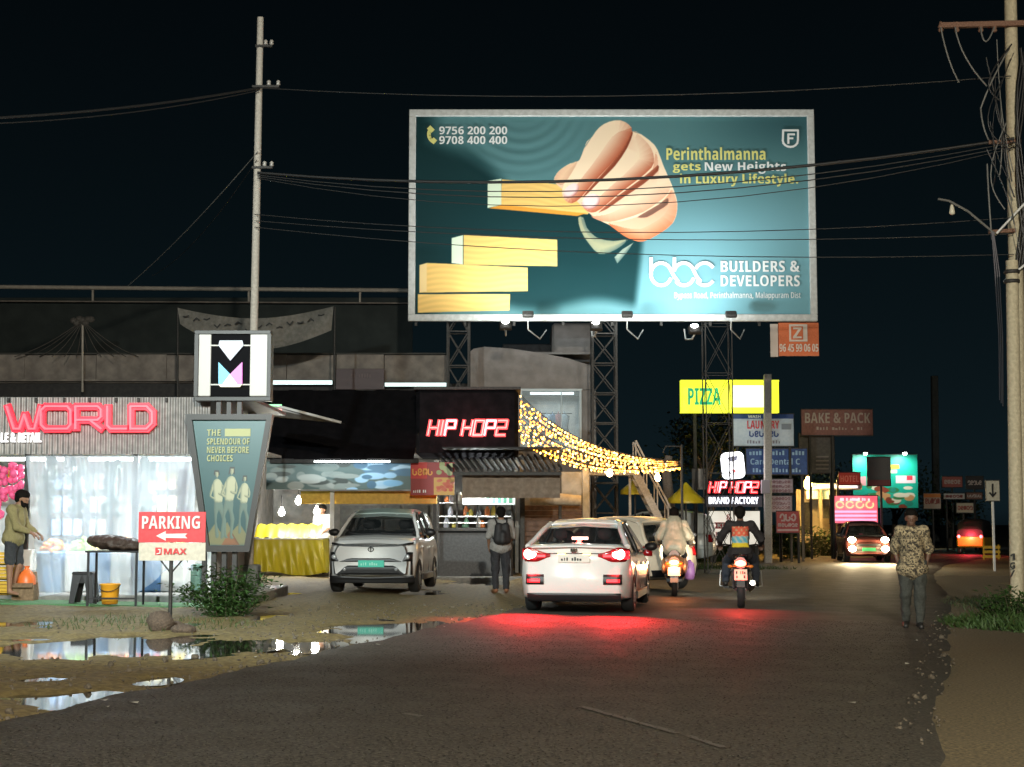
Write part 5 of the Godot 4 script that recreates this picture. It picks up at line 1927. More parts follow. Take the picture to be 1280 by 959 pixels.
# ------------------------------------------------------------------ signs along the far side
func board(called: String, label: String, x0: float, x1: float, y0: float, y1: float, d: float, face: Material, posts: Array, th := 0.1, category := "sign") -> Node3D:
	var g := on_ground((x0 + x1) / 2, d)
	var t := thing(called, label, category, g)
	blk(t, "face", x0 + 0.6, x1 - 0.6, y0 + 0.6, y1 - 0.6, d, th * 0.6, face)
	for a in [[x0, x1, y0, y0 + 1.1], [x0, x1, y1 - 1.1, y1], [x0, x0 + 1.1, y0 + 1.1, y1 - 1.1], [x1 - 1.1, x1, y0 + 1.1, y1 - 1.1]]:
		blk(t, "rim", a[0], a[1], a[2], a[3], d - 0.03, th, M["dark_steel"])
	for px in posts:
		var p := P(px, (y0 + y1) / 2, d + th)
		var st := mb()
		bar(st, Vector3(p.x, gh(p.x, 0) - 0.05, p.z) - g, p - g, 0.09)
		obj("post", st, M["dark_steel"], t)
	return t

func build_far_signs() -> void:
	var d := 58.0
	var white: Material = M["print_white"]
	# small orange board under the hoarding corner
	var zo := thing("orange_board", "small orange board with a Z and telephone number under the hoarding corner", "sign", P(994, 425, 43.8))
	blk(zo, "pale_panel", 963, 973, 405, 446, 43.85, 0.06, mat("pale_orange_panel", Color(0.55, 0.48, 0.42), 0.6))
	blk(zo, "orange_panel", 973.3, 1024, 403.5, 445, 43.8, 0.06, noisy("orange_print", Color(0.62, 0.13, 0.03), Color(0.70, 0.17, 0.05), 0.03, 1, 0.5))
	blk(zo, "logo_square", 986.5, 1009.5, 405.5, 427, 43.73, 0.03, mat("logo_pale", Color(0.72, 0.62, 0.52), 0.5))
	blk(zo, "logo_field", 989, 1004, 408, 424.5, 43.69, 0.02, M["orange_print"])
	words(zo, "Z", 991, 1002, 409.5, 423, 43.66, M["logo_pale"], 0.02)
	words(zo, "96 45 99 06 05", 974.5, 1023, 430, 440, 43.75, M["logo_pale"], 0.02)
	for y in [415, 438]:
		blk(zo, "bracket", 964, 1022, y, y + 2, 43.95, 0.25, M["dark_steel"])
	# PIZZA light box
	var pz := thing("pizza_sign", "glowing yellow light box sign reading PIZZA", "sign", on_ground(912, 60.0))
	blk(pz, "light_box", 852.5, 972.5, 476.5, 514.5, 60.0, 0.3, glow("pizza_yellow", Color(0.92, 1.0, 0.05), 1.0, Color(0.7, 0.7, 0.05)))
	blk(pz, "bright_field", 916, 958, 482, 509, 59.97, 0.05, glow("pizza_white", Color(1.0, 1.0, 0.88), 1.6))
	for a in [[851, 974, 475, 476.5], [851, 974, 514.5, 516], [851, 852.5, 476.5, 514.5], [972.5, 974, 476.5, 514.5]]:
		blk(pz, "rim", a[0], a[1], a[2], a[3], 59.95, 0.4, M["pizza_yellow"])
	words(pz, "PIZZA", 860, 901, 485, 506, 59.96, glow("pizza_green", Color(0.0, 0.55, 0.25), 0.5, Color(0, 0.4, 0.2)), 0.03)
	for px in [868, 958]:
		var p := P(px, 500, 60.4)
		var st := mb()
		bar(st, Vector3(p.x, gh(p.x, 0) - 0.05, p.z) - pz.position, p - pz.position, 0.14)
		obj("post", st, M["dark_steel"], pz)
	lamp(pz, P(930, 495, 59.0) - pz.position, Color(0.95, 1.0, 0.2), 1.6, 0.5)
	# laundry board and blue boards under it
	var la := board("laundry_sign", "white and blue board reading LAUNDRY below the yellow light box", 915, 993, 517, 558.5, 59.0, noisy("laundry_face", Color(0.45, 0.55, 0.62), Color(0.55, 0.63, 0.68), 0.02, 0.6, 0.5), [921, 987])
	blk(la, "blue_band", 916, 992, 518, 523.5, 58.97, 0.03, mat("deep_blue", Color(0.02, 0.06, 0.22), 0.5))
	words(la, "WASH", 935, 951, 519, 522.6, 58.93, white, 0.012)
	words(la, "LAUNDRY", 934, 974, 526, 536, 58.96, mat("laundry_red", Color(0.55, 0.03, 0.05), 0.5), 0.02)
	var lc := mb()
	var q := P(955, 542.5, 58.96) - la.position
	curls(lc, Vector2(q.x, q.y), 1.15, 0.22, 6, 8, 0.05, q.z)
	obj("lettering", lc, M["deep_blue"], la)
	smudge(la, 933, 976, 550, 554.5, 58.96, mat("laundry_grey", Color(0.2, 0.2, 0.25), 0.5), 12, 3)
	blk(la, "machine_symbol", 977, 989, 530, 537, 58.96, 0.02, mat("machine_grey", Color(0.2, 0.24, 0.28), 0.5))
	var bl := board("blue_service_board", "wide blue board with white lines of service lettering behind the pole", 932, 1010, 560, 594, 59.5, noisy("blue_face", Color(0.015, 0.055, 0.20), Color(0.03, 0.085, 0.28), 0.02, 0.6, 0.5), [940, 1002])
	var cy: Material = mat("pale_blue_type", Color(0.25, 0.42, 0.62), 0.5)
	smudge(bl, 936, 1006, 563, 569, 59.46, cy, 17, 4)
	words(bl, "Care Dental C", 938, 1000, 573, 581, 59.46, cy, 0.015)
	smudge(bl, 940, 1002, 585, 590.5, 59.46, cy, 15, 5)
	for a in [[957, 992, 598, 617, "upper pale poster with faint print beside the concrete pole"], [957, 991, 619, 641, "lower pale poster with faint print beside the concrete pole"]]:
		var p := board("pale_poster", a[4], a[0], a[1], a[2], a[3], 58.6, noisy("pale_poster_face", Color(0.34, 0.28, 0.30), Color(0.46, 0.38, 0.40), 0.02, 0.8, 0.6), [975], 0.06, "poster")
		var cs := mb()
		for k in 3:
			var c := P(975, a[2] + 4.5 + k * 5.5, 58.56) - p.position
			curls(cs, Vector2(c.x, c.y), 0.8, 0.10, 7, 20 + k + int(a[2]), 0.022, c.z)
		obj("lettering", cs, mat("poster_mauve", Color(0.22, 0.10, 0.12), 0.6), p)
	var rs := board("red_malayalam_sign", "small red board with curly pale lettering at the roadside hedge", 970, 1000, 638.5, 667, 57.0, noisy("red_board_face", Color(0.40, 0.045, 0.045), Color(0.52, 0.07, 0.06), 0.02, 0.8, 0.5), [998], 0.06)
	var rc := mb()
	var r0 := P(985, 647, 56.95) - rs.position
	curls(rc, Vector2(r0.x, r0.y), 0.62, 0.26, 3, 4, 0.06, r0.z)
	var r1 := P(985, 656.5, 56.95) - rs.position
	curls(rc, Vector2(r1.x, r1.y), 0.75, 0.12, 6, 6, 0.035, r1.z)
	obj("lettering", rc, mat("board_pink", Color(0.65, 0.45, 0.42), 0.5), rs)
	blk(rs, "lower_strip", 972, 998, 661.5, 664, 56.95, 0.015, M["board_pink"])
	# shop totem: rounded light box, HIP HOP, BRAND FACTORY, KIDS board
	var to := thing("shop_totem", "lit shop totem with rounded white box, HIP HOP and BRAND FACTORY", "totem", on_ground(918, d))
	var rb := mb()
	var rp := P(916, 582, d) - to.position
	prism(rb, round_rect(0.86, 1.02, 0.2), 0.2, Transform3D(Basis(Vector3.FORWARD, -0.09), rp))
	obj("rounded_light_box", rb, glow("totem_white", Color(0.97, 0.97, 1.0), 1.9), to)
	var mk := mb()
	prism(mk, PackedVector2Array([Vector2(-0.2, 0.32), Vector2(0.2, 0.35), Vector2(0.15, 0.17), Vector2(-0.13, 0.15)]), 0.03, Transform3D(Basis(Vector3.FORWARD, -0.09), rp + Vector3(0, 0, 0.11)))
	obj("cap_symbol", mk, mat("symbol_grey", Color(0.05, 0.05, 0.08), 0.5), to)
	blk(to, "small_red_mark", 916, 920, 587, 591, d - 0.13, 0.02, mat("symbol_red", Color(0.6, 0.05, 0.05), 0.5))
	lamp(to, rp + Vector3(0, 0, 0.9), Color(0.92, 0.93, 1.0), 1.8, 0.3)
	blk(to, "letter_box", 882, 953, 599, 619, d, 0.25, M["gloss_black"])
	led_word(to, 886, 948, 603, 615.5, d - 0.03, 0.11, 0.05)
	blk(to, "name_box", 882, 953, 619.5, 634, d + 0.01, 0.22, mat("name_box", Color(0.03, 0.03, 0.05), 0.4))
	words(to, "BRAND FACTORY", 886, 948, 621.5, 630, d - 0.01, glow("name_white", Color(0.9, 0.93, 1.0), 2.2), 0.04)
	for px in [889, 946]:
		to_ground(to, "leg", px - 2, px + 2, 634.2, d + 0.05, 0.1, M["dark_steel"])
	var kb := board("kids_board", "white lit KIDS board at the foot of the totem behind the motorcyclist", 885.5, 951, 638, 683, d - 0.6, glow("kids_face", Color(1.0, 0.93, 0.78), 0.62), [893, 944], 0.12)
	var rib := mb()
	var ra := P(893, 653, d - 0.65) - kb.position
	var rbp := P(943, 661, d - 0.65) - kb.position
	prism(rib, PackedVector2Array([Vector2(ra.x, ra.y), Vector2((ra.x + rbp.x) / 2, ra.y), Vector2((ra.x + rbp.x) / 2, rbp.y), Vector2(ra.x, rbp.y), Vector2(ra.x + 0.07, (ra.y + rbp.y) / 2)]), 0.03, Transform3D(Basis(), Vector3(0, 0, ra.z)))
	obj("ribbon", rib, mat("ribbon_red", Color(0.5, 0.05, 0.06), 0.5), kb)
	var rib2 := mb()
	prism(rib2, PackedVector2Array([Vector2((ra.x + rbp.x) / 2 + 0.002, ra.y), Vector2(rbp.x, ra.y), Vector2(rbp.x - 0.07, (ra.y + rbp.y) / 2), Vector2(rbp.x, rbp.y), Vector2((ra.x + rbp.x) / 2 + 0.002, rbp.y)]), 0.03, Transform3D(Basis(), Vector3(0, 0, ra.z)))
	obj("ribbon", rib2, M["deep_blue"], kb)
	words(kb, "KIDS", 897, 915, 654.5, 659.5, d - 0.69, white, 0.02)
	words(kb, "OUTLET", 919, 940, 654.5, 659.5, d - 0.69, white, 0.02)
	words(kb, "&", 908, 914, 643, 650.5, d - 0.63, M["ribbon_red"], 0.02, font_serif)
	words(kb, "Re", 894, 903, 665, 671, d - 0.63, M["ribbon_red"], 0.02, font_serif)
	# BAKE & PACK and the dark board below it
	var bp := board("bake_and_pack_sign", "faded red BAKE & PACK board high on its posts", 1001, 1092, 511, 545, 64.0, noisy("bake_face", Color(0.20, 0.085, 0.075), Color(0.28, 0.12, 0.105), 0.02, 0.6, 0.6), [1012, 1040])
	words(bp, "BAKE & PACK", 1006, 1088, 516, 529, 63.95, mat("bake_type", Color(0.42, 0.34, 0.30), 0.5), 0.03)
	smudge(bp, 1020, 1079, 533.5, 537.5, 63.95, M["bake_type"], 15, 6)
	var db := board("dark_notice_board", "dark grey notice board under the BAKE & PACK sign", 998, 1044, 541, 592, 64.6, noisy("notice_face", Color(0.06, 0.055, 0.05), Color(0.10, 0.09, 0.08), 0.02, 0.6, 0.6), [1003, 1038])
	for k in 4:
		blk(db, "text_line", 1020, 1036, 570 + k * 5, 572 + k * 5, 64.55, 0.015, mat("notice_type", Color(0.22, 0.19, 0.17), 0.6))
	# concrete pole in front of the boards
	var pole_m: Material = M["pole_concrete"]
	var cg := on_ground(958, 57.4)
	var cp := thing("concrete_pole", "straight concrete pole in front of the LAUNDRY board", "pole", cg)
	var cs := mb()
	bar(cs, Vector3(0, -0.05, 0), P(959.5, 468, 57.4) - cg, 0.27)
	obj("shaft", cs, pole_m, cp)
	blk(cp, "meter_box", 952, 963, 600, 617, 57.2, 0.2, mat("meter_grey", Color(0.38, 0.33, 0.36), 0.6))
	# far bright bulb and shop front
	var sd := 72.0
	var fs := thing("far_shop", "low far shop front lit by a warm lamp beside the HOTEL sign", "shop", on_ground(1030, sd))
	to_ground(fs, "wall", 995, 1048, 612, sd, 0.3, noisy("far_wall", Color(0.24, 0.20, 0.15), Color(0.34, 0.29, 0.22), 0.012, 0.3, 0.85))
	blk(fs, "canopy", 1012, 1078, 604, 612, sd - 1.2, 1.5, noisy("far_canopy", Color(0.45, 0.45, 0.46), Color(0.58, 0.58, 0.58), 0.02, 0.4, 0.6))
	blk(fs, "lit_sign_strip", 1022, 1072, 606, 610, sd - 1.26, 0.05, glow("far_strip", Color(0.85, 0.9, 1.0), 1.2))
	blk(fs, "door", 1003, 1016, 628, 668, sd - 0.02, 0.06, M["dark_board"])
	blk(fs, "window", 1022, 1040, 626, 648, sd - 0.02, 0.06, M["grey_panel"])
	to_ground(fs, "column", 1024, 1028, 612, sd - 1.1, 0.25, M["far_wall"])
	blk(fs, "bunting", 1008, 1040, 613, 624, sd - 0.9, 0.04, glow("bunting_light", Color(0.75, 1.0, 0.35), 0.35))
	bulb("warm_street_bulb", "dazzling warm lamp over the far shop front left of HOTEL", P(1010, 606, sd - 2.0), 0.5, Color(1.0, 0.60, 0.16), 190.0, 0.22, "")
	var ht := board("hotel_sign", "small red sign reading HOTEL", 1048, 1076, 590, 607, sd - 4.0, noisy("hotel_face", Color(0.42, 0.06, 0.035), Color(0.5, 0.08, 0.05), 0.02, 0.8, 0.5), [1047], 0.08)
	words(ht, "HOTEL", 1050.5, 1073.5, 594.5, 602.5, sd - 4.05, mat("hotel_type", Color(0.62, 0.30, 0.22), 0.5), 0.02)
	# red screen
	var ls := board("red_led_board", "bright red and pink lit board with yellow symbols at the far roadside", 1037, 1098, 619, 655, sd - 5.0, glow("led_board_red", Color(1.0, 0.05, 0.10), 0.85), [1043, 1092], 0.15)
	for k in 3:
		blk(ls, "pink_band", 1039, 1096, 638.5 + k * 5, 641 + k * 5, sd - 5.02, 0.03, glow("led_board_pink", Color(1.0, 0.45, 0.75), 1.1))
	for k in 4:
		var sy := mb()
		var c := P(1050 + k * 12.5, 631, sd - 5.05) - ls.position
		stroke(sy, arc(Vector2(c.x, c.y), Vector2(0.16, 0.14), 30 * k, 330 + 20 * k, 10), 0.05, c.z)
		obj("round_symbol", sy, glow("led_board_yellow", Color(1.0, 0.75, 0.25), 1.2), ls)
	smudge(ls, 1050, 1090, 622.5, 626, sd - 5.04, glow("led_board_white", Color(1.0, 0.8, 0.85), 1.3), 16, 7)
	lamp(ls, P(1067, 640, sd - 6.2) - ls.position, Color(1.0, 0.08, 0.2), 1.5, 0.5)
	# teal hoarding
	var td := 90.0
	var g := RandomNumberGenerator.new()
	g.seed = 8
	var blobs := [[100, 30, 20, 6, Color(0.75, 0.72, 0.1)], [100, 42, 14, 5, Color(0.8, 0.85, 0.6)], [135, 62, 26, 10, Color(0.85, 0.75, 0.75)], [145, 58, 8, 6, Color(0.8, 0.2, 0.25)], [20, 66, 14, 12, Color(0.8, 0.55, 0.55)]]
	for i in 34:
		blobs.append([g.randf_range(40, 150), g.randf_range(78, 132), g.randf_range(8, 20), g.randf_range(4, 9), [Color(0.75, 0.55, 0.35), Color(0.2, 0.45, 0.25), Color(0.85, 0.8, 0.7), Color(0.5, 0.2, 0.12), Color(0.1, 0.5, 0.42)][i % 5]])
	var th := thing("teal_hoarding", "teal food advertisement hoarding with two lamps on top", "billboard", on_ground(1107, td))
	print_panel(th, "printed_face", 1065.5, 1148, 568.5, 635, td, 0.1, picture("teal_print", print_blobs(166, 134, Color(0.03, 0.62, 0.52), blobs), 0.5))
	blk(th, "back_frame", 1064.5, 1149, 567.5, 636, td + 0.11, 0.15, M["dark_steel"])
	for px in [1078, 1135]:
		to_ground(th, "post", px - 2, px + 2, 636.2, td + 0.2, 0.2, M["dark_steel"])
	for px in [1082, 1131]:
		var l := thing("picture_lamp", "lamp over the teal hoarding's end nearest the dark board" if px == 1082 else "lamp over the teal hoarding's end towards the open sky", "floodlight", P(px, 566, td - 0.9))
		var hs := mb()
		box(hs, Vector3(0, 0.06, 0), Vector3(0.3, 0.1, 0.25))
		obj("housing", hs, M["dark_steel"], l)
		var ln := mb(true)
		ball(ln, Vector3(0, -0.06, 0), Vector3(0.12, 0.08, 0.12), 8)
		obj("lens", ln, M["flood_lens"], l)
		var arm := mb()
		bar(arm, Vector3(0, 0.08, 0), Vector3(0, 0.0, -0.95), 0.05)
		obj("arm", arm, M["dark_steel"], l)
		spot(l, Vector3(0, -0.16, 0), Vector3(0.0, -2.0, -0.85), Color(0.9, 1.0, 0.97), 9.0, 78, 0.15, 0.8)
	var dk := board("dark_small_board", "dark unlit board standing before the teal hoarding", 1084, 1114, 571, 608, 66.0, noisy("dark_print", Color(0.06, 0.06, 0.06), Color(0.13, 0.13, 0.125), 0.05, 1.2, 0.6), [1101])
	blk(dk, "red_strip", 1085, 1113, 600, 607, 65.96, 0.02, mat("dull_red", Color(0.16, 0.05, 0.05), 0.6))
	# small boards at the right
	var items := [[1177, 1204, 595, 610, "dull red board above the white strip board", Color(0.36, 0.10, 0.08), 84.0, 1190], [1154, 1177, 616, 637, "orange topped white board right of the teal hoarding", Color(0.50, 0.42, 0.34), 80.0, 1166],
		[1179, 1207, 616, 625, "narrow white strip board beneath the dull red board", Color(0.55, 0.52, 0.48), 82.0, 1183], [1207, 1229, 615, 625, "dull brown board next to the white strip board", Color(0.20, 0.10, 0.07), 82.6, 1218], [1195, 1218, 628, 642, "cream board tilted below the brown board", Color(0.50, 0.45, 0.34), 78.0, 1204], [1207, 1230, 595, 612, "near black board above the dull brown board", Color(0.035, 0.03, 0.03), 85.0, 1218]]
	for i in items.size():
		var a: Array = items[i]
		var b := board("roadside_board", a[4], a[0], a[1], a[2], a[3], a[6], mat("board_face_%d" % i, a[5], 0.6), [a[7]], 0.08)
		var lm := mb()
		var c := P((a[0] + a[1]) / 2.0, (a[2] + a[3]) / 2.0, a[6] - 0.05) - b.position
		curls(lm, Vector2(c.x, c.y), (a[1] - a[0]) * 0.034, (a[3] - a[2]) * 0.014, 5, 70 + i, 0.05, c.z)
		obj("lettering", lm, mat("board_ink_%d" % i, Color(0.6, 0.5, 0.45) if a[5].r < 0.4 else Color(0.35, 0.1, 0.08), 0.6), b)
		if i == 1:
			blk(b, "orange_band", 1155, 1176, 617.5, 622, a[6] - 0.04, 0.02, mat("orange_band", Color(0.65, 0.22, 0.05), 0.5))
	var aw := board("arrow_sign", "cream road sign with a downward black arrow on a white post", 1232, 1250.5, 600, 627, 50.0, noisy("arrow_face", Color(0.45, 0.42, 0.33), Color(0.55, 0.51, 0.40), 0.02, 1, 0.5), [], 0.06)
	to_ground(aw, "white_post", 1240, 1242.6, 627, 50.03, 0.07, M["whitewash"])
	var am := mb()
	var ac := P(1241, 613, 49.95) - aw.position
	stroke(am, [Vector2(ac.x, ac.y + 0.2), Vector2(ac.x, ac.y - 0.18)], 0.05, ac.z)
	stroke(am, [Vector2(ac.x - 0.1, ac.y - 0.08), Vector2(ac.x, ac.y - 0.2), Vector2(ac.x + 0.1, ac.y - 0.08)], 0.05, ac.z + 0.002)
	obj("arrow", am, M["black_plastic"], aw)

# ------------------------------------------------------------------ poles, cables, plants
func cable(label: String, pts: Array, r: float, sag: float, m: Material, group := "overhead cables") -> void:
	var st := mb(true)
	var out := []
	for i in pts.size() - 1:
		for k in 12:
			var u := k / 12.0
			out.append(pts[i].lerp(pts[i + 1], u) - Vector3(0, sag * 4 * u * (1 - u), 0) - pts[0])
	out.append(pts[-1] - pts[0])
	tube(st, out, r, 5)
	var o := single("overhead_cable", st, m, label, "cable", group)
	o.position = pts[0]

func build_poles_and_cables() -> void:
	var pole_m := noisy("yellow_pole_concrete", Color(0.36, 0.32, 0.22), Color(0.54, 0.48, 0.34), 0.03, 0.8, 0.75, 0.8)
	var steel: Material = M["dark_steel"]
	var pd := 24.0
	var g1 := on_ground(1266, pd)
	g1.y = relief(g1.x, g1.z)
	var p1 := thing("utility_pole", "nearer short utility pole with black painted letters at the right edge", "pole", g1)
	var s1 := mb(true)
	tube(s1, [Vector3(0, -0.15, 0), P(1265, 326, pd) - g1], [0.115, 0.095], 14)
	obj("shaft", s1, pole_m, p1)
	var ink := mat("pole_ink", Color(0.03, 0.03, 0.03), 0.8)
	for a in [["1", 692], ["G", 703], ["/", 713]]:
		words(p1, a[0], 1262.5, 1269, a[1], a[1] + 8, pd - 0.135, ink, 0.012)
	for y in [340, 352]:
		var cl := mb(true)
		var c := P(1265, y, pd) - g1
		lathe(cl, [[0.112, -0.03], [0.125, -0.02], [0.125, 0.02], [0.112, 0.03]], 14, Transform3D(Basis(), c))
		obj("clamp", cl, steel, p1)
	var pd2 := 25.4
	var g2 := on_ground(1274, pd2)
	g2.y = relief(g2.x, g2.z)
	var p2 := thing("tall_utility_pole", "tall utility pole with rusty crossarm at the right edge", "pole", g2)
	var s2 := mb(true)
	tube(s2, [Vector3(0, -0.15, 0), P(1270, 330, pd2) - g2, P(1262, -60, pd2) - g2], [0.13, 0.12, 0.10], 14)
	obj("shaft", s2, pole_m, p2)
	var rust := noisy("rusty_iron", Color(0.12, 0.06, 0.04), Color(0.26, 0.15, 0.10), 0.05, 1.2, 0.8)
	var arm := mb()
	bar(arm, P(1175, 32, pd2 - 0.15) - g2, P(1290, 29, pd2 - 0.15) - g2, 0.09)
	obj("crossarm", arm, rust, p2)
	for px in [1176, 1196, 1226, 1243]:
		var ins := mb(true)
		lathe(ins, [[0.03, -0.10], [0.05, -0.07], [0.03, -0.04], [0.05, -0.01], [0.03, 0.03], [0.02, 0.08]], 10, Transform3D(Basis(), P(px, 33, pd2 - 0.15) - g2))
		obj("insulator", ins, rust, p2)
	var wire := mat("grey_wire", Color(0.16, 0.16, 0.15), 0.5)
	for a in [[1176, 34, 1185, 80, 1199, 103], [1194, 34, 1200, 72, 1234, 108], [1226, 34, 1230, 70, 1243, 34], [1262, 60, 1236, 105, 1226, 136], [1226, 136, 1228, 160, 1236, 175], [1234, 205, 1236, 250, 1240, 300]]:
		var st := mb(true)
		var pts := []
		for k in 9:
			var u := k / 8.0
			pts.append((P(a[0], a[1], pd2 - 0.2) - g2).lerp(P(a[2], a[3], pd2 - 0.35) - g2, minf(1, u * 1.0)).lerp((P(a[2], a[3], pd2 - 0.35) - g2).lerp(P(a[4], a[5], pd2 - 0.2) - g2, u), u))
		tube(st, pts, 0.014, 5)
		obj("jumper_wire", st, wire, p2)
	for a in [[1236, 178, 1276], [1236, 290, 1270]]:
		var st := mb()
		bar(st, P(a[0], a[1], pd2 - 0.14) - g2, P(a[2], a[1] - 2, pd2 - 0.14) - g2, 0.06)
		obj("bracket", st, rust, p2)
	# lamp arm with an unlit bulb
	var la := mb(true)
	tube(la, [P(1246, 294, pd2 - 0.2) - g2, P(1210, 264, pd2 - 0.35) - g2, P(1186, 251, pd2 - 0.5) - g2, P(1173, 249, pd2 - 0.55) - g2], 0.02, 6)
	obj("lamp_arm", la, wire, p2)
	var lb := mb(true)
	lathe(lb, [[0.02, 0.0], [0.03, -0.03], [0.045, -0.10], [0.05, -0.15], [0.02, -0.17]], 10, Transform3D(Basis(), P(1190, 256, pd2 - 0.5) - g2))
	obj("unlit_lamp", lb, mat("unlit_lamp_glass", Color(0.6, 0.56, 0.44), 0.3), p2)
	for a in [[1246, 292, 1285, 250], [1255, 352, 1285, 328]]:
		var brace := mb(true)
		tube(brace, [P(a[0], a[1], pd2 - 0.3) - g2, P(a[2], a[3], pd2 - 0.3) - g2], 0.02, 6)
		obj("pale_brace", brace, M["whitewash"], p2)
	for k in 3:
		var st := mb(true)
		tube(st, [P(1240 + k, 290, pd2 - 0.3) - g2, P(1244 + k * 2.6, 340, pd2 - 0.32 - k * 0.02) - g2, P(1249 + k * 2.2, 420, pd2 - 0.3) - g2, P(1250 + k * 2.0, 500 + 4 * k, pd2 - 0.3) - g2], 0.010, 6)
		obj("cable_drop", st, mat("purple_grey_cable", Color(0.12, 0.115, 0.13), 0.6), p2)
	for k in 4:
		var st := mb(true)
		var pts := []
		for j in 10:
			pts.append(P(1276 + 5 * sin(j * 0.9 + k), 60 + j * 30 + k * 5, pd2 - 0.25) - g2)
		tube(st, pts, 0.02, 5)
		obj("tangled_cable", st, M["black_plastic"], p2)
	for k in 12:      # service wires bunched between the crossarm and the brackets
		var st := mb(true)
		var a := Vector2(rng.randf_range(1225, 1268), rng.randf_range(40, 190))
		var b := Vector2(rng.randf_range(1236, 1276), a.y + rng.randf_range(60, 190))
		var pts := []
		var out := rng.randf_range(-26, 8)
		for j in 11:
			var u := j / 10.0
			pts.append(P(lerpf(a.x, b.x, u) + out * sin(u * PI), lerpf(a.y, b.y, u) + 10 * sin(u * PI), pd2 - 0.22 - 0.02 * k) - g2)
		tube(st, pts, rng.randf_range(0.007, 0.014), 5)
		obj("service_wire", st, M["black_plastic"] if k % 3 else wire, p2)
	# cables over the street
	var black := mat("cable_black", Color(0.012, 0.012, 0.012), 0.6)
	var L := 28.4
	var R := 25.2
	cable("thick black cable crossing the hoarding at the tagline", [P(322, 216, L), P(1268, 173, R)], 0.028, 0.42, black)
	cable("first thin cable below the thick one across the hoarding", [P(322, 219, L), P(1268, 178, R)], 0.010, 0.55, black)
	cable("second thin cable below the thick one across the hoarding", [P(322, 221, L), P(1268, 182, R)], 0.010, 0.62, black)
	cable("third thin cable below the thick one across the hoarding", [P(322, 223, L), P(1268, 185, R)], 0.008, 0.75, black)
	cable("thin cable crossing the printed wrist on the hoarding", [P(318, 268, L), P(1268, 272, R)], 0.008, 0.30, black)
	cable("thin cable crossing the printed cuff on the hoarding", [P(318, 276, L), P(1268, 292, R)], 0.008, 0.22, black)
	cable("lowest thin cable crossing the hoarding over the logo", [P(318, 284, L), P(1268, 318, R)], 0.008, 0.24, black)
	cable("thick cable running from the top of the slim pole to the picture's left edge", [P(-60, 150, 24.0), P(324, 110, L)], 0.025, 0.10, black)
	cable("twin cable just under the one leaving the slim pole's top", [P(-60, 156, 24.2), P(324, 113, L)], 0.012, 0.14, black)
	cable("faint high cable from the slim pole passing above the hoarding", [P(325, 110, L), P(1264, 95, R)], 0.010, 0.25, black)
	cable("pale stay wire slanting down from the slim pole to the roof", [P(322, 190, L), P(160, 357, 40.0)], 0.010, 0.12, wire)
	cable("second stay wire slanting beside the pale one", [P(321, 200, L), P(190, 345, 40.0)], 0.007, 0.3, black)
	# a far dark mast
	var fm := thing("far_mast", "dim far mast standing against the sky right of BAKE & PACK", "mast", on_ground(1168, 110))
	var fs := mb()
	bar(fs, Vector3(0, -0.1, 0), P(1168, 470, 110) - fm.position, 0.45)
	obj("shaft", fs, noisy("far_mast_paint", Color(0.05, 0.06, 0.06), Color(0.08, 0.09, 0.09), 0.02, 0.4, 0.8), fm)
	# a post among the plants, with its stay
	var pg := on_ground(842, 47.0)
	var po := thing("wooden_post", "rough leaning wooden post behind the scooter rider", "post", pg)
	var ps := mb(true)
	tube(ps, [Vector3(0, -0.1, 0), P(838, 640, 47) - pg, P(833, 590, 47) - pg, P(836, 570, 47) - pg], [0.2, 0.16, 0.15, 0.12], 9)
	obj("trunk", ps, noisy("post_bark", Color(0.13, 0.11, 0.09), Color(0.24, 0.20, 0.17), 0.04, 1.0, 0.9, 1.5), po)
	var pp2 := on_ground(868, 49.0)
	var pc := thing("tin_can_post", "post topped by a bent tin sheet beside the shop totem", "post", pp2)
	var pcs := mb(true)
	tube(pcs, [Vector3(0, -0.1, 0), P(870, 585, 49) - pp2], 0.06, 8)
	obj("shaft", pcs, steel, pc)
	var tin := mb(true)
	sheet(tin, 8, 6, func(u: float, v: float) -> Vector3: return P(865 + 17 * u, 586 + 26 * v, 48.8 + 0.2 * sin(u * 3) + 0.1 * v) - pp2)
	obj("tin_sheet", tin, M["galvanised_sheet"], pc)

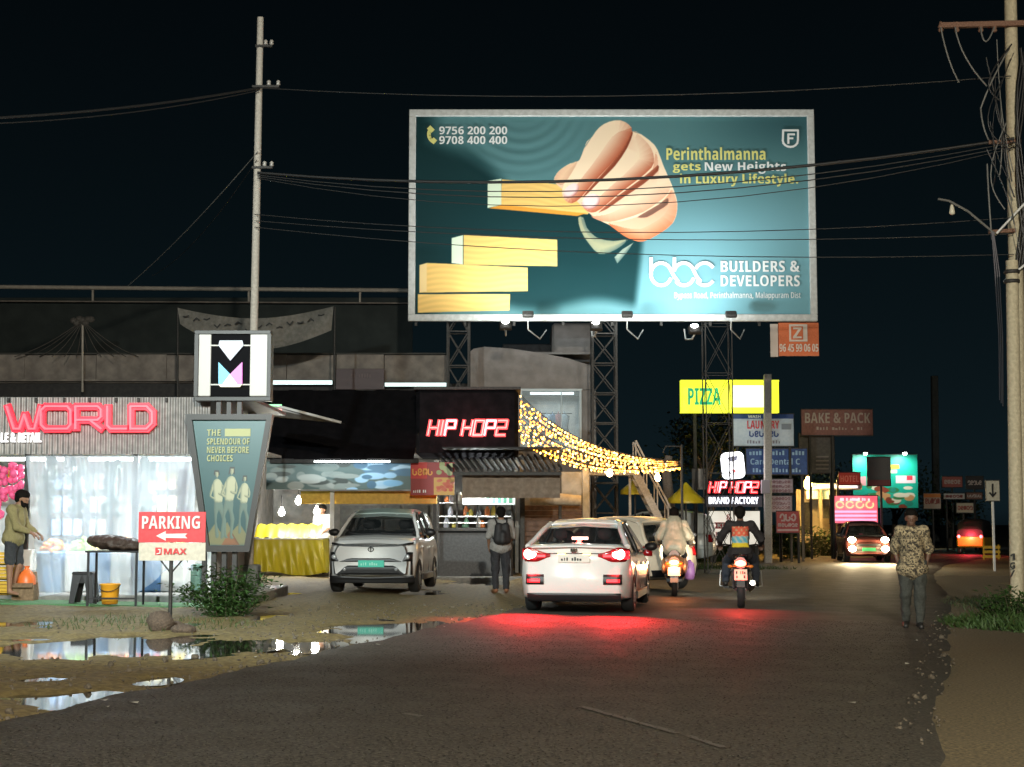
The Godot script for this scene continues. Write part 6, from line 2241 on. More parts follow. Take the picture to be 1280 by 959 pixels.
func tree(label: String, at: Vector3, h: float, r: float, sd: int, c: Color) -> void:
	var t := thing("roadside_tree", label, "tree", at, 0.0, "dark trees behind the signs")
	var g := RandomNumberGenerator.new()
	g.seed = sd
	var tr := mb(true)
	tube(tr, [Vector3(0, -0.2, 0), Vector3(0.1, h * 0.3, 0), Vector3(0.0, h * 0.62, 0.1)], [0.24, 0.18, 0.09], 9)
	var limbs := []
	for i in 9:
		var a := TAU * i / 9 + g.randf() * 0.5
		var s := Vector3(0.05, h * g.randf_range(0.28, 0.6), 0.05)
		var e := Vector3(cos(a) * r * g.randf_range(0.4, 0.85), h * g.randf_range(0.55, 0.95), sin(a) * r * g.randf_range(0.4, 0.85))
		tube(tr, [s, s.lerp(e, 0.5) + Vector3(0, 0.2, 0), e], [0.09, 0.06, 0.025], 6)
		limbs.append(e)
		limbs.append(s.lerp(e, 0.7))
	obj("trunk", tr, noisy("bark", Color(0.06, 0.05, 0.04), Color(0.12, 0.10, 0.08), 0.05, 1.0, 0.9, 1.0), t)
	var st := mb()
	for i in 2600:
		var e: Vector3 = limbs[g.randi() % limbs.size()]
		var p := e + Vector3(g.randfn(), g.randfn() * 0.7, g.randfn()) * r * 0.22
		var d := Vector3(g.randfn(), g.randfn() * 0.6 - 0.2, g.randfn()).normalized()
		var s := d.cross(Vector3.UP).normalized() * 0.08 * g.randf_range(0.7, 1.3)
		var l := 0.28 * g.randf_range(0.7, 1.3)
		quad(st, p, p + d * l * 0.5 + s, p + d * l, p + d * l * 0.5 - s)
	var m := noisy("tree_leaf", c * 0.6, c * 1.4, 0.04, 0.8, 0.6)
	m.backlight_enabled = true
	m.backlight = Color(0.25, 0.4, 0.12)
	obj("crown", st, m, t).set_meta("kind", "stuff")

func build_plants() -> void:
	var green := Color(0.045, 0.085, 0.02)
	var k := 0
	for a in [[828, 703, 0.6, 0.55], [852, 706, 0.9, 0.7], [874, 704, 0.8, 0.75], [897, 702, 0.7, 0.5], [922, 701, 0.8, 0.45], [985, 700, 1.1, 0.8], [1008, 698, 1.1, 0.65], [1032, 696, 1.2, 0.85], [1054, 694, 1.0, 0.8]]:
		shrub("verge_bush", ["low bush behind the scooter rider's shoulder", "round bush between the scooter and the motorcycle", "tall bush at the foot of the tin topped post", "bush beneath the near corner of the KIDS board", "low bush under the KIDS board behind the motorcyclist", "bush at the foot of the concrete pole", "leafy bush in front of the red curly lettered board", "dark bush below the far shop wall", "dark bush next to the oncoming car"][k], G(a[0], a[1]), Vector3(a[2], a[3], 0.5), 700, 0.2, green, 200 + k, "bushes along the verge")
		k += 1
	grass("roadside_grass", "tufts of grass round the foot of the utility poles", G(1262, 786), Vector2(1.0, 1.6), 1500, 0.36, Color(0.05, 0.10, 0.025), 31)
	grass("verge_grass", "thin grass strip below the verge bushes", Vector3(6.5, 0, -50.0), Vector2(3.0, 1.2), 1300, 0.4, Color(0.05, 0.085, 0.025), 32)
	grass("verge_weeds", "straggling weeds along the sandy verge behind the pedestrian", Vector3(9.4, 0, -27.5), Vector2(1.3, 4.5), 2200, 0.26, Color(0.06, 0.085, 0.03), 34)
	grass("forecourt_weeds", "sparse weeds beside the puddles and the PARKING sign", Vector3(-4.9, 0, -20.6), Vector2(1.6, 1.3), 420, 0.16, Color(0.055, 0.085, 0.025), 35)
	shrub("pole_weed", "leafy weeds crowding the base of the nearer utility pole", Vector3(G(1268, 785).x, relief(G(1268, 785).x, G(1268, 785).z), G(1268, 785).z), Vector3(0.55, 0.35, 0.5), 600, 0.12, Color(0.05, 0.11, 0.025), 33)
	for a in [[1000, 92.0, 6.0, 3.0, "tree behind the far shop front"], [1115, 104.0, 5.2, 3.0, "tree behind the teal hoarding"], [1185, 96.0, 3.6, 2.2, "low tree behind the small roadside boards"], [885, 74.0, 7.5, 2.8, "dark tree behind the glowing yellow light box"]]:
		tree("dark leafy " + a[4], on_ground(a[0], a[1]), a[2], a[3], int(a[0]), Color(0.035, 0.06, 0.02))

func build_led_lamp() -> void:      # stands by the shops just outside the picture's left edge and lights the forecourt
	var g := Vector3(-7.6, gh(-7.6, 0), -9.5)
	var t := thing("forecourt_lamp", "white LED lamp on a post beside the forecourt, out of the picture", "street lamp", g)
	var st := mb(true)
	tube(st, [Vector3(0, -0.1, 0), Vector3(0, 6.0, 0), Vector3(0.2, 6.4, -0.1), Vector3(0.9, 6.55, -0.5)], [0.08, 0.06, 0.045, 0.04], 10)
	obj("mast", st, M["dark_steel"], t)
	var hd := mb()
	box(hd, Vector3(1.1, 6.56, -0.62), Vector3(0.6, 0.1, 0.34), Basis(Vector3.UP, 0.5), 0.03)
	obj("lamp_head", hd, M["dark_steel"], t)
	var ln := mb()
	box(ln, Vector3(1.1, 6.50, -0.62), Vector3(0.5, 0.02, 0.26), Basis(Vector3.UP, 0.5))
	obj("lamp_lens", ln, glow("led_lens", Color(0.9, 1.0, 1.0), 30.0), t)
	spot(t, Vector3(1.1, 6.42, -0.62), Vector3(5.6, 1.6, -20.0), Color(0.86, 1.0, 1.0), 340.0, 42.0, 0.2, 1.0)

func build_street_lamp() -> void:      # stands behind the photographer and lights the road and the poles
	var t := thing("street_lamp", "tall street lamp standing at the roadside behind the photographer", "street lamp", Vector3(4.6, 0.05, 9.0))
	var st := mb(true)
	tube(st, [Vector3(0, -0.1, 0), Vector3(0, 8.6, 0), Vector3(-0.3, 9.1, 0), Vector3(-1.6, 9.3, 0)], [0.1, 0.07, 0.05, 0.04], 12)
	obj("mast", st, M["dark_steel"], t)
	var hd := mb()
	box(hd, Vector3(-2.0, 9.3, 0), Vector3(0.9, 0.14, 0.36), Basis(), 0.04)
	obj("lamp_head", hd, M["dark_steel"], t)
	var ln := mb()
	box(ln, Vector3(-2.0, 9.215, 0), Vector3(0.7, 0.02, 0.28))
	obj("lamp_lens", ln, glow("street_lens", Color(1.0, 0.88, 0.62), 40.0), t)
	spot(t, Vector3(-2.0, 9.12, -0.05), Vector3(-2.6, 5.0, -14.0), Color(1.0, 0.91, 0.74), 1080.0, 84.0, 0.25, 0.35)

# ------------------------------------------------------------------ cars: forward is -z, the origin lies on the ground below the middle
func pick(pts: Array, z: float) -> float:      # y of a polyline given by rising z
	if z <= pts[0][0]:
		return pts[0][1]
	for i in pts.size() - 1:
		if z <= pts[i + 1][0]:
			var t: float = (z - pts[i][0]) / (pts[i + 1][0] - pts[i][0])
			return lerpf(pts[i][1], pts[i + 1][1], t * t * (3 - 2 * t) * 0.5 + t * 0.5)
	return pts[-1][1]

func car_w(p: Dictionary, z: float) -> float:
	var e := maxf(0.0, (absf(z) - (p.L / 2 - 0.55)) / 0.55)
	return p.W / 2 * (1.0 - 0.20 * pow(e, 2.6))

func car_end(p: Dictionary, x: float, y: float, front: bool) -> float:      # z of the bumper or tail at a place across the car
	var w: float = p.W / 2
	var e := pow(maxf(0.0, (1.0 - absf(x) / w) / 0.20), 1.0 / 2.6)
	var z: float = p.L / 2 - 0.55 + 0.55 * minf(1.0, e)
	z -= pick(p.nose if front else p.tail, y)
	return -z if front else z

func car_strip(p: Dictionary, front: bool, x0: float, x1: float, top: Array, bot: Array, out := 0.012, n := 10) -> SurfaceTool:      # a piece laid over the nose or tail; top and bot are polylines y(x)
	var st := mb(true)
	var s := -1.0 if front else 1.0
	var f := func(x: float, y: float, o: float) -> Vector3: return Vector3(x, y, car_end(p, x, y, front) + s * o)
	for i in n:
		var xa := lerpf(x0, x1, float(i) / n)
		var xb := lerpf(x0, x1, float(i + 1) / n)
		for j in 3:
			var y0a := lerpf(pick(bot, xa), pick(top, xa), j / 3.0)
			var y1a := lerpf(pick(bot, xa), pick(top, xa), (j + 1) / 3.0)
			var y0b := lerpf(pick(bot, xb), pick(top, xb), j / 3.0)
			var y1b := lerpf(pick(bot, xb), pick(top, xb), (j + 1) / 3.0)
			quad(st, f.call(xa, y1a, out), f.call(xb, y1b, out), f.call(xb, y0b, out), f.call(xa, y0a, out))
		quad(st, f.call(xa, pick(top, xa), -0.03), f.call(xb, pick(top, xb), -0.03), f.call(xb, pick(top, xb), out), f.call(xa, pick(top, xa), out))
		quad(st, f.call(xa, pick(bot, xa), out), f.call(xb, pick(bot, xb), out), f.call(xb, pick(bot, xb), -0.03), f.call(xa, pick(bot, xa), -0.03))
	for x in [x0, x1]:
		quad(st, f.call(x, pick(top, x), out), f.call(x, pick(top, x), -0.03), f.call(x, pick(bot, x), -0.03), f.call(x, pick(bot, x), out))
	return st

func wheel(parent: Node3D, at: Vector3, r: float, w: float, side: float) -> void:
	var n := Node3D.new()
	n.name = "wheel"
	parent.add_child(n, true)
	n.position = at
	var axis := Transform3D(Basis(Vector3.FORWARD, PI / 2), Vector3.ZERO)
	var ty := mb(true)
	lathe(ty, [[r * 0.62, -w / 2], [r * 0.9, -w / 2], [r * 0.985, -w * 0.36], [r, 0], [r * 0.985, w * 0.36], [r * 0.9, w / 2], [r * 0.62, w / 2], [r * 0.62, -w / 2]], 28, axis, false)
	obj("tyre", ty, mat("tyre_rubber", Color(0.012, 0.012, 0.012), 0.75), n)
	var rim := mb(true)
	lathe(rim, [[r * 0.63, -w * 0.42], [r * 0.60, -w * 0.38], [r * 0.57, 0], [r * 0.60, w * 0.38], [r * 0.63, w * 0.42]], 24, axis, false)
	for k in 5:
		var a := TAU * k / 5
		bar(rim, Vector3(side * w * 0.34, 0, 0), Vector3(side * w * 0.36, cos(a) * r * 0.6, sin(a) * r * 0.6), 0.07, 0.04)
	lathe(rim, [[0.001, -0.02], [0.06, -0.02], [0.06, 0.02], [0.001, 0.02]], 12, Transform3D(Basis(Vector3.FORWARD, PI / 2), Vector3(side * w * 0.36, 0, 0)), false)
	obj("rim", rim, mat("alloy", Color(0.42, 0.43, 0.44), 0.3, 0.8), n)

func car(called: String, label: String, at: Vector3, turn: float, p: Dictionary, paint: Material) -> Node3D:
	var t := thing(called, label, "car", at, turn)
	var trim: Material = mat("car_trim", Color(0.012, 0.012, 0.013), 0.45)
	var glass: Material = pane("car_glass", Color(0.02, 0.025, 0.027), 0.42)
	var half: float = p.L / 2
	# shell
	var st := mb(true)
	var zs := []
	var z := -half
	while z < half + 0.001:
		zs.append(z)
		z += 0.06 if absf(z) > half - 1.3 or z + 0.09 > half else 0.09
	zs[-1] = half
	var rings := []
	for q in zs:
		var w := car_w(p, q)
		var yt := pick(p.top, q)
		var e := maxf(0.0, (absf(q) - (half - 0.5)) / 0.5)
		var yb: float = p.clear + 0.10 * pow(e, 2.0)
		for zw in [p.zf, p.zr]:
			var dz: float = absf(q - zw)
			var ra: float = p.R + 0.06
			if dz < ra:
				yb = maxf(yb, p.R + sqrt(ra * ra - dz * dz))
		var side := [[0.0, yb], [0.84, yb], [0.965, yb + 0.03], [1.0, maxf(yb + 0.05, lerpf(p.clear, yt, 0.45))], [0.992, maxf(yb + 0.07, yt - 0.24)], [0.965, maxf(yb + 0.08, yt - 0.12)], [0.91, yt - 0.03], [0.80, yt], [0.0, yt + 0.025]]
		var ring := PackedVector3Array()
		var nose: Array = p.nose if q < 0 else p.tail
		for k in side.size():
			var y: float = side[k][1]
			ring.append(Vector3(side[k][0] * w, y, q - signf(q) * pick(nose, y) * pow(e, 0.8)))
		for k in range(side.size() - 2, 0, -1):
			var v := ring[k]
			ring.append(Vector3(-v.x, v.y, v.z))
		rings.append(ring)
	loft(st, rings, false)
	for ring in [rings[0], rings[-1]]:
		for k in 8:
			quad(st, ring[k], ring[k + 1], ring[(16 - k - 1) % 16], ring[(16 - k) % 16])
	obj("body", st, paint, t)
	var ub := mb()
	box(ub, Vector3(0, p.clear + 0.12, 0), Vector3(p.W * 0.80, 0.20, p.L * 0.86))
	obj("underbody", ub, trim, t)
	# glasshouse
	var g0: float = p.glass[0][0]
	var g1: float = p.glass[-1][0]
	var gh_ := mb(true)
	var rows := []
	var n := 30
	var hw := func(zz: float, y: float) -> float:
		var belt := pick(p.top, zz)
		var k := clampf((y - belt) / (p.H - belt), 0, 1)
		return lerpf(car_w(p, zz) * 0.92, p.roof_w / 2, k) * (1.0 - 0.04 * k * k)
	for i in n + 1:
		var zz := lerpf(g0, g1, float(i) / n)
		var y1 := pick(p.glass, zz)
		var b := pick(p.top, zz) - 0.01
		var row := PackedVector3Array()
		for s in [1.0, -1.0]:
			var part := []
			for k in 4:
				var y := lerpf(b, y1 - 0.02, k / 3.0)
				part.append(Vector3(s * hw.call(zz, y), y, zz))
			part.append(Vector3(s * (hw.call(zz, y1) - 0.10), y1 + 0.012, zz))
			if s < 0:
				part.reverse()
			row.append_array(PackedVector3Array(part))
			if s > 0:
				row.append(Vector3(0, y1 + 0.03, zz))
		rows.append(row)
	loft(gh_, rows, false, false)
	obj("windows", gh_, glass, t)
	# roof skin, pillars
	var rf := mb(true)
	var rr := []
	for i in 13:
		var zz := lerpf(p.roof[0], p.roof[1], i / 12.0)
		var y1 := pick(p.glass, zz)
		var w2: float = hw.call(zz, y1)
		rr.append(PackedVector3Array([Vector3(w2 + 0.012, y1 - 0.07, zz), Vector3(w2 + 0.008, y1 - 0.01, zz), Vector3(w2 - 0.09, y1 + 0.026, zz), Vector3(0, y1 + 0.046, zz), Vector3(-w2 + 0.09, y1 + 0.026, zz), Vector3(-w2 - 0.008, y1 - 0.01, zz), Vector3(-w2 - 0.012, y1 - 0.07, zz), Vector3(0, y1 - 0.03, zz)]))
	loft(rf, rr)
	obj("roof", rf, p.get("roof_paint", paint), t)
	for s in [1.0, -1.0]:
		for a in [[g0 + 0.03, p.roof[0] + 0.1, 0.055], [p.roof[1] - 0.1, g1 - 0.03, 0.075]]:
			var pl := mb(true)
			var pts := []
			for i in 6:
				var zz := lerpf(a[0], a[1], i / 5.0)
				var y := pick(p.glass, zz) - 0.015
				pts.append(Vector3(s * (hw.call(zz, y) - 0.012), y, zz))
			tube(pl, pts, a[2] * 0.62, 8)
			obj("pillar", pl, paint, t)
		for zz in p.posts:
			var pl := mb(true)
			var pts := []
			var y1 := pick(p.glass, zz) - 0.04
			for i in 5:
				var y := lerpf(pick(p.top, zz) - 0.03, y1, i / 4.0)
				pts.append(Vector3(s * (hw.call(zz, y) + 0.002), y, zz))
			tube(pl, pts, 0.035, 6)
			obj("pillar", pl, trim, t)
		# rear quarter panel
		var qp := mb(true)
		var qz: float = p.quarter
		var col := []
		for i in 7:
			var zz := lerpf(qz, g1 - 0.05, i / 6.0)
			var y1 := pick(p.glass, zz) - 0.03
			var lo := pick(p.top, zz) - 0.03
			var c := []
			for k in 4:
				var y := lerpf(lo, maxf(y1, lo + 0.01), k / 3.0)
				c.append(Vector3(s * (hw.call(zz, y) + 0.008), y, zz))
			col.append(c)
		for i in 6:
			for k in 3:
				quad(qp, col[i][k], col[i + 1][k], col[i + 1][k + 1], col[i][k + 1])
		obj("quarter_panel", qp, paint, t)
		# mirror
		var mr := mb(true)
		var mz: float = g0 + 0.55
		var mx: float = s * (car_w(p, mz) + 0.10)
		var my := pick(p.top, mz) + 0.08
		ball(mr, Vector3(mx, my, mz), Vector3(0.115, 0.075, 0.07), 12)
		bar(mr, Vector3(mx - s * 0.18, my - 0.05, mz + 0.02), Vector3(mx, my - 0.02, mz), 0.04)
		obj("wing_mirror", mr, p.get("mirror_paint", trim), t)
		# door seams, handles, sill
		for zz in p.doors:
			var sm := mb()
			var w3 := car_w(p, zz)
			bar(sm, Vector3(s * (w3 * 0.985 + 0.001), p.clear + 0.12, zz), Vector3(s * (w3 * 0.992 + 0.001), pick(p.top, zz) - 0.18, zz), 0.012)
			obj("door_seam", sm, trim, t)
			var dh := mb()
			box(dh, Vector3(s * (w3 + 0.008), pick(p.top, zz) - 0.20, zz - 0.18), Vector3(0.03, 0.035, 0.2))
			obj("door_handle", dh, paint, t)
		var sl := mb()
		box(sl, Vector3(s * (p.W / 2 - 0.04), p.clear + 0.03, (p.zf + p.zr) / 2), Vector3(0.10, 0.12, absf(p.zf - p.zr) - 2 * p.R - 0.16))
		obj("sill", sl, trim, t)
		wheel(t, Vector3(s * (p.W / 2 - 0.115), p.R, p.zf), p.R, 0.21, s)
		wheel(t, Vector3(s * (p.W / 2 - 0.115), p.R, p.zr), p.R, 0.21, s)
	# seats, dashboard, steering wheel
	var cloth: Material = mat("seat_cloth", Color(0.02, 0.02, 0.021), 0.85)
	for a in [[-0.37, p.seat], [0.37, p.seat], [-0.37, p.seat + 0.85], [0.37, p.seat + 0.85]]:
		var se := mb(true)
		var y0: float = pick(p.top, a[1]) - 0.1
		tube(se, [Vector3(a[0] - 0.12, y0 - 0.05, a[1]), Vector3(a[0] - 0.12, y0 + 0.22, a[1] + 0.05)], 0.10, 8)
		tube(se, [Vector3(a[0] + 0.12, y0 - 0.05, a[1]), Vector3(a[0] + 0.12, y0 + 0.22, a[1] + 0.05)], 0.10, 8)
		ball(se, Vector3(a[0], y0 + 0.36, a[1] + 0.08), Vector3(0.13, 0.10, 0.06), 10)
		obj("seat", se, cloth, t)
	var ds := mb()
	box(ds, Vector3(0, pick(p.top, g0 + 0.3) + 0.03, g0 + 0.42), Vector3(p.W * 0.8, 0.12, 0.4), Basis(), 0.04)
	obj("dashboard", ds, trim, t)
	var sw := mb(true)
	var ring_ := []
	for i in 17:
		var a := TAU * i / 16
		ring_.append(Vector3(0.37 + cos(a) * 0.18, pick(p.top, g0 + 0.6) + 0.10 + sin(a) * 0.16, g0 + 0.72 + sin(a) * -0.08))
	tube(sw, ring_, 0.016, 6)
	obj("steering_wheel", sw, trim, t)
	return t

func plate(t: Node3D, p: Dictionary, front: bool, x: float, y: float, w: float, h: float, m: Material, text: String, ink: Material) -> void:
	var n := Node3D.new()
	n.name = "number_plate"
	t.add_child(n, true)
	var z := car_end(p, x, y, front)
	n.transform = Transform3D(Basis(Vector3.UP, PI if front else 0.0), Vector3(x, y, z + (-0.03 if front else 0.03)))
	var st := mb()
	box(st, Vector3.ZERO, Vector3(w, h, 0.03))
	obj("plate", st, m, n)
	if text:
		marks(n, Vector3(0, 0, 0.012), w * 0.84, h * 0.5, ink, 10, 9)

func build_sedan() -> void:
	var paint := mat("pearl_white", Color(0.66, 0.64, 0.61), 0.28)
	paint.clearcoat_enabled = true
	paint.clearcoat = 0.8
	paint.clearcoat_roughness = 0.06
	var p := {"L": 4.4, "W": 1.78, "H": 1.475, "clear": 0.22, "R": 0.315, "zf": -1.40, "zr": 1.25, "roof_w": 1.16, "seat": 0.05, "posts": [0.12], "doors": [-0.75, 0.15, 1.0], "quarter": 0.95, "roof": [-0.45, 0.75],
		"top": [[-2.2, 0.70], [-1.9, 0.80], [-1.1, 0.93], [0.4, 0.95], [1.5, 1.02], [2.0, 1.09], [2.2, 1.07]], "glass": [[-1.25, 0.93], [-0.5, 1.38], [0.0, 1.465], [0.5, 1.455], [0.95, 1.36], [1.72, 1.06]],
		"nose": [[0.2, 0.06], [0.4, 0.0], [0.6, 0.02], [0.8, 0.2]], "tail": [[0.2, 0.10], [0.32, 0.02], [0.5, 0.0], [0.70, 0.03], [0.76, 0.10], [0.95, 0.13], [1.06, 0.06], [1.1, 0.1]]}
	var rear := on_ground(716, 24.0)
	var turn := -0.17
	var fwd := Vector3(-sin(turn), 0, -cos(turn))
	var c := rear + fwd * 2.2
	c.y = road_height(c.x, -c.z) + 0.004
	var t := car("sedan_car", "white sedan braking on the road, seen from behind with red lamps glowing", c, turn, p, paint)
	var trim: Material = M["car_trim"]
	var lens := mat("red_lens", Color(0.30, 0.008, 0.010), 0.15)
	var lit := glow("brake_light_lens", Color(1.0, 0.02, 0.03), 3.0, Color(0.4, 0.01, 0.01))
	var hot := glow("brake_light_core", Color(1.0, 0.62, 0.50), 9.0)
	for s in [1.0, -1.0]:
		var n := Node3D.new()
		n.name = "tail_lamp"
		t.add_child(n, true)
		var o := [[-0.86, 1.02], [-0.72, 1.05], [-0.45, 0.96], [-0.38, 0.94]] if s < 0 else [[0.38, 0.94], [0.45, 0.96], [0.72, 1.05], [0.86, 1.02]]
		var u := [[-0.86, 0.82], [-0.6, 0.82], [-0.38, 0.90]] if s < 0 else [[0.38, 0.90], [0.6, 0.82], [0.86, 0.82]]
		obj("outer_lens", car_strip(p, false, minf(s * 0.38, s * 0.86), maxf(s * 0.38, s * 0.86), o, u, 0.02, 12), lens, n)
		var bl := mb(true)
		var bz := car_end(p, s * 0.70, 0.94, false)
		ball(bl, Vector3(s * 0.70, 0.94, bz + 0.015), Vector3(0.105, 0.09, 0.035), 14)
		obj("brake_light", bl, hot, n)
		obj("lit_segment", car_strip(p, false, minf(s * 0.46, s * 0.60), maxf(s * 0.46, s * 0.60), [[-1.0, 0.935], [1.0, 0.935]], [[-1.0, 0.885], [1.0, 0.885]], 0.026, 4), lit, n)
		obj("lit_segment", car_strip(p, false, minf(s * 0.60, s * 0.85), maxf(s * 0.60, s * 0.85), [[-1.0, 0.99], [1.0, 0.99]], [[-1.0, 0.86], [1.0, 0.86]], 0.024, 6), lit, n)
		spot(t, Vector3(s * 0.70, 0.90, bz + 0.10), Vector3(s * 0.72, 0.0, bz + 0.95), Color(1.0, 0.02, 0.025), 20.0, 46.0, 0.07, 1.0)
		var rc := [[-0.78, 0.60], [-0.42, 0.60]] if s < 0 else [[0.42, 0.60], [0.78, 0.60]]
		obj("bumper_recess", car_strip(p, false, minf(s * 0.47, s * 0.76), maxf(s * 0.47, s * 0.76), [[-1.0, 0.625], [1.0, 0.625]], [[-1.0, 0.47], [1.0, 0.47]], 0.012, 6), trim, t)
		obj("bumper_reflector", car_strip(p, false, minf(s * 0.53, s * 0.73), maxf(s * 0.53, s * 0.73), [[-1.0, 0.55], [1.0, 0.55]], [[-1.0, 0.50], [1.0, 0.50]], 0.022, 4), lit, t)
	obj("lower_bumper", car_strip(p, false, -0.74, 0.74, [[-1, 0.33], [1, 0.33]], [[-1, 0.20], [1, 0.20]], 0.012, 10), trim, t)
	obj("boot_lip", car_strip(p, false, -0.66, 0.66, [[-0.7, 1.055], [0, 1.085], [0.7, 1.055]], [[-0.7, 1.03], [0, 1.05], [0.7, 1.03]], 0.05, 12), paint, t)
	obj("boot_seam", car_strip(p, false, -0.62, 0.62, [[-0.7, 0.775], [0, 0.755], [0.7, 0.775]], [[-0.7, 0.765], [0, 0.742], [0.7, 0.765]], 0.006, 10), trim, t)
	obj("chrome_strip", car_strip(p, false, -0.45, 0.45, [[-1, 0.958], [1, 0.958]], [[-1, 0.942], [1, 0.942]], 0.012, 8), mat("chrome", Color(0.6, 0.6, 0.6), 0.12, 1.0), t)
	plate(t, p, false, 0.0, 0.865, 0.50, 0.115, mat("plate_white", Color(0.6, 0.57, 0.5), 0.5), "worn", mat("plate_ink", Color(0.02, 0.02, 0.02), 0.6))
	for s in [-0.2, 0.2]:
		var pl := mb()
		box(pl, Vector3(s, 0.935, car_end(p, s, 0.935, false) + 0.03), Vector3(0.12, 0.018, 0.03))
		obj("plate_light", pl, glow("plate_light", Color(1.0, 0.62, 0.12), 5.0), t)
	var hm := mb()
	box(hm, Vector3(0, 1.18, 1.33), Vector3(0.26, 0.045, 0.05))
	obj("high_brake_light", hm, hot, t)
	lamp(t, Vector3(0, 1.19, 1.44), Color(1.0, 0.05, 0.04), 0.35, 0.06)
	var bd := mb()
	var bz2 := car_end(p, 0, 1.0, false)
	lathe(bd, [[0.03, -0.01], [0.055, -0.01], [0.055, 0.012], [0.03, 0.012]], 16, Transform3D(Basis(Vector3.RIGHT, PI / 2), Vector3(0, 1.005, bz2 + 0.01)))
	obj("badge", bd, M["chrome"], t)

func build_parked_suv() -> void:
	var paint := mat("solid_white", Color(0.80, 0.81, 0.80), 0.3)
	paint.clearcoat_enabled = true
	paint.clearcoat = 0.7
	paint.clearcoat_roughness = 0.08
	var p := {"L": 3.9, "W": 1.76, "H": 1.63, "clear": 0.26, "R": 0.335, "zf": -1.22, "zr": 1.22, "roof_w": 1.22, "seat": 0.0, "posts": [0.05, 0.85], "doors": [-0.75, 0.1, 0.95], "quarter": 1.2, "roof": [-0.35, 1.55],
		"top": [[-1.95, 0.93], [-1.75, 1.02], [-1.0, 1.10], [0.4, 1.05], [1.5, 1.10], [1.95, 1.06]], "glass": [[-1.05, 1.08], [-0.45, 1.50], [0.0, 1.61], [0.9, 1.61], [1.5, 1.52], [1.85, 1.06]],
		"nose": [[0.25, 0.10], [0.36, 0.02], [0.5, 0.0], [0.75, 0.02], [0.95, 0.09], [1.05, 0.2]], "tail": [[0.3, 0.05], [0.5, 0.0], [0.8, 0.04], [1.05, 0.1]]}
	var front := on_ground(464, 29.4)
	var turn := PI - 0.07
	var fwd := Vector3(-sin(turn), 0, -cos(turn))
	var c := front - fwd * 1.95
	c.y = gh(c.x, c.z) + 0.03
	p["roof_paint"] = mat("grey_green_roof", Color(0.26, 0.34, 0.31), 0.3)
	var t := car("parked_suv", "white compact car parked facing the road with a teal number plate", c, turn, p, paint)
	var trim: Material = M["car_trim"]
	obj("bonnet_lamp_strip", car_strip(p, true, -0.80, 0.80, [[-0.8, 0.985], [-0.5, 0.94], [0, 0.925], [0.5, 0.94], [0.8, 0.985]], [[-0.8, 0.945], [-0.5, 0.905], [0, 0.897], [0.5, 0.905], [0.8, 0.945]], 0.012, 18), trim, t)
	for s in [1.0, -1.0]:
		obj("headlamp_housing", car_strip(p, true, minf(s * 0.62, s * 0.80), maxf(s * 0.62, s * 0.80), [[-0.8, 0.79], [-0.72, 0.80], [-0.62, 0.64], [0, 0.64], [0.62, 0.64], [0.72, 0.80], [0.8, 0.79]], [[-0.8, 0.62], [0.8, 0.62]], 0.014, 8), trim, t)
		var hl := mb(true)
		ball(hl, Vector3(s * 0.71, 0.705, car_end(p, s * 0.71, 0.705, true) - 0.01), Vector3(0.055, 0.05, 0.025), 12)
		obj("headlamp", hl, mat("headlamp_glass", Color(0.55, 0.57, 0.6), 0.08, 0.6), t)
		obj("bumper_slit", car_strip(p, true, minf(s * 0.765, s * 0.80), maxf(s * 0.765, s * 0.80), [[-1, 0.62], [1, 0.62]], [[-1, 0.36], [1, 0.36]], 0.012, 2), trim, t)
		var fl := mb(true)
		ball(fl, Vector3(s * 0.50, 0.47, car_end(p, s * 0.50, 0.47, true) - 0.02), Vector3(0.035, 0.035, 0.02), 10)
		obj("fog_lamp", fl, M["headlamp_glass"], t)
	obj("upper_grille", car_strip(p, true, -0.60, 0.60, [[-0.6, 0.62], [-0.40, 0.68], [0.40, 0.68], [0.6, 0.62]], [[-0.6, 0.61], [0.6, 0.61]], 0.012, 16), trim, t)
	obj("lower_grille", car_strip(p, true, -0.66, 0.66, [[-0.66, 0.375], [-0.46, 0.54], [0.46, 0.54], [0.66, 0.375]], [[-0.66, 0.365], [0.66, 0.365]], 0.012, 18), trim, t)
	obj("lower_bumper", car_strip(p, true, -0.82, 0.82, [[-0.8, 0.34], [0, 0.315], [0.8, 0.34]], [[-1, 0.20], [1, 0.20]], 0.014, 12), trim, t)
	for k in 3:
		obj("grille_bar", car_strip(p, true, -0.5 - 0.04 * k, 0.5 + 0.04 * k, [[-1, 0.515 - k * 0.05], [1, 0.515 - k * 0.05]], [[-1, 0.505 - k * 0.05], [1, 0.505 - k * 0.05]], 0.018, 8), mat("dark_grey_plastic", Color(0.03, 0.03, 0.032), 0.4), t)
	plate(t, p, true, -0.02, 0.575, 0.50, 0.13, mat("plate_teal", Color(0.02, 0.42, 0.30), 0.4), "worn", mat("plate_pale", Color(0.25, 0.62, 0.5), 0.5))
	var lg := mb(true)
	var lz := car_end(p, 0, 0.845, true)
	tube(lg, [Vector3(-0.055, 0.845, lz - 0.012), Vector3(-0.04, 0.875, lz - 0.012), Vector3(0, 0.89, lz - 0.012), Vector3(0.04, 0.875, lz - 0.012), Vector3(0.055, 0.845, lz - 0.012), Vector3(0.035, 0.815, lz - 0.012), Vector3(0, 0.80, lz - 0.012), Vector3(-0.035, 0.815, lz - 0.012), Vector3(-0.055, 0.845, lz - 0.012)], 0.010, 6)
	tube(lg, [Vector3(0, 0.88, lz - 0.014), Vector3(0, 0.81, lz - 0.014)], 0.012, 6)
	obj("badge", lg, trim, t)
	var wp := mb(true)
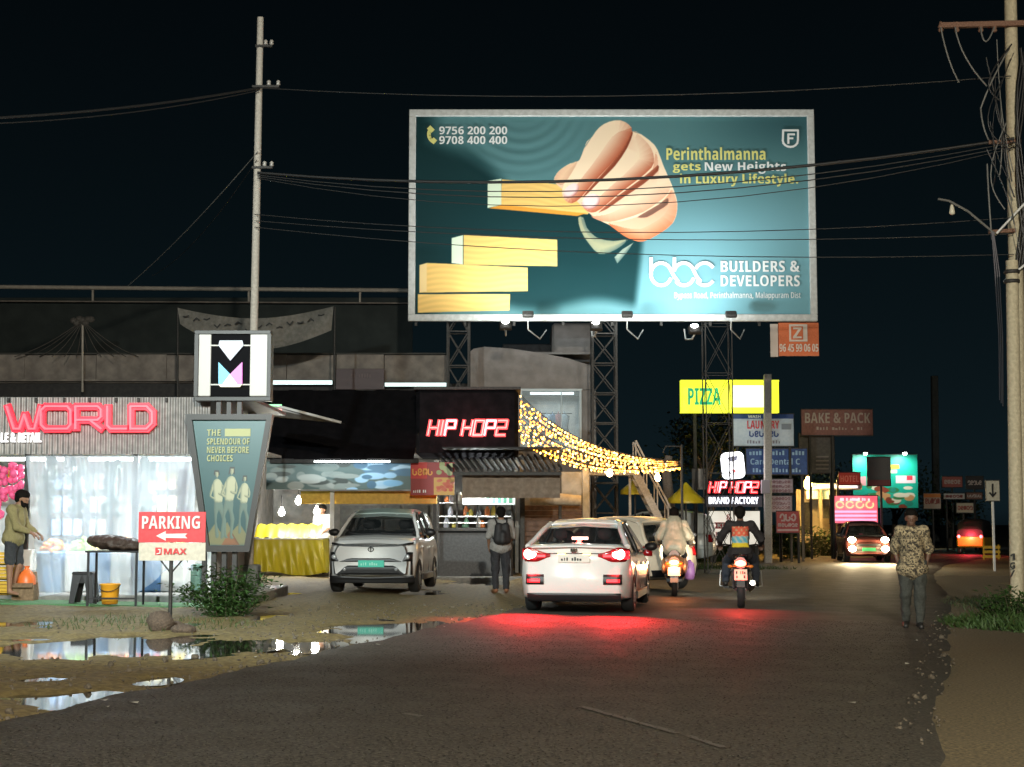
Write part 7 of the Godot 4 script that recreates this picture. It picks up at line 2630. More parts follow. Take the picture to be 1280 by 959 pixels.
	for s in [-0.45, 0.2]:
		tube(wp, [Vector3(s, 1.12, -1.03), Vector3(s + 0.4, 1.16, -0.97)], 0.01, 5)
	obj("wiper", wp, trim, t).set_meta("kind", "stuff")

func build_other_cars() -> void:
	var cream := mat("cream_paint", Color(0.70, 0.60, 0.46), 0.3)
	cream.clearcoat_enabled = true
	var p := {"L": 3.7, "W": 1.66, "H": 1.56, "clear": 0.22, "R": 0.30, "zf": -1.15, "zr": 1.15, "roof_w": 1.12, "seat": 0.0, "posts": [0.1], "doors": [-0.7, 0.15, 0.9], "quarter": 1.0, "roof": [-0.4, 1.45],
		"top": [[-1.85, 0.75], [-1.6, 0.86], [-1.0, 0.97], [0.5, 0.98], [1.5, 1.03], [1.85, 0.98]], "glass": [[-1.15, 0.96], [-0.5, 1.42], [0.0, 1.545], [0.9, 1.54], [1.45, 1.45], [1.78, 0.99]],
		"nose": [[0.2, 0.06], [0.45, 0.0], [0.8, 0.12]], "tail": [[0.3, 0.05], [0.5, 0.0], [0.8, 0.04], [1.0, 0.1]]}
	var c := on_ground(772, 34.0)
	c.y = road_height(c.x, 34.0) + 0.004
	var t := car("cream_hatchback", "cream hatchback ahead of the braking sedan", c, 0.62, p, cream)
	for s in [1.0, -1.0]:
		obj("tail_lamp", car_strip(p, false, minf(s * 0.58, s * 0.78), maxf(s * 0.58, s * 0.78), [[-1, 0.95], [1, 0.95]], [[-1, 0.75], [1, 0.75]], 0.02, 5), M["red_lens"], t)
	obj("bumper_strip", car_strip(p, false, -0.7, 0.7, [[-1, 0.45], [1, 0.45]], [[-1, 0.3], [1, 0.3]], 0.012, 8), M["car_trim"], t)
	plate(t, p, false, 0.0, 0.66, 0.5, 0.12, M["plate_white"], "", M["plate_ink"])
	var p2 := p.duplicate(true)
	p2.merge({"L": 4.7, "W": 1.9, "H": 1.84, "clear": 0.28, "R": 0.37, "zf": -1.38, "zr": 1.38, "roof_w": 1.34, "roof": [-0.5, 2.0], "posts": [0.0, 0.95], "doors": [-0.8, 0.05, 1.0], "quarter": 1.35,
		"top": [[-2.35, 0.95], [-2.0, 1.05], [-1.1, 1.14], [0.5, 1.12], [2.35, 1.16]], "glass": [[-1.3, 1.12], [-0.6, 1.62], [0.0, 1.825], [1.4, 1.825], [2.1, 1.72], [2.3, 1.15]], "nose": [[0.3, 0.06], [0.6, 0.0], [1.0, 0.12]], "tail": [[0.3, 0.05], [0.6, 0.0], [0.9, 0.03], [1.1, 0.08]]}, true)
	var pale := mat("pale_silver_white", Color(0.56, 0.62, 0.62), 0.3)
	pale.clearcoat_enabled = true
	var c2 := on_ground(806, 52.0)
	c2.y += 0.03
	var t2 := car("silver_suv", "pale silver SUV parked sideways behind the scooter rider", c2, 1.36, p2, pale)
	for s in [1.0, -1.0]:
		obj("tail_lamp", car_strip(p2, false, minf(s * 0.68, s * 0.86), maxf(s * 0.68, s * 0.86), [[-1, 1.08], [1, 1.08]], [[-1, 0.82], [1, 0.82]], 0.02, 5), M["red_lens"], t2)
	for x in [-0.55, 0.55]:
		var rr := mb(true)
		tube(rr, [Vector3(x, 1.84, -0.3), Vector3(x, 1.90, -0.1), Vector3(x, 1.90, 1.6), Vector3(x, 1.80, 1.9)], 0.02, 6)
		obj("roof_rail", rr, M["car_trim"], t2)
	# oncoming car
	var p3 := p.duplicate(true)
	p3.merge({"W": 1.76, "H": 1.58}, true)
	var c3 := on_ground(1076, 60.0)
	c3.y = road_height(c3.x, 60.0) + 0.004
	var dark := mat("dark_red_paint", Color(0.10, 0.03, 0.025), 0.35)
	var t3 := car("oncoming_car", "dark car driving towards the camera with double headlights dazzling", c3, PI - 0.1, p3, dark)
	var beam := glow("headlight_core", Color(1.0, 0.80, 0.52), 60.0)
	for s in [1.0, -1.0]:
		for y in [0.86, 0.52]:
			var hl := mb(true)
			var z := car_end(p3, s * 0.62, y, true)
			ball(hl, Vector3(s * 0.62, y, z - 0.02), Vector3(0.15, 0.11, 0.05), 12)
			obj("headlight", hl, beam, t3)
		var z2 := car_end(p3, s * 0.62, 0.7, true)
		spot(t3, Vector3(s * 0.62, 0.8, z2 - 0.25), Vector3(s * 0.62, 0.1, z2 - 12.0), Color(1.0, 0.78, 0.45), 22.0, 40.0, 0.1, 0.9)
		lamp(t3, Vector3(s * 0.62, 0.8, z2 - 0.2), Color(1.0, 0.72, 0.4), 4.0, 0.1)
	plate(t3, p3, true, 0.0, 0.50, 0.5, 0.13, glow("plate_green_lit", Color(0.1, 0.6, 0.25), 0.25, Color(0.05, 0.4, 0.15)), "", M["plate_ink"])
	obj("grille", car_strip(p3, true, -0.45, 0.45, [[-1, 0.72], [1, 0.72]], [[-1, 0.62], [1, 0.62]], 0.012, 8), M["car_trim"], t3)
	# autorickshaw far off
	var ag := on_ground(1217, 74.0)
	ag.y = road_height(ag.x, 74.0) + 0.004
	var ar := thing("autorickshaw", "far autorickshaw with a red tail light beyond the pedestrian", "autorickshaw", ag, -0.5)
	var hood := mb(true)
	var rings := []
	for a in [[-1.25, 0.35, 0.5, 0.95], [-1.0, 0.35, 0.6, 1.35], [-0.5, 0.3, 0.64, 1.66], [0.5, 0.3, 0.65, 1.70], [1.2, 0.32, 0.64, 1.55], [1.32, 0.35, 0.6, 1.2]]:
		var ring := PackedVector3Array()
		for q in [[-1, 0.0], [-1.0, 0.6], [-0.9, 0.9], [-0.5, 1.0], [0.5, 1.0], [0.9, 0.9], [1.0, 0.6], [1, 0.0]]:
			ring.append(Vector3(q[0] * a[2], lerpf(a[1] + 0.5, a[3], q[1]), a[0]))
		rings.append(ring)
	loft(hood, rings)
	obj("hood", hood, mat("black_hood", Color(0.015, 0.015, 0.016), 0.6), ar)
	var tub := mb()
	box(tub, Vector3(0, 0.62, 0.35), Vector3(1.28, 0.55, 1.9), Basis(), 0.08)
	obj("body", tub, mat("rickshaw_yellow", Color(0.60, 0.42, 0.03), 0.4), ar)
	for a in [[-0.58, 0.9], [0.58, 0.9], [0.0, -1.0]]:
		wheel(ar, Vector3(a[0], 0.21, a[1]), 0.21, 0.1, signf(a[0]) if a[0] else 1.0)
	for s in [-0.52, 0.52]:
		var tl := mb(true)
		ball(tl, Vector3(s, 0.85, 1.33), Vector3(0.08, 0.08, 0.04), 8)
		obj("tail_light", tl, glow("rickshaw_tail_light", Color(1.0, 0.05, 0.06), 12.0), ar)
	lamp(ar, Vector3(0, 0.85, 1.6), Color(1.0, 0.05, 0.08), 4.0, 0.1)
	var bb := on_ground(1236, 66.0)
	var ba := thing("yellow_barrier", "small yellow lit kerb barrier near the arrow sign", "barrier", bb)
	var bs := mb()
	for k in 3:
		box(bs, Vector3(0, 0.12 + 0.2 * k, 0), Vector3(0.75, 0.12, 0.05))
	obj("rail", bs, M["yellow_paint"], ba).set_meta("kind", "stuff")
	for s in [-0.32, 0.32]:
		var l := mb()
		box(l, Vector3(s, 0.3, -0.04), Vector3(0.06, 0.66, 0.03))
		obj("leg", l, M["yellow_paint"], ba)

# ------------------------------------------------------------------ two wheelers
func ring_wheel(parent: Node3D, at: Vector3, r: float, w: float) -> void:
	wheel(parent, at, r, w, 1.0)

func build_motorcycle() -> Node3D:
	var g := on_ground(924, 27.3)
	g.y = road_height(g.x, -g.z) + 0.004
	var t := thing("motorcycle", "motorcycle with glowing red tail lamp ridden away from the camera", "motorcycle", g, -0.15)
	var black: Material = mat("bike_black", Color(0.012, 0.012, 0.014), 0.3)
	var red := mat("bike_red", Color(0.32, 0.012, 0.015), 0.25)
	var metal := mat("bike_metal", Color(0.30, 0.30, 0.31), 0.3, 0.9)
	ring_wheel(t, Vector3(0, 0.31, 0.66), 0.31, 0.13)
	ring_wheel(t, Vector3(0, 0.31, -0.68), 0.31, 0.10)
	var fr := mb()
	bar(fr, Vector3(0.09, 0.31, 0.66), Vector3(0.09, 0.45, 0.1), 0.04)
	bar(fr, Vector3(-0.09, 0.31, 0.66), Vector3(-0.09, 0.45, 0.1), 0.04)
	obj("swing_arm", fr, metal, t)
	for s in [-1.0, 1.0]:
		var sh := mb(true)
		tube(sh, [Vector3(s * 0.12, 0.33, 0.64), Vector3(s * 0.13, 0.68, 0.42)], 0.028, 8)
		obj("shock_absorber", sh, metal, t)
		var fk := mb(true)
		tube(fk, [Vector3(s * 0.09, 0.31, -0.68), Vector3(s * 0.09, 0.98, -0.46)], 0.025, 8)
		obj("fork_leg", fk, metal, t)
		var hb := mb(true)
		tube(hb, [Vector3(0, 1.02, -0.44), Vector3(s * 0.16, 1.06, -0.44), Vector3(s * 0.28, 1.08, -0.36), Vector3(s * 0.38, 1.06, -0.26)], 0.015, 8)
		obj("handlebar", hb, black, t)
		var mr := mb(true)
		tube(mr, [Vector3(s * 0.26, 1.08, -0.38), Vector3(s * 0.34, 1.24, -0.42)], 0.008, 6)
		ball(mr, Vector3(s * 0.36, 1.27, -0.42), Vector3(0.065, 0.045, 0.025), 10)
		obj("mirror", mr, black, t)
		var pg := mb()
		bar(pg, Vector3(s * 0.1, 0.33, 0.05), Vector3(s * 0.32, 0.33, 0.05), 0.03)
		obj("foot_peg", pg, black, t)
		var cg := mb(true)
		tube(cg, [Vector3(s * 0.08, 0.62, -0.32), Vector3(s * 0.36, 0.60, -0.30), Vector3(s * 0.38, 0.34, -0.30), Vector3(s * 0.1, 0.3, -0.25)], 0.014, 6)
		obj("crash_guard", cg, mat("pale_guard", Color(0.45, 0.45, 0.44), 0.3, 0.5), t)
		var ind := mb(true)
		tube(ind, [Vector3(s * 0.06, 0.72, 0.84), Vector3(s * 0.17, 0.72, 0.86)], 0.012, 6)
		ball(ind, Vector3(s * 0.18, 0.72, 0.86), Vector3(0.045, 0.03, 0.03), 8)
		obj("indicator", ind, mat("amber_lens", Color(0.5, 0.16, 0.02), 0.2), t)
	var en := mb()
	box(en, Vector3(0, 0.42, -0.12), Vector3(0.26, 0.34, 0.36), Basis(), 0.05)
	obj("engine", en, metal, t)
	var ex := mb(true)
	tube(ex, [Vector3(0.12, 0.34, -0.3), Vector3(0.16, 0.28, 0.1), Vector3(0.19, 0.36, 0.45), Vector3(0.2, 0.44, 0.9)], [0.025, 0.03, 0.055, 0.05], 10)
	obj("exhaust", ex, metal, t)
	var tk := mb(true)
	lathe(tk, [[0.02, -0.34], [0.11, -0.28], [0.15, -0.1], [0.14, 0.12], [0.08, 0.24], [0.02, 0.26]], 14, Transform3D(Basis(Vector3.RIGHT, PI / 2) * Basis.from_scale(Vector3(1, 1, 1.0)), Vector3(0, 0.83, -0.2)))
	obj("tank", tk, red, t)
	var se := mb(true)
	tube(se, [Vector3(0, 0.80, 0.0), Vector3(0, 0.78, 0.3), Vector3(0, 0.83, 0.62), Vector3(0, 0.84, 0.74)], [0.09, 0.12, 0.11, 0.06], 10)
	obj("seat", se, black, t)
	var tu := mb(true)
	tube(tu, [Vector3(0, 0.70, 0.2), Vector3(0, 0.74, 0.6), Vector3(0, 0.78, 0.86)], [0.13, 0.12, 0.10], 10)
	obj("tail_cowl", tu, red, t)
	var gr := mb(true)
	tube(gr, [Vector3(-0.12, 0.84, 0.55), Vector3(-0.12, 0.92, 0.85), Vector3(0.12, 0.92, 0.85), Vector3(0.12, 0.84, 0.55)], 0.014, 6)
	obj("grab_rail", gr, black, t)
	var tl := mb(true)
	ball(tl, Vector3(0, 0.77, 0.93), Vector3(0.10, 0.055, 0.04), 12)
	obj("tail_light", tl, glow("bike_tail_light", Color(1.0, 0.10, 0.05), 10.0), t)
	var tl2 := mb(true)
	ball(tl2, Vector3(0, 0.79, 0.955), Vector3(0.045, 0.03, 0.03), 10)
	obj("tail_light_core", tl2, glow("bike_tail_light_core", Color(1.0, 0.6, 0.35), 14.0), t)
	var mg := mb()
	box(mg, Vector3(0, 0.52, 0.92), Vector3(0.16, 0.34, 0.03), Basis(Vector3.RIGHT, -0.25), 0.01)
	obj("mudguard", mg, black, t)
	var pl := mb()
	box(pl, Vector3(0, 0.58, 0.96), Vector3(0.22, 0.19, 0.012), Basis(Vector3.RIGHT, -0.2))
	var np := obj("number_plate", pl, mat("plate_cream", Color(0.62, 0.52, 0.38), 0.5), t)
	marks(np, Vector3(0, 0.62, 0.966), 0.17, 0.045, M["plate_ink"], 5, 10)
	marks(np, Vector3(0, 0.55, 0.978), 0.17, 0.05, M["plate_ink"], 4, 11)
	spot(t, Vector3(0, 0.74, 1.02), Vector3(0, 0.1, 1.7), Color(1.0, 0.05, 0.04), 3.0, 80.0, 0.05, 1.0)
	var hd := mb(true)
	ball(hd, Vector3(0, 0.95, -0.58), Vector3(0.11, 0.11, 0.09), 12)
	obj("headlamp", hd, black, t)
	spot(t, Vector3(0, 0.95, -0.75), Vector3(0.0, 0.2, -9.0), Color(1.0, 0.95, 0.8), 16.0, 32.0, 0.06, 0.8)
	return t

func build_scooter() -> Node3D:
	var g := on_ground(842, 31.0)
	g.y = road_height(g.x, -g.z) + 0.004
	var t := thing("scooter", "scooter with orange lit tail ridden by a person in a pale raincoat", "scooter", g, -0.12)
	var shell := mat("scooter_shell", Color(0.42, 0.20, 0.10), 0.3)
	var grey := mat("scooter_grey", Color(0.10, 0.10, 0.105), 0.4)
	ring_wheel(t, Vector3(0, 0.24, 0.55), 0.24, 0.11)
	ring_wheel(t, Vector3(0, 0.24, -0.66), 0.24, 0.10)
	var bd := mb(true)
	tube(bd, [Vector3(0, 0.58, 0.05), Vector3(0, 0.60, 0.35), Vector3(0, 0.66, 0.66), Vector3(0, 0.68, 0.78)], [0.17, 0.24, 0.19, 0.11], 14)
	obj("rear_body", bd, shell, t)
	var se := mb(true)
	tube(se, [Vector3(0, 0.78, 0.0), Vector3(0, 0.79, 0.35), Vector3(0, 0.82, 0.66)], [0.11, 0.14, 0.10], 10)
	obj("seat", se, grey, t)
	var fl := mb()
	box(fl, Vector3(0, 0.30, -0.2), Vector3(0.34, 0.08, 0.5), Basis(), 0.02)
	obj("footboard", fl, grey, t)
	var ls := mb()
	box(ls, Vector3(0, 0.62, -0.48), Vector3(0.42, 0.62, 0.05), Basis(Vector3.RIGHT, 0.2), 0.02)
	obj("leg_shield", ls, shell, t)
	var st := mb(true)
	tube(st, [Vector3(0, 0.24, -0.66), Vector3(0, 1.0, -0.45)], 0.035, 8)
	obj("steering_column", st, grey, t)
	for s in [-1.0, 1.0]:
		var hb := mb(true)
		tube(hb, [Vector3(0, 1.0, -0.45), Vector3(s * 0.2, 1.03, -0.43), Vector3(s * 0.34, 1.02, -0.36)], 0.02, 8)
		obj("handlebar", hb, grey, t)
		var mr := mb(true)
		tube(mr, [Vector3(s * 0.24, 1.03, -0.42), Vector3(s * 0.36, 1.18, -0.44)], 0.008, 6)
		ball(mr, Vector3(s * 0.38, 1.21, -0.44), Vector3(0.07, 0.05, 0.025), 10)
		obj("mirror", mr, grey, t)
		var sp := mb(true)
		ball(sp, Vector3(s * 0.21, 0.60, 0.40), Vector3(0.06, 0.16, 0.34), 12)
		obj("side_panel", sp, shell, t)
		var ind := mb(true)
		ball(ind, Vector3(s * 0.13, 0.66, 0.80), Vector3(0.05, 0.035, 0.03), 8)
		obj("indicator", ind, M["amber_lens"], t)
	var tl := mb(true)
	ball(tl, Vector3(0, 0.68, 0.87), Vector3(0.10, 0.05, 0.035), 12)
	obj("tail_light", tl, glow("scooter_tail_light", Color(1.0, 0.22, 0.08), 8.0), t)
	var pl := mb()
	box(pl, Vector3(0, 0.50, 0.84), Vector3(0.24, 0.17, 0.014), Basis(Vector3.RIGHT, -0.15))
	obj("number_plate", pl, M["plate_cream"], t)
	var mg := mb()
	box(mg, Vector3(0, 0.42, 0.80), Vector3(0.16, 0.28, 0.03), Basis(Vector3.RIGHT, -0.2))
	obj("mudguard", mg, grey, t)
	lamp(t, Vector3(0, 0.64, 1.02), Color(1.0, 0.30, 0.10), 1.0, 0.06)
	spot(t, Vector3(0, 0.9, -0.78), Vector3(0.0, 0.2, -9.0), Color(1.0, 0.85, 0.6), 14.0, 32.0, 0.06, 0.8)
	var gb := mb(true)
	lathe(gb, [[0.02, -0.2], [0.12, -0.19], [0.14, -0.05], [0.12, 0.12], [0.05, 0.17], [0.03, 0.2]], 12, Transform3D(Basis.from_scale(Vector3(0.8, 1, 0.9)), Vector3(0.30, 0.52, 0.30)))
	obj("hanging_bag", gb, mat("violet_bag", Color(0.22, 0.10, 0.26), 0.5), t)
	return t

# ------------------------------------------------------------------ people: a field of tapered limbs, meshed as surface nets
func flesh(st: SurfaceTool, bones: Array, cell: float, k: float, tint = null, crease := 0.0) -> void:      # bones: [from, to, radius, radius]
	var lo := Vector3.ONE * 1e9
	var hi := -lo
	for b in bones:
		var r: float = maxf(b[2], b[3]) + k + cell * 2
		lo = lo.min(b[0] - Vector3.ONE * r).min(b[1] - Vector3.ONE * r)
		hi = hi.max(b[0] + Vector3.ONE * r).max(b[1] + Vector3.ONE * r)
	var n := Vector3i(((hi - lo) / cell).ceil()) + Vector3i.ONE * 2
	var f := PackedFloat32Array()
	f.resize(n.x * n.y * n.z)
	f.fill(cell * 3)
	for b in bones:
		var a: Vector3 = b[0]
		var ab: Vector3 = b[1] - b[0]
		var l2 := maxf(ab.length_squared(), 1e-8)
		var ra: float = b[2]
		var rb: float = b[3]
		var r := maxf(ra, rb) + k + cell * 1.5
		var i0 := Vector3i(((a.min(b[1]) - Vector3.ONE * r - lo) / cell).floor()).clamp(Vector3i.ZERO, n - Vector3i.ONE)
		var i1 := Vector3i(((a.max(b[1]) + Vector3.ONE * r - lo) / cell).ceil()).clamp(Vector3i.ZERO, n - Vector3i.ONE)
		for z in range(i0.z, i1.z + 1):
			for y in range(i0.y, i1.y + 1):
				var at := (z * n.y + y) * n.x
				for x in range(i0.x, i1.x + 1):
					var q := lo + Vector3(x, y, z) * cell - a
					var t := clampf(q.dot(ab) / l2, 0.0, 1.0)
					var d := (q - ab * t).length() - lerpf(ra, rb, t)
					var o := f[at + x]
					if d - o < k:
						var h := clampf(0.5 + 0.5 * (o - d) / k, 0.0, 1.0)
						f[at + x] = lerpf(o, d, h) - k * h * (1.0 - h)
	var ids := {}
	var verts := PackedVector3Array()
	var off := [0, 1, n.x, n.x + 1, n.x * n.y, n.x * n.y + 1, n.x * n.y + n.x, n.x * n.y + n.x + 1]
	var edges := [[0, 1], [2, 3], [4, 5], [6, 7], [0, 2], [1, 3], [4, 6], [5, 7], [0, 4], [1, 5], [2, 6], [3, 7]]
	for z in n.z - 1:
		for y in n.y - 1:
			var at := (z * n.y + y) * n.x
			for x in n.x - 1:
				var i := at + x
				if absf(f[i]) > cell * 2.0:
					continue
				var m := 0
				for c in 8:
					if f[i + off[c]] < 0:
						m |= 1 << c
				if m == 0 or m == 255:
					continue
				var s := Vector3.ZERO
				var cnt := 0
				for e in edges:
					if ((m >> e[0]) & 1) != ((m >> e[1]) & 1):
						var fa := f[i + off[e[0]]]
						var t := fa / (fa - f[i + off[e[1]]])
						var pa := Vector3(e[0] & 1, (e[0] >> 1) & 1, e[0] >> 2)
						var pb := Vector3(e[1] & 1, (e[1] >> 1) & 1, e[1] >> 2)
						s += pa.lerp(pb, t)
						cnt += 1
				ids[i] = verts.size()
				var v := lo + (Vector3(x, y, z) + s / cnt) * cell
				if crease > 0.0:
					v += Vector3(noise.get_noise_3d(v.x * 420, v.y * 260, v.z * 420), 0.3 * noise.get_noise_3d(v.z * 300, v.x * 300, v.y * 300), noise.get_noise_3d(v.y * 260 + 70, v.x * 420, v.z * 420)) * crease
				verts.append(v)
	st.set_smooth_group(0)
	var sy := n.x
	var sz := n.x * n.y
	for i in ids:
		# the three edges that leave this corner
		for e in [[1, sy, sz], [sy, sz, 1], [sz, 1, sy]]:
			var j: int = i + e[0]
			if (f[i] < 0) == (f[j] < 0):
				continue
			var c := [i, i - e[1], i - e[1] - e[2], i - e[2]]
			if not (ids.has(c[1]) and ids.has(c[2]) and ids.has(c[3])):
				continue
			var v := [verts[ids[c[0]]], verts[ids[c[1]]], verts[ids[c[2]]], verts[ids[c[3]]]]
			var order := [0, 1, 2, 0, 2, 3] if f[i] >= 0 else [0, 2, 1, 0, 3, 2]
			for o in order:
				if tint:
					st.set_color(tint.call(v[o]))
				st.add_vertex(v[o])

func hand_bones(w: Vector3, dir: Vector3, palm: Vector3, curl: float, side: float) -> Array:
	# a palm and five fingers; palm points out of the palm, side is +1 for the right hand
	dir = dir.normalized()
	palm = (palm - dir * palm.dot(dir)).normalized()
	var across := dir.cross(palm) * side
	var out := []
	for i in 4:
		var u := (i - 1.5) * 0.021
		var k := w + dir * (0.085 - 0.004 * absf(i - 1.2)) + across * u
		out.append([w + dir * 0.015 + across * u * 0.7, k, 0.017, 0.014])
		var l: float = [0.040, 0.046, 0.043, 0.033][i]
		var a := curl * 0.5
		var p := k
		for j in 3:
			var d := dir * cos(a) + palm * sin(a)
			var q: Vector3 = p + d * l * [1.0, 0.68, 0.52][j]
			out.append([p, q, 0.0100 - 0.0008 * j, 0.0092 - 0.0008 * j])
			p = q
			a += curl * 0.6
	var t0 := w + dir * 0.025 - across * 0.026
	var t1 := t0 + dir * 0.035 - across * 0.030 + palm * 0.010
	out.append([t0, t1, 0.014, 0.0115])
	out.append([t1, t1 + dir * 0.034 - across * 0.008 + palm * 0.014 * (1 + curl), 0.0110, 0.0095])
	return out

func person(label: String, at: Vector3, turn: float, j: Dictionary, look: Dictionary) -> Node3D:
	# j: joints in metres with the figure facing -z
	var t := thing("person", label, "person", at, turn)
	var skin: Material = mat(look.get("skin_name", "skin"), look.get("skin", Color(0.24, 0.125, 0.075)), 0.55)
	var st := mb(true)
	var body := [[j.pelvis, j.chest, 0.125, 0.135], [j.chest, j.neck, 0.12, 0.055], [j.neck, j.head - Vector3(0, 0.06, 0), 0.056, 0.052], [j.chest + Vector3(0, 0.10, 0), j.sl, 0.09, 0.062], [j.chest + Vector3(0, 0.10, 0), j.sr, 0.09, 0.062]]
	var face: Vector3 = look.get("face", Vector3(0, 0, -1)).normalized()
	for s in ["l", "r"]:
		body += [[j["s" + s], j["e" + s], 0.055, 0.042], [j["e" + s], j["w" + s], 0.043, 0.027], [j.pelvis, j["h" + s], 0.12, 0.10], [j["h" + s], j["k" + s], 0.088, 0.056], [j["k" + s], j["a" + s], 0.056, 0.036], [j["a" + s] - Vector3(0, 0.03, 0), j["t" + s], 0.036, 0.028]]
	flesh(st, body, 0.021, 0.035)
	# head with brow, nose, jaw and ears
	var h: Vector3 = j.head
	var right := face.cross(Vector3.UP).normalized()
	var up := right.cross(face).normalized()
	var q := func(x: float, y: float, z: float) -> Vector3: return h + right * x + up * y + face * z
	flesh(st, [[q.call(0, 0.035, -0.025), q.call(0, 0.03, 0.02), 0.088, 0.080], [q.call(0, -0.03, 0.035), q.call(0, -0.075, 0.05), 0.066, 0.040], [q.call(0, 0.005, 0.09), q.call(0, -0.028, 0.108), 0.010, 0.015], [q.call(-0.035, 0.022, 0.086), q.call(0.035, 0.022, 0.086), 0.013, 0.013],
		[q.call(-0.02, -0.06, 0.083), q.call(0.02, -0.06, 0.083), 0.010, 0.010], [q.call(0.082, 0.015, -0.005), q.call(0.080, -0.03, 0.0), 0.014, 0.010], [q.call(-0.082, 0.015, -0.005), q.call(-0.080, -0.03, 0.0), 0.014, 0.010], [q.call(0, -0.05, -0.01), j.neck, 0.055, 0.055]], 0.0125, 0.018)
	for s in ["l", "r"]:
		var dir: Vector3 = look.get("hand_" + s, j["w" + s] - j["e" + s])
		flesh(st, hand_bones(j["w" + s], dir, look.get("palm_" + s, Vector3(1 if s == "l" else -1, 0, 0)), look.get("curl_" + s, 0.5), 1.0 if s == "r" else -1.0) + [[j["w" + s] - dir.normalized() * 0.03, j["w" + s] + dir.normalized() * 0.02, 0.026, 0.024]], 0.0085, 0.008)
	obj("body", st, skin, t)
	var eyes := mb(true)
	for s in [-1, 1]:
		ball(eyes, q.call(s * 0.031, 0.004, 0.083), Vector3.ONE * 0.0125, 8)
	obj("eyes", eyes, mat("eye_dark", Color(0.02, 0.015, 0.012), 0.2), t).set_meta("kind", "stuff")
	# hair
	if look.get("hair", true):
		var hr := mb(true)
		flesh(hr, [[q.call(0, 0.055, -0.035), q.call(0, 0.065, 0.015), 0.098, 0.086], [q.call(0, -0.015, -0.055), q.call(0, 0.03, -0.05), 0.074, 0.090], [q.call(0.035, 0.085, 0.05), q.call(-0.035, 0.088, 0.05), 0.038, 0.038], [q.call(0.075, 0.03, -0.01), q.call(0.078, -0.005, -0.02), 0.026, 0.016], [q.call(-0.075, 0.03, -0.01), q.call(-0.078, -0.005, -0.02), 0.026, 0.016]] + ([[q.call(0.0, -0.085, 0.062), q.call(0, -0.055, 0.05), 0.046, 0.05], [q.call(0.055, -0.03, 0.03), q.call(0.03, -0.08, 0.05), 0.022, 0.03], [q.call(-0.055, -0.03, 0.03), q.call(-0.03, -0.08, 0.05), 0.022, 0.03]] if look.get("beard", false) else []), 0.0125, 0.014)
		mat("black_hair", Color(0.008, 0.007, 0.006), 0.75).metallic_specular = 0.15
		obj("hair", hr, M["black_hair"], t)
	# clothes
	var sleeve: float = look.get("sleeve", 1.0)
	var shirt := [[j.pelvis + Vector3(0, look.get("hem", -0.02), 0), j.chest, 0.152 - look.get("hem", -0.02) * 0.25, 0.158], [j.chest, j.neck - Vector3(0, 0.045, 0), 0.15, 0.088], [j.chest + Vector3(0, 0.10, 0), j.sl, 0.10, 0.085], [j.chest + Vector3(0, 0.10, 0), j.sr, 0.10, 0.085]]
	shirt.append([j.pelvis + Vector3(-0.075, look.get("hem", -0.02), 0), j.pelvis + Vector3(0.075, look.get("hem", -0.02), 0), 0.152, 0.152])
	for s in ["l", "r"]:
		shirt.append([j["s" + s], (j["s" + s] as Vector3).lerp(j["e" + s], minf(1.0, sleeve)), 0.078, 0.066])
		if sleeve > 1.0:
			shirt.append([j["e" + s], (j["e" + s] as Vector3).lerp(j["w" + s], sleeve - 1.0), 0.064, 0.046])
	var sh := mb(true)
	flesh(sh, shirt, 0.019, 0.035, look.get("tint"), 0.022)
	obj("shirt", sh, look.shirt, t)
	var leg: float = look.get("leg", 1.95)
	var tr := [[j.pelvis + Vector3(0, 0.04, 0), j.pelvis - Vector3(0, 0.05, 0), 0.142, 0.14]]
	for s in ["l", "r"]:
		tr.append([j.pelvis - Vector3(0, 0.03, 0), j["h" + s], 0.125, 0.118])
		tr.append([j["h" + s], (j["h" + s] as Vector3).lerp(j["k" + s], minf(1.0, leg)), 0.108, 0.082])
		if leg > 1.0:
			tr.append([j["k" + s], (j["k" + s] as Vector3).lerp(j["a" + s], leg - 1.0), 0.080, 0.064])
	var ts := mb(true)
	flesh(ts, tr, 0.021, 0.03, null, 0.024)
	obj("trousers", ts, look.trousers, t)
	if look.has("shoes"):
		for s in ["l", "r"]:
			var so := mb(true)
			flesh(so, [[j["a" + s] - Vector3(0, 0.035, 0), j["t" + s], 0.05, 0.042], [j["a" + s] - Vector3(0, 0.035, 0), (j["a" + s] as Vector3) + (j["a" + s] - j["t" + s]) * 0.25 - Vector3(0, 0.05, 0), 0.045, 0.038]], 0.014, 0.02)
			obj("shoe", so, look.shoes, t)
	return t

func stand(v: Dictionary) -> Dictionary:      # a relaxed standing figure, 1.72 m tall, changed by v
	var j := {"pelvis": Vector3(0, 0.95, 0), "chest": Vector3(0, 1.25, 0), "neck": Vector3(0, 1.47, 0.01), "head": Vector3(0, 1.60, -0.02), "sl": Vector3(-0.185, 1.41, 0), "sr": Vector3(0.185, 1.41, 0), "el": Vector3(-0.25, 1.13, 0.03), "er": Vector3(0.25, 1.13, 0.03),
		"wl": Vector3(-0.26, 0.88, -0.04), "wr": Vector3(0.26, 0.88, -0.04), "hl": Vector3(-0.10, 0.90, 0), "hr": Vector3(0.10, 0.90, 0), "kl": Vector3(-0.11, 0.49, -0.02), "kr": Vector3(0.11, 0.49, -0.02), "al": Vector3(-0.11, 0.09, 0.03), "ar": Vector3(0.11, 0.09, 0.03), "tl": Vector3(-0.13, 0.03, -0.13), "tr": Vector3(0.13, 0.03, -0.13)}
	for key in v:
		j[key] = v[key]
	return j

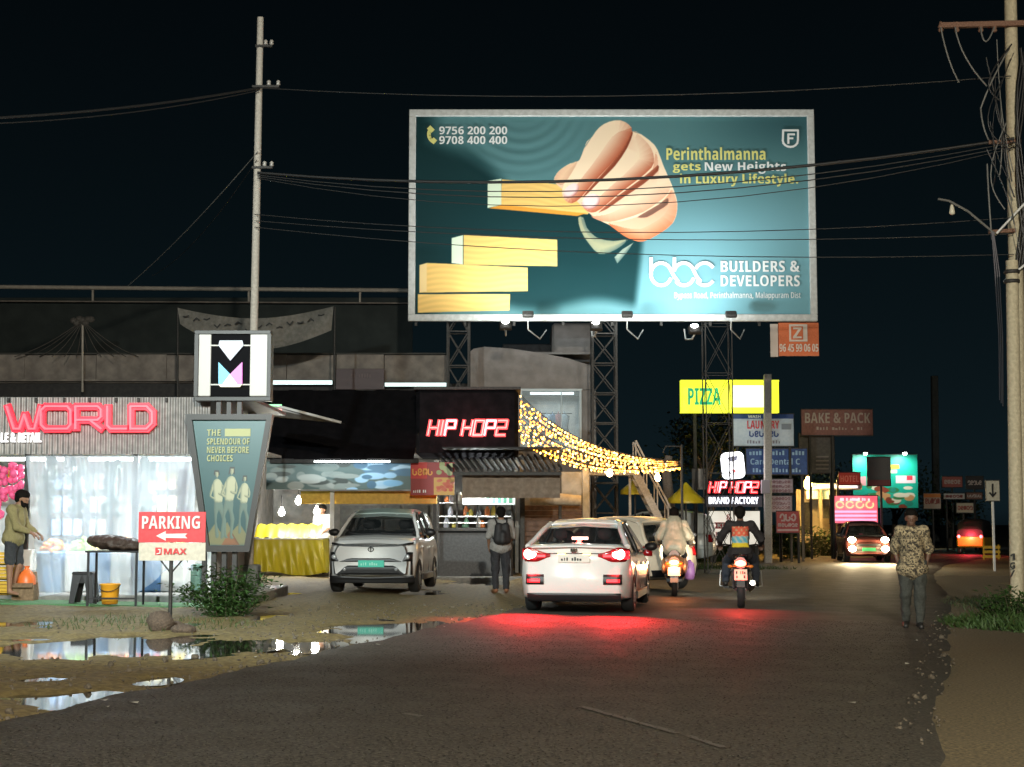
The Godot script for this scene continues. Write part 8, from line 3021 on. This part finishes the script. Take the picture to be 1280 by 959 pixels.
func build_people() -> void:
	var shoe := mat("dark_shoe", Color(0.02, 0.018, 0.016), 0.5)
	# man at the stall, in profile, looking to the right of the picture with both hands forward
	var g := on_ground(20, 25.05)
	g.y += 0.125
	person("bearded man in olive sweatshirt and dark shorts reaching towards the plastic sheet", Vector3(g.x, g.y, g.z), -PI / 2 - 0.1, stand({"chest": Vector3(0, 1.25, -0.03), "neck": Vector3(0, 1.46, -0.07), "head": Vector3(0, 1.575, -0.13), "sl": Vector3(-0.18, 1.40, -0.04), "sr": Vector3(0.18, 1.40, -0.04), "el": Vector3(-0.22, 1.12, -0.12), "er": Vector3(0.22, 1.12, -0.14), "wl": Vector3(-0.14, 1.01, -0.35), "wr": Vector3(0.14, 1.02, -0.36), "kl": Vector3(-0.11, 0.49, -0.06), "al": Vector3(-0.11, 0.09, 0.05), "tl": Vector3(-0.13, 0.03, -0.11), "kr": Vector3(0.11, 0.49, 0.0), "ar": Vector3(0.11, 0.09, 0.0), "tr": Vector3(0.13, 0.03, -0.15)}),
		{"shirt": noisy("olive_knit", Color(0.17, 0.145, 0.06), Color(0.25, 0.215, 0.10), 0.05, 2.0, 0.9), "trousers": noisy("dark_shorts", Color(0.022, 0.024, 0.028), Color(0.04, 0.042, 0.046), 0.05, 2.0, 0.9), "leg": 0.85, "sleeve": 1.75, "beard": true, "face": Vector3(0, -0.35, -1), "palm_l": Vector3(0.4, -0.9, 0), "palm_r": Vector3(-0.4, -0.9, 0), "curl_l": 0.8, "curl_r": 0.7})
	# pedestrian
	var pg := on_ground(1137, 22.4)
	pg.y = road_height(pg.x, 22.4) - 0.0
	if pg.x > road_right(22.4) - 0.2:
		pg.y = relief(pg.x, -22.4)
	var pat := noisy("patterned_cotton", Color(0.02, 0.018, 0.015), Color(0.42, 0.33, 0.19), 0.028, 1.0, 0.9, 0.0, 1)
	pat.uv1_world_triplanar = false
	var gr := Gradient.new()
	gr.offsets = PackedFloat32Array([0.0, 0.30, 0.36, 0.50, 0.56, 1.0])
	gr.colors = PackedColorArray([lin(0.02, 0.018, 0.015), lin(0.03, 0.024, 0.018), lin(0.40, 0.32, 0.19), lin(0.44, 0.35, 0.20), lin(0.03, 0.024, 0.018), lin(0.02, 0.018, 0.015)])
	(pat.albedo_texture as NoiseTexture2D).color_ramp = gr
	person("pedestrian in cream patterned dark shirt and grey trousers walking at the road edge", pg, PI - 0.2, stand({"sl": Vector3(-0.165, 1.41, 0), "sr": Vector3(0.165, 1.41, 0), "el": Vector3(-0.25, 1.16, 0.08), "wl": Vector3(-0.21, 0.95, 0.0), "er": Vector3(0.245, 1.16, 0.09), "wr": Vector3(0.20, 0.95, 0.02), "kl": Vector3(-0.10, 0.49, -0.07), "al": Vector3(-0.09, 0.09, -0.05), "tl": Vector3(-0.10, 0.03, -0.20), "kr": Vector3(0.10, 0.49, -0.02), "ar": Vector3(0.10, 0.10, 0.12), "tr": Vector3(0.11, 0.03, -0.03), "head": Vector3(0.0, 1.59, -0.03)}),
		{"shirt": pat, "trousers": noisy("grey_trousers", Color(0.032, 0.035, 0.03), Color(0.06, 0.064, 0.055), 0.04, 1.5, 0.9), "sleeve": 1.35, "hem": -0.09, "leg": 1.95, "shoes": shoe, "skin": Color(0.13, 0.07, 0.045), "skin_name": "dark_skin", "curl_l": 0.6, "curl_r": 0.7})
	# man with a backpack at the display counter, seen from behind
	var bg := on_ground(626, 31.0)
	bg.y = relief(bg.x, bg.z) + 0.005
	var bp := person("man in grey shirt with black backpack standing at the snack counter", bg, 0.15, stand({"el": Vector3(-0.25, 1.14, 0.0), "wl": Vector3(-0.22, 0.93, -0.16), "wr": Vector3(0.20, 1.0, -0.25), "er": Vector3(0.26, 1.14, -0.02)}),
		{"shirt": noisy("grey_shirt", Color(0.20, 0.19, 0.18), Color(0.28, 0.27, 0.25), 0.04, 1.5, 0.9), "trousers": noisy("black_trousers", Color(0.015, 0.015, 0.018), Color(0.03, 0.03, 0.034), 0.04, 1.5, 0.9), "sleeve": 1.0, "shoes": mat("brown_shoe", Color(0.22, 0.09, 0.04), 0.6)})
	var bag := thing("backpack", "black backpack worn by the man at the snack counter", "backpack", bp.position, bp.rotation.y)
	var bs := mb(true)
	flesh(bs, [[Vector3(-0.08, 1.08, 0.21), Vector3(-0.07, 1.34, 0.20), 0.10, 0.08], [Vector3(0.08, 1.08, 0.21), Vector3(0.07, 1.34, 0.20), 0.10, 0.08], [Vector3(0, 1.06, 0.28), Vector3(0, 1.18, 0.28), 0.08, 0.07]], 0.02, 0.04)
	obj("pack", bs, mat("pack_black", Color(0.015, 0.014, 0.015), 0.7), bag)
	for s in [-1.0, 1.0]:
		var sp := mb(true)
		tube(sp, [Vector3(s * 0.10, 1.40, 0.17), Vector3(s * 0.12, 1.505, 0.03), Vector3(s * 0.12, 1.44, -0.13), Vector3(s * 0.13, 1.25, -0.175), Vector3(s * 0.16, 1.1, 0.0)], 0.016, 6)
		obj("strap", sp, M["pack_black"], bag)
	# vendor behind the yellow counter
	var vg := on_ground(404, 38.9)
	vg.y += 0.05
	person("vendor in white shirt standing behind the yellow covered counter", vg, PI - 0.5, stand({"el": Vector3(-0.24, 1.14, -0.03), "er": Vector3(0.24, 1.14, -0.03), "wl": Vector3(-0.16, 1.02, -0.24), "wr": Vector3(0.16, 1.02, -0.24)}), {"shirt": mat("white_shirt", Color(0.6, 0.6, 0.58), 0.9), "trousers": M["black_trousers"], "sleeve": 0.8, "shoes": shoe})
	# motorcyclist
	var m := build_motorcycle()
	var ride := {"pelvis": Vector3(0, 0.97, 0.20), "chest": Vector3(0, 1.27, 0.12), "neck": Vector3(0, 1.49, 0.06), "head": Vector3(0, 1.625, 0.03), "sl": Vector3(-0.19, 1.43, 0.08), "sr": Vector3(0.19, 1.43, 0.08), "el": Vector3(-0.36, 1.19, -0.02), "er": Vector3(0.36, 1.19, -0.02), "wl": Vector3(-0.36, 1.09, -0.23), "wr": Vector3(0.36, 1.09, -0.23), "hl": Vector3(-0.11, 0.93, 0.16), "hr": Vector3(0.11, 0.93, 0.16), "kl": Vector3(-0.25, 0.78, -0.24), "kr": Vector3(0.25, 0.78, -0.24), "al": Vector3(-0.27, 0.43, 0.03), "ar": Vector3(0.27, 0.43, 0.03), "tl": Vector3(-0.29, 0.37, -0.12), "tr": Vector3(0.29, 0.37, -0.12)}
	var printed := mat("printed_jersey", Color(1, 1, 1), 0.85)
	printed.vertex_color_use_as_albedo = true
	printed.albedo_color = Color.WHITE
	var jersey := func(v: Vector3) -> Color:
		if v.z > 0.13 and absf(v.x) < 0.145:
			if v.y > 1.04 and v.y < 1.115:
				return Color(0.62, 0.45, 0.02)
			if v.y >= 1.115 and v.y < 1.23:
				return Color(0.10, 0.34, 0.40) if sin(v.x * 60.0 + v.y * 40.0) > -0.2 else Color(0.35, 0.45, 0.40)
			if v.y >= 1.23 and v.y < 1.40:
				return Color(0.62, 0.10, 0.05) if sin(v.x * 70.0) * sin(v.y * 55.0) > -0.4 else Color(0.55, 0.30, 0.16)
		return Color(0.016, 0.015, 0.014)
	person("motorcyclist in black jersey with red, blue and yellow print on the back", m.position, m.rotation.y, ride, {"shirt": printed, "tint": jersey, "trousers": noisy("dark_jeans", Color(0.018, 0.022, 0.032), Color(0.035, 0.042, 0.058), 0.05, 2.0, 0.9), "sleeve": 1.95, "shoes": shoe, "curl_l": 1.0, "curl_r": 1.0, "palm_l": Vector3(0, -1, 0), "palm_r": Vector3(0, -1, 0), "skin": Color(0.14, 0.075, 0.05), "skin_name": "dark_skin"})
	# scooter rider under a hooded raincoat
	var s := build_scooter()
	var r2 := ride.duplicate()
	r2.merge({"pelvis": Vector3(0, 0.95, 0.22), "el": Vector3(-0.33, 1.16, -0.05), "er": Vector3(0.33, 1.16, -0.05), "wl": Vector3(-0.33, 1.05, -0.32), "wr": Vector3(0.33, 1.05, -0.32), "kl": Vector3(-0.17, 0.80, -0.22), "kr": Vector3(0.17, 0.80, -0.22), "al": Vector3(-0.15, 0.43, -0.18), "ar": Vector3(0.15, 0.43, -0.18), "tl": Vector3(-0.15, 0.38, -0.34), "tr": Vector3(0.15, 0.38, -0.34)}, true)
	var coat := noisy("pale_raincoat", Color(0.44, 0.38, 0.27), Color(0.56, 0.49, 0.36), 0.02, 1.5, 0.5)
	var rider := person("scooter rider wrapped in a loose pale hooded raincoat", s.position, s.rotation.y, r2, {"shirt": coat, "trousers": M["black_trousers"], "sleeve": 1.9, "shoes": shoe, "hair": true, "curl_l": 1.0, "curl_r": 1.0, "palm_l": Vector3(0, -1, 0), "palm_r": Vector3(0, -1, 0)})
	var cape := mb(true)
	flesh(cape, [[Vector3(0, 1.44, 0.09), Vector3(-0.08, 1.05, 0.25), 0.14, 0.165], [Vector3(0, 1.44, 0.09), Vector3(0.08, 1.05, 0.25), 0.14, 0.165], [Vector3(-0.05, 0.97, 0.34), Vector3(0.05, 0.97, 0.34), 0.15, 0.15], [Vector3(-0.16, 1.38, 0.08), Vector3(-0.28, 1.18, 0.04), 0.09, 0.09], [Vector3(0.16, 1.38, 0.08), Vector3(0.28, 1.18, 0.04), 0.09, 0.09], [Vector3(0, 1.50, 0.08), Vector3(0, 1.42, 0.12), 0.11, 0.15]], 0.022, 0.06, null, 0.016)
	obj("raincoat", cape, coat, rider)

func _ready() -> void:
	rng.seed = 11
	font_bold = SystemFont.new()
	font_bold.font_names = PackedStringArray(["Droid Sans"])
	font_bold.font_weight = 700
	font_plain = SystemFont.new()
	font_plain.font_names = PackedStringArray(["Droid Sans"])
	font_serif = SystemFont.new()
	font_serif.font_names = PackedStringArray(["Droid Serif"])
	font_serif.font_weight = 700
	set_camera_and_light()
	build_ground()
	build_hoarding()
	build_world_stall()
	build_forecourt_signs()
	build_hiphop()
	build_showroom()
	build_string_lights()
	build_far_signs()
	build_poles_and_cables()
	build_plants()
	build_street_lamp()
	build_led_lamp()
	build_sedan()
	build_parked_suv()
	build_other_cars()
	build_people()
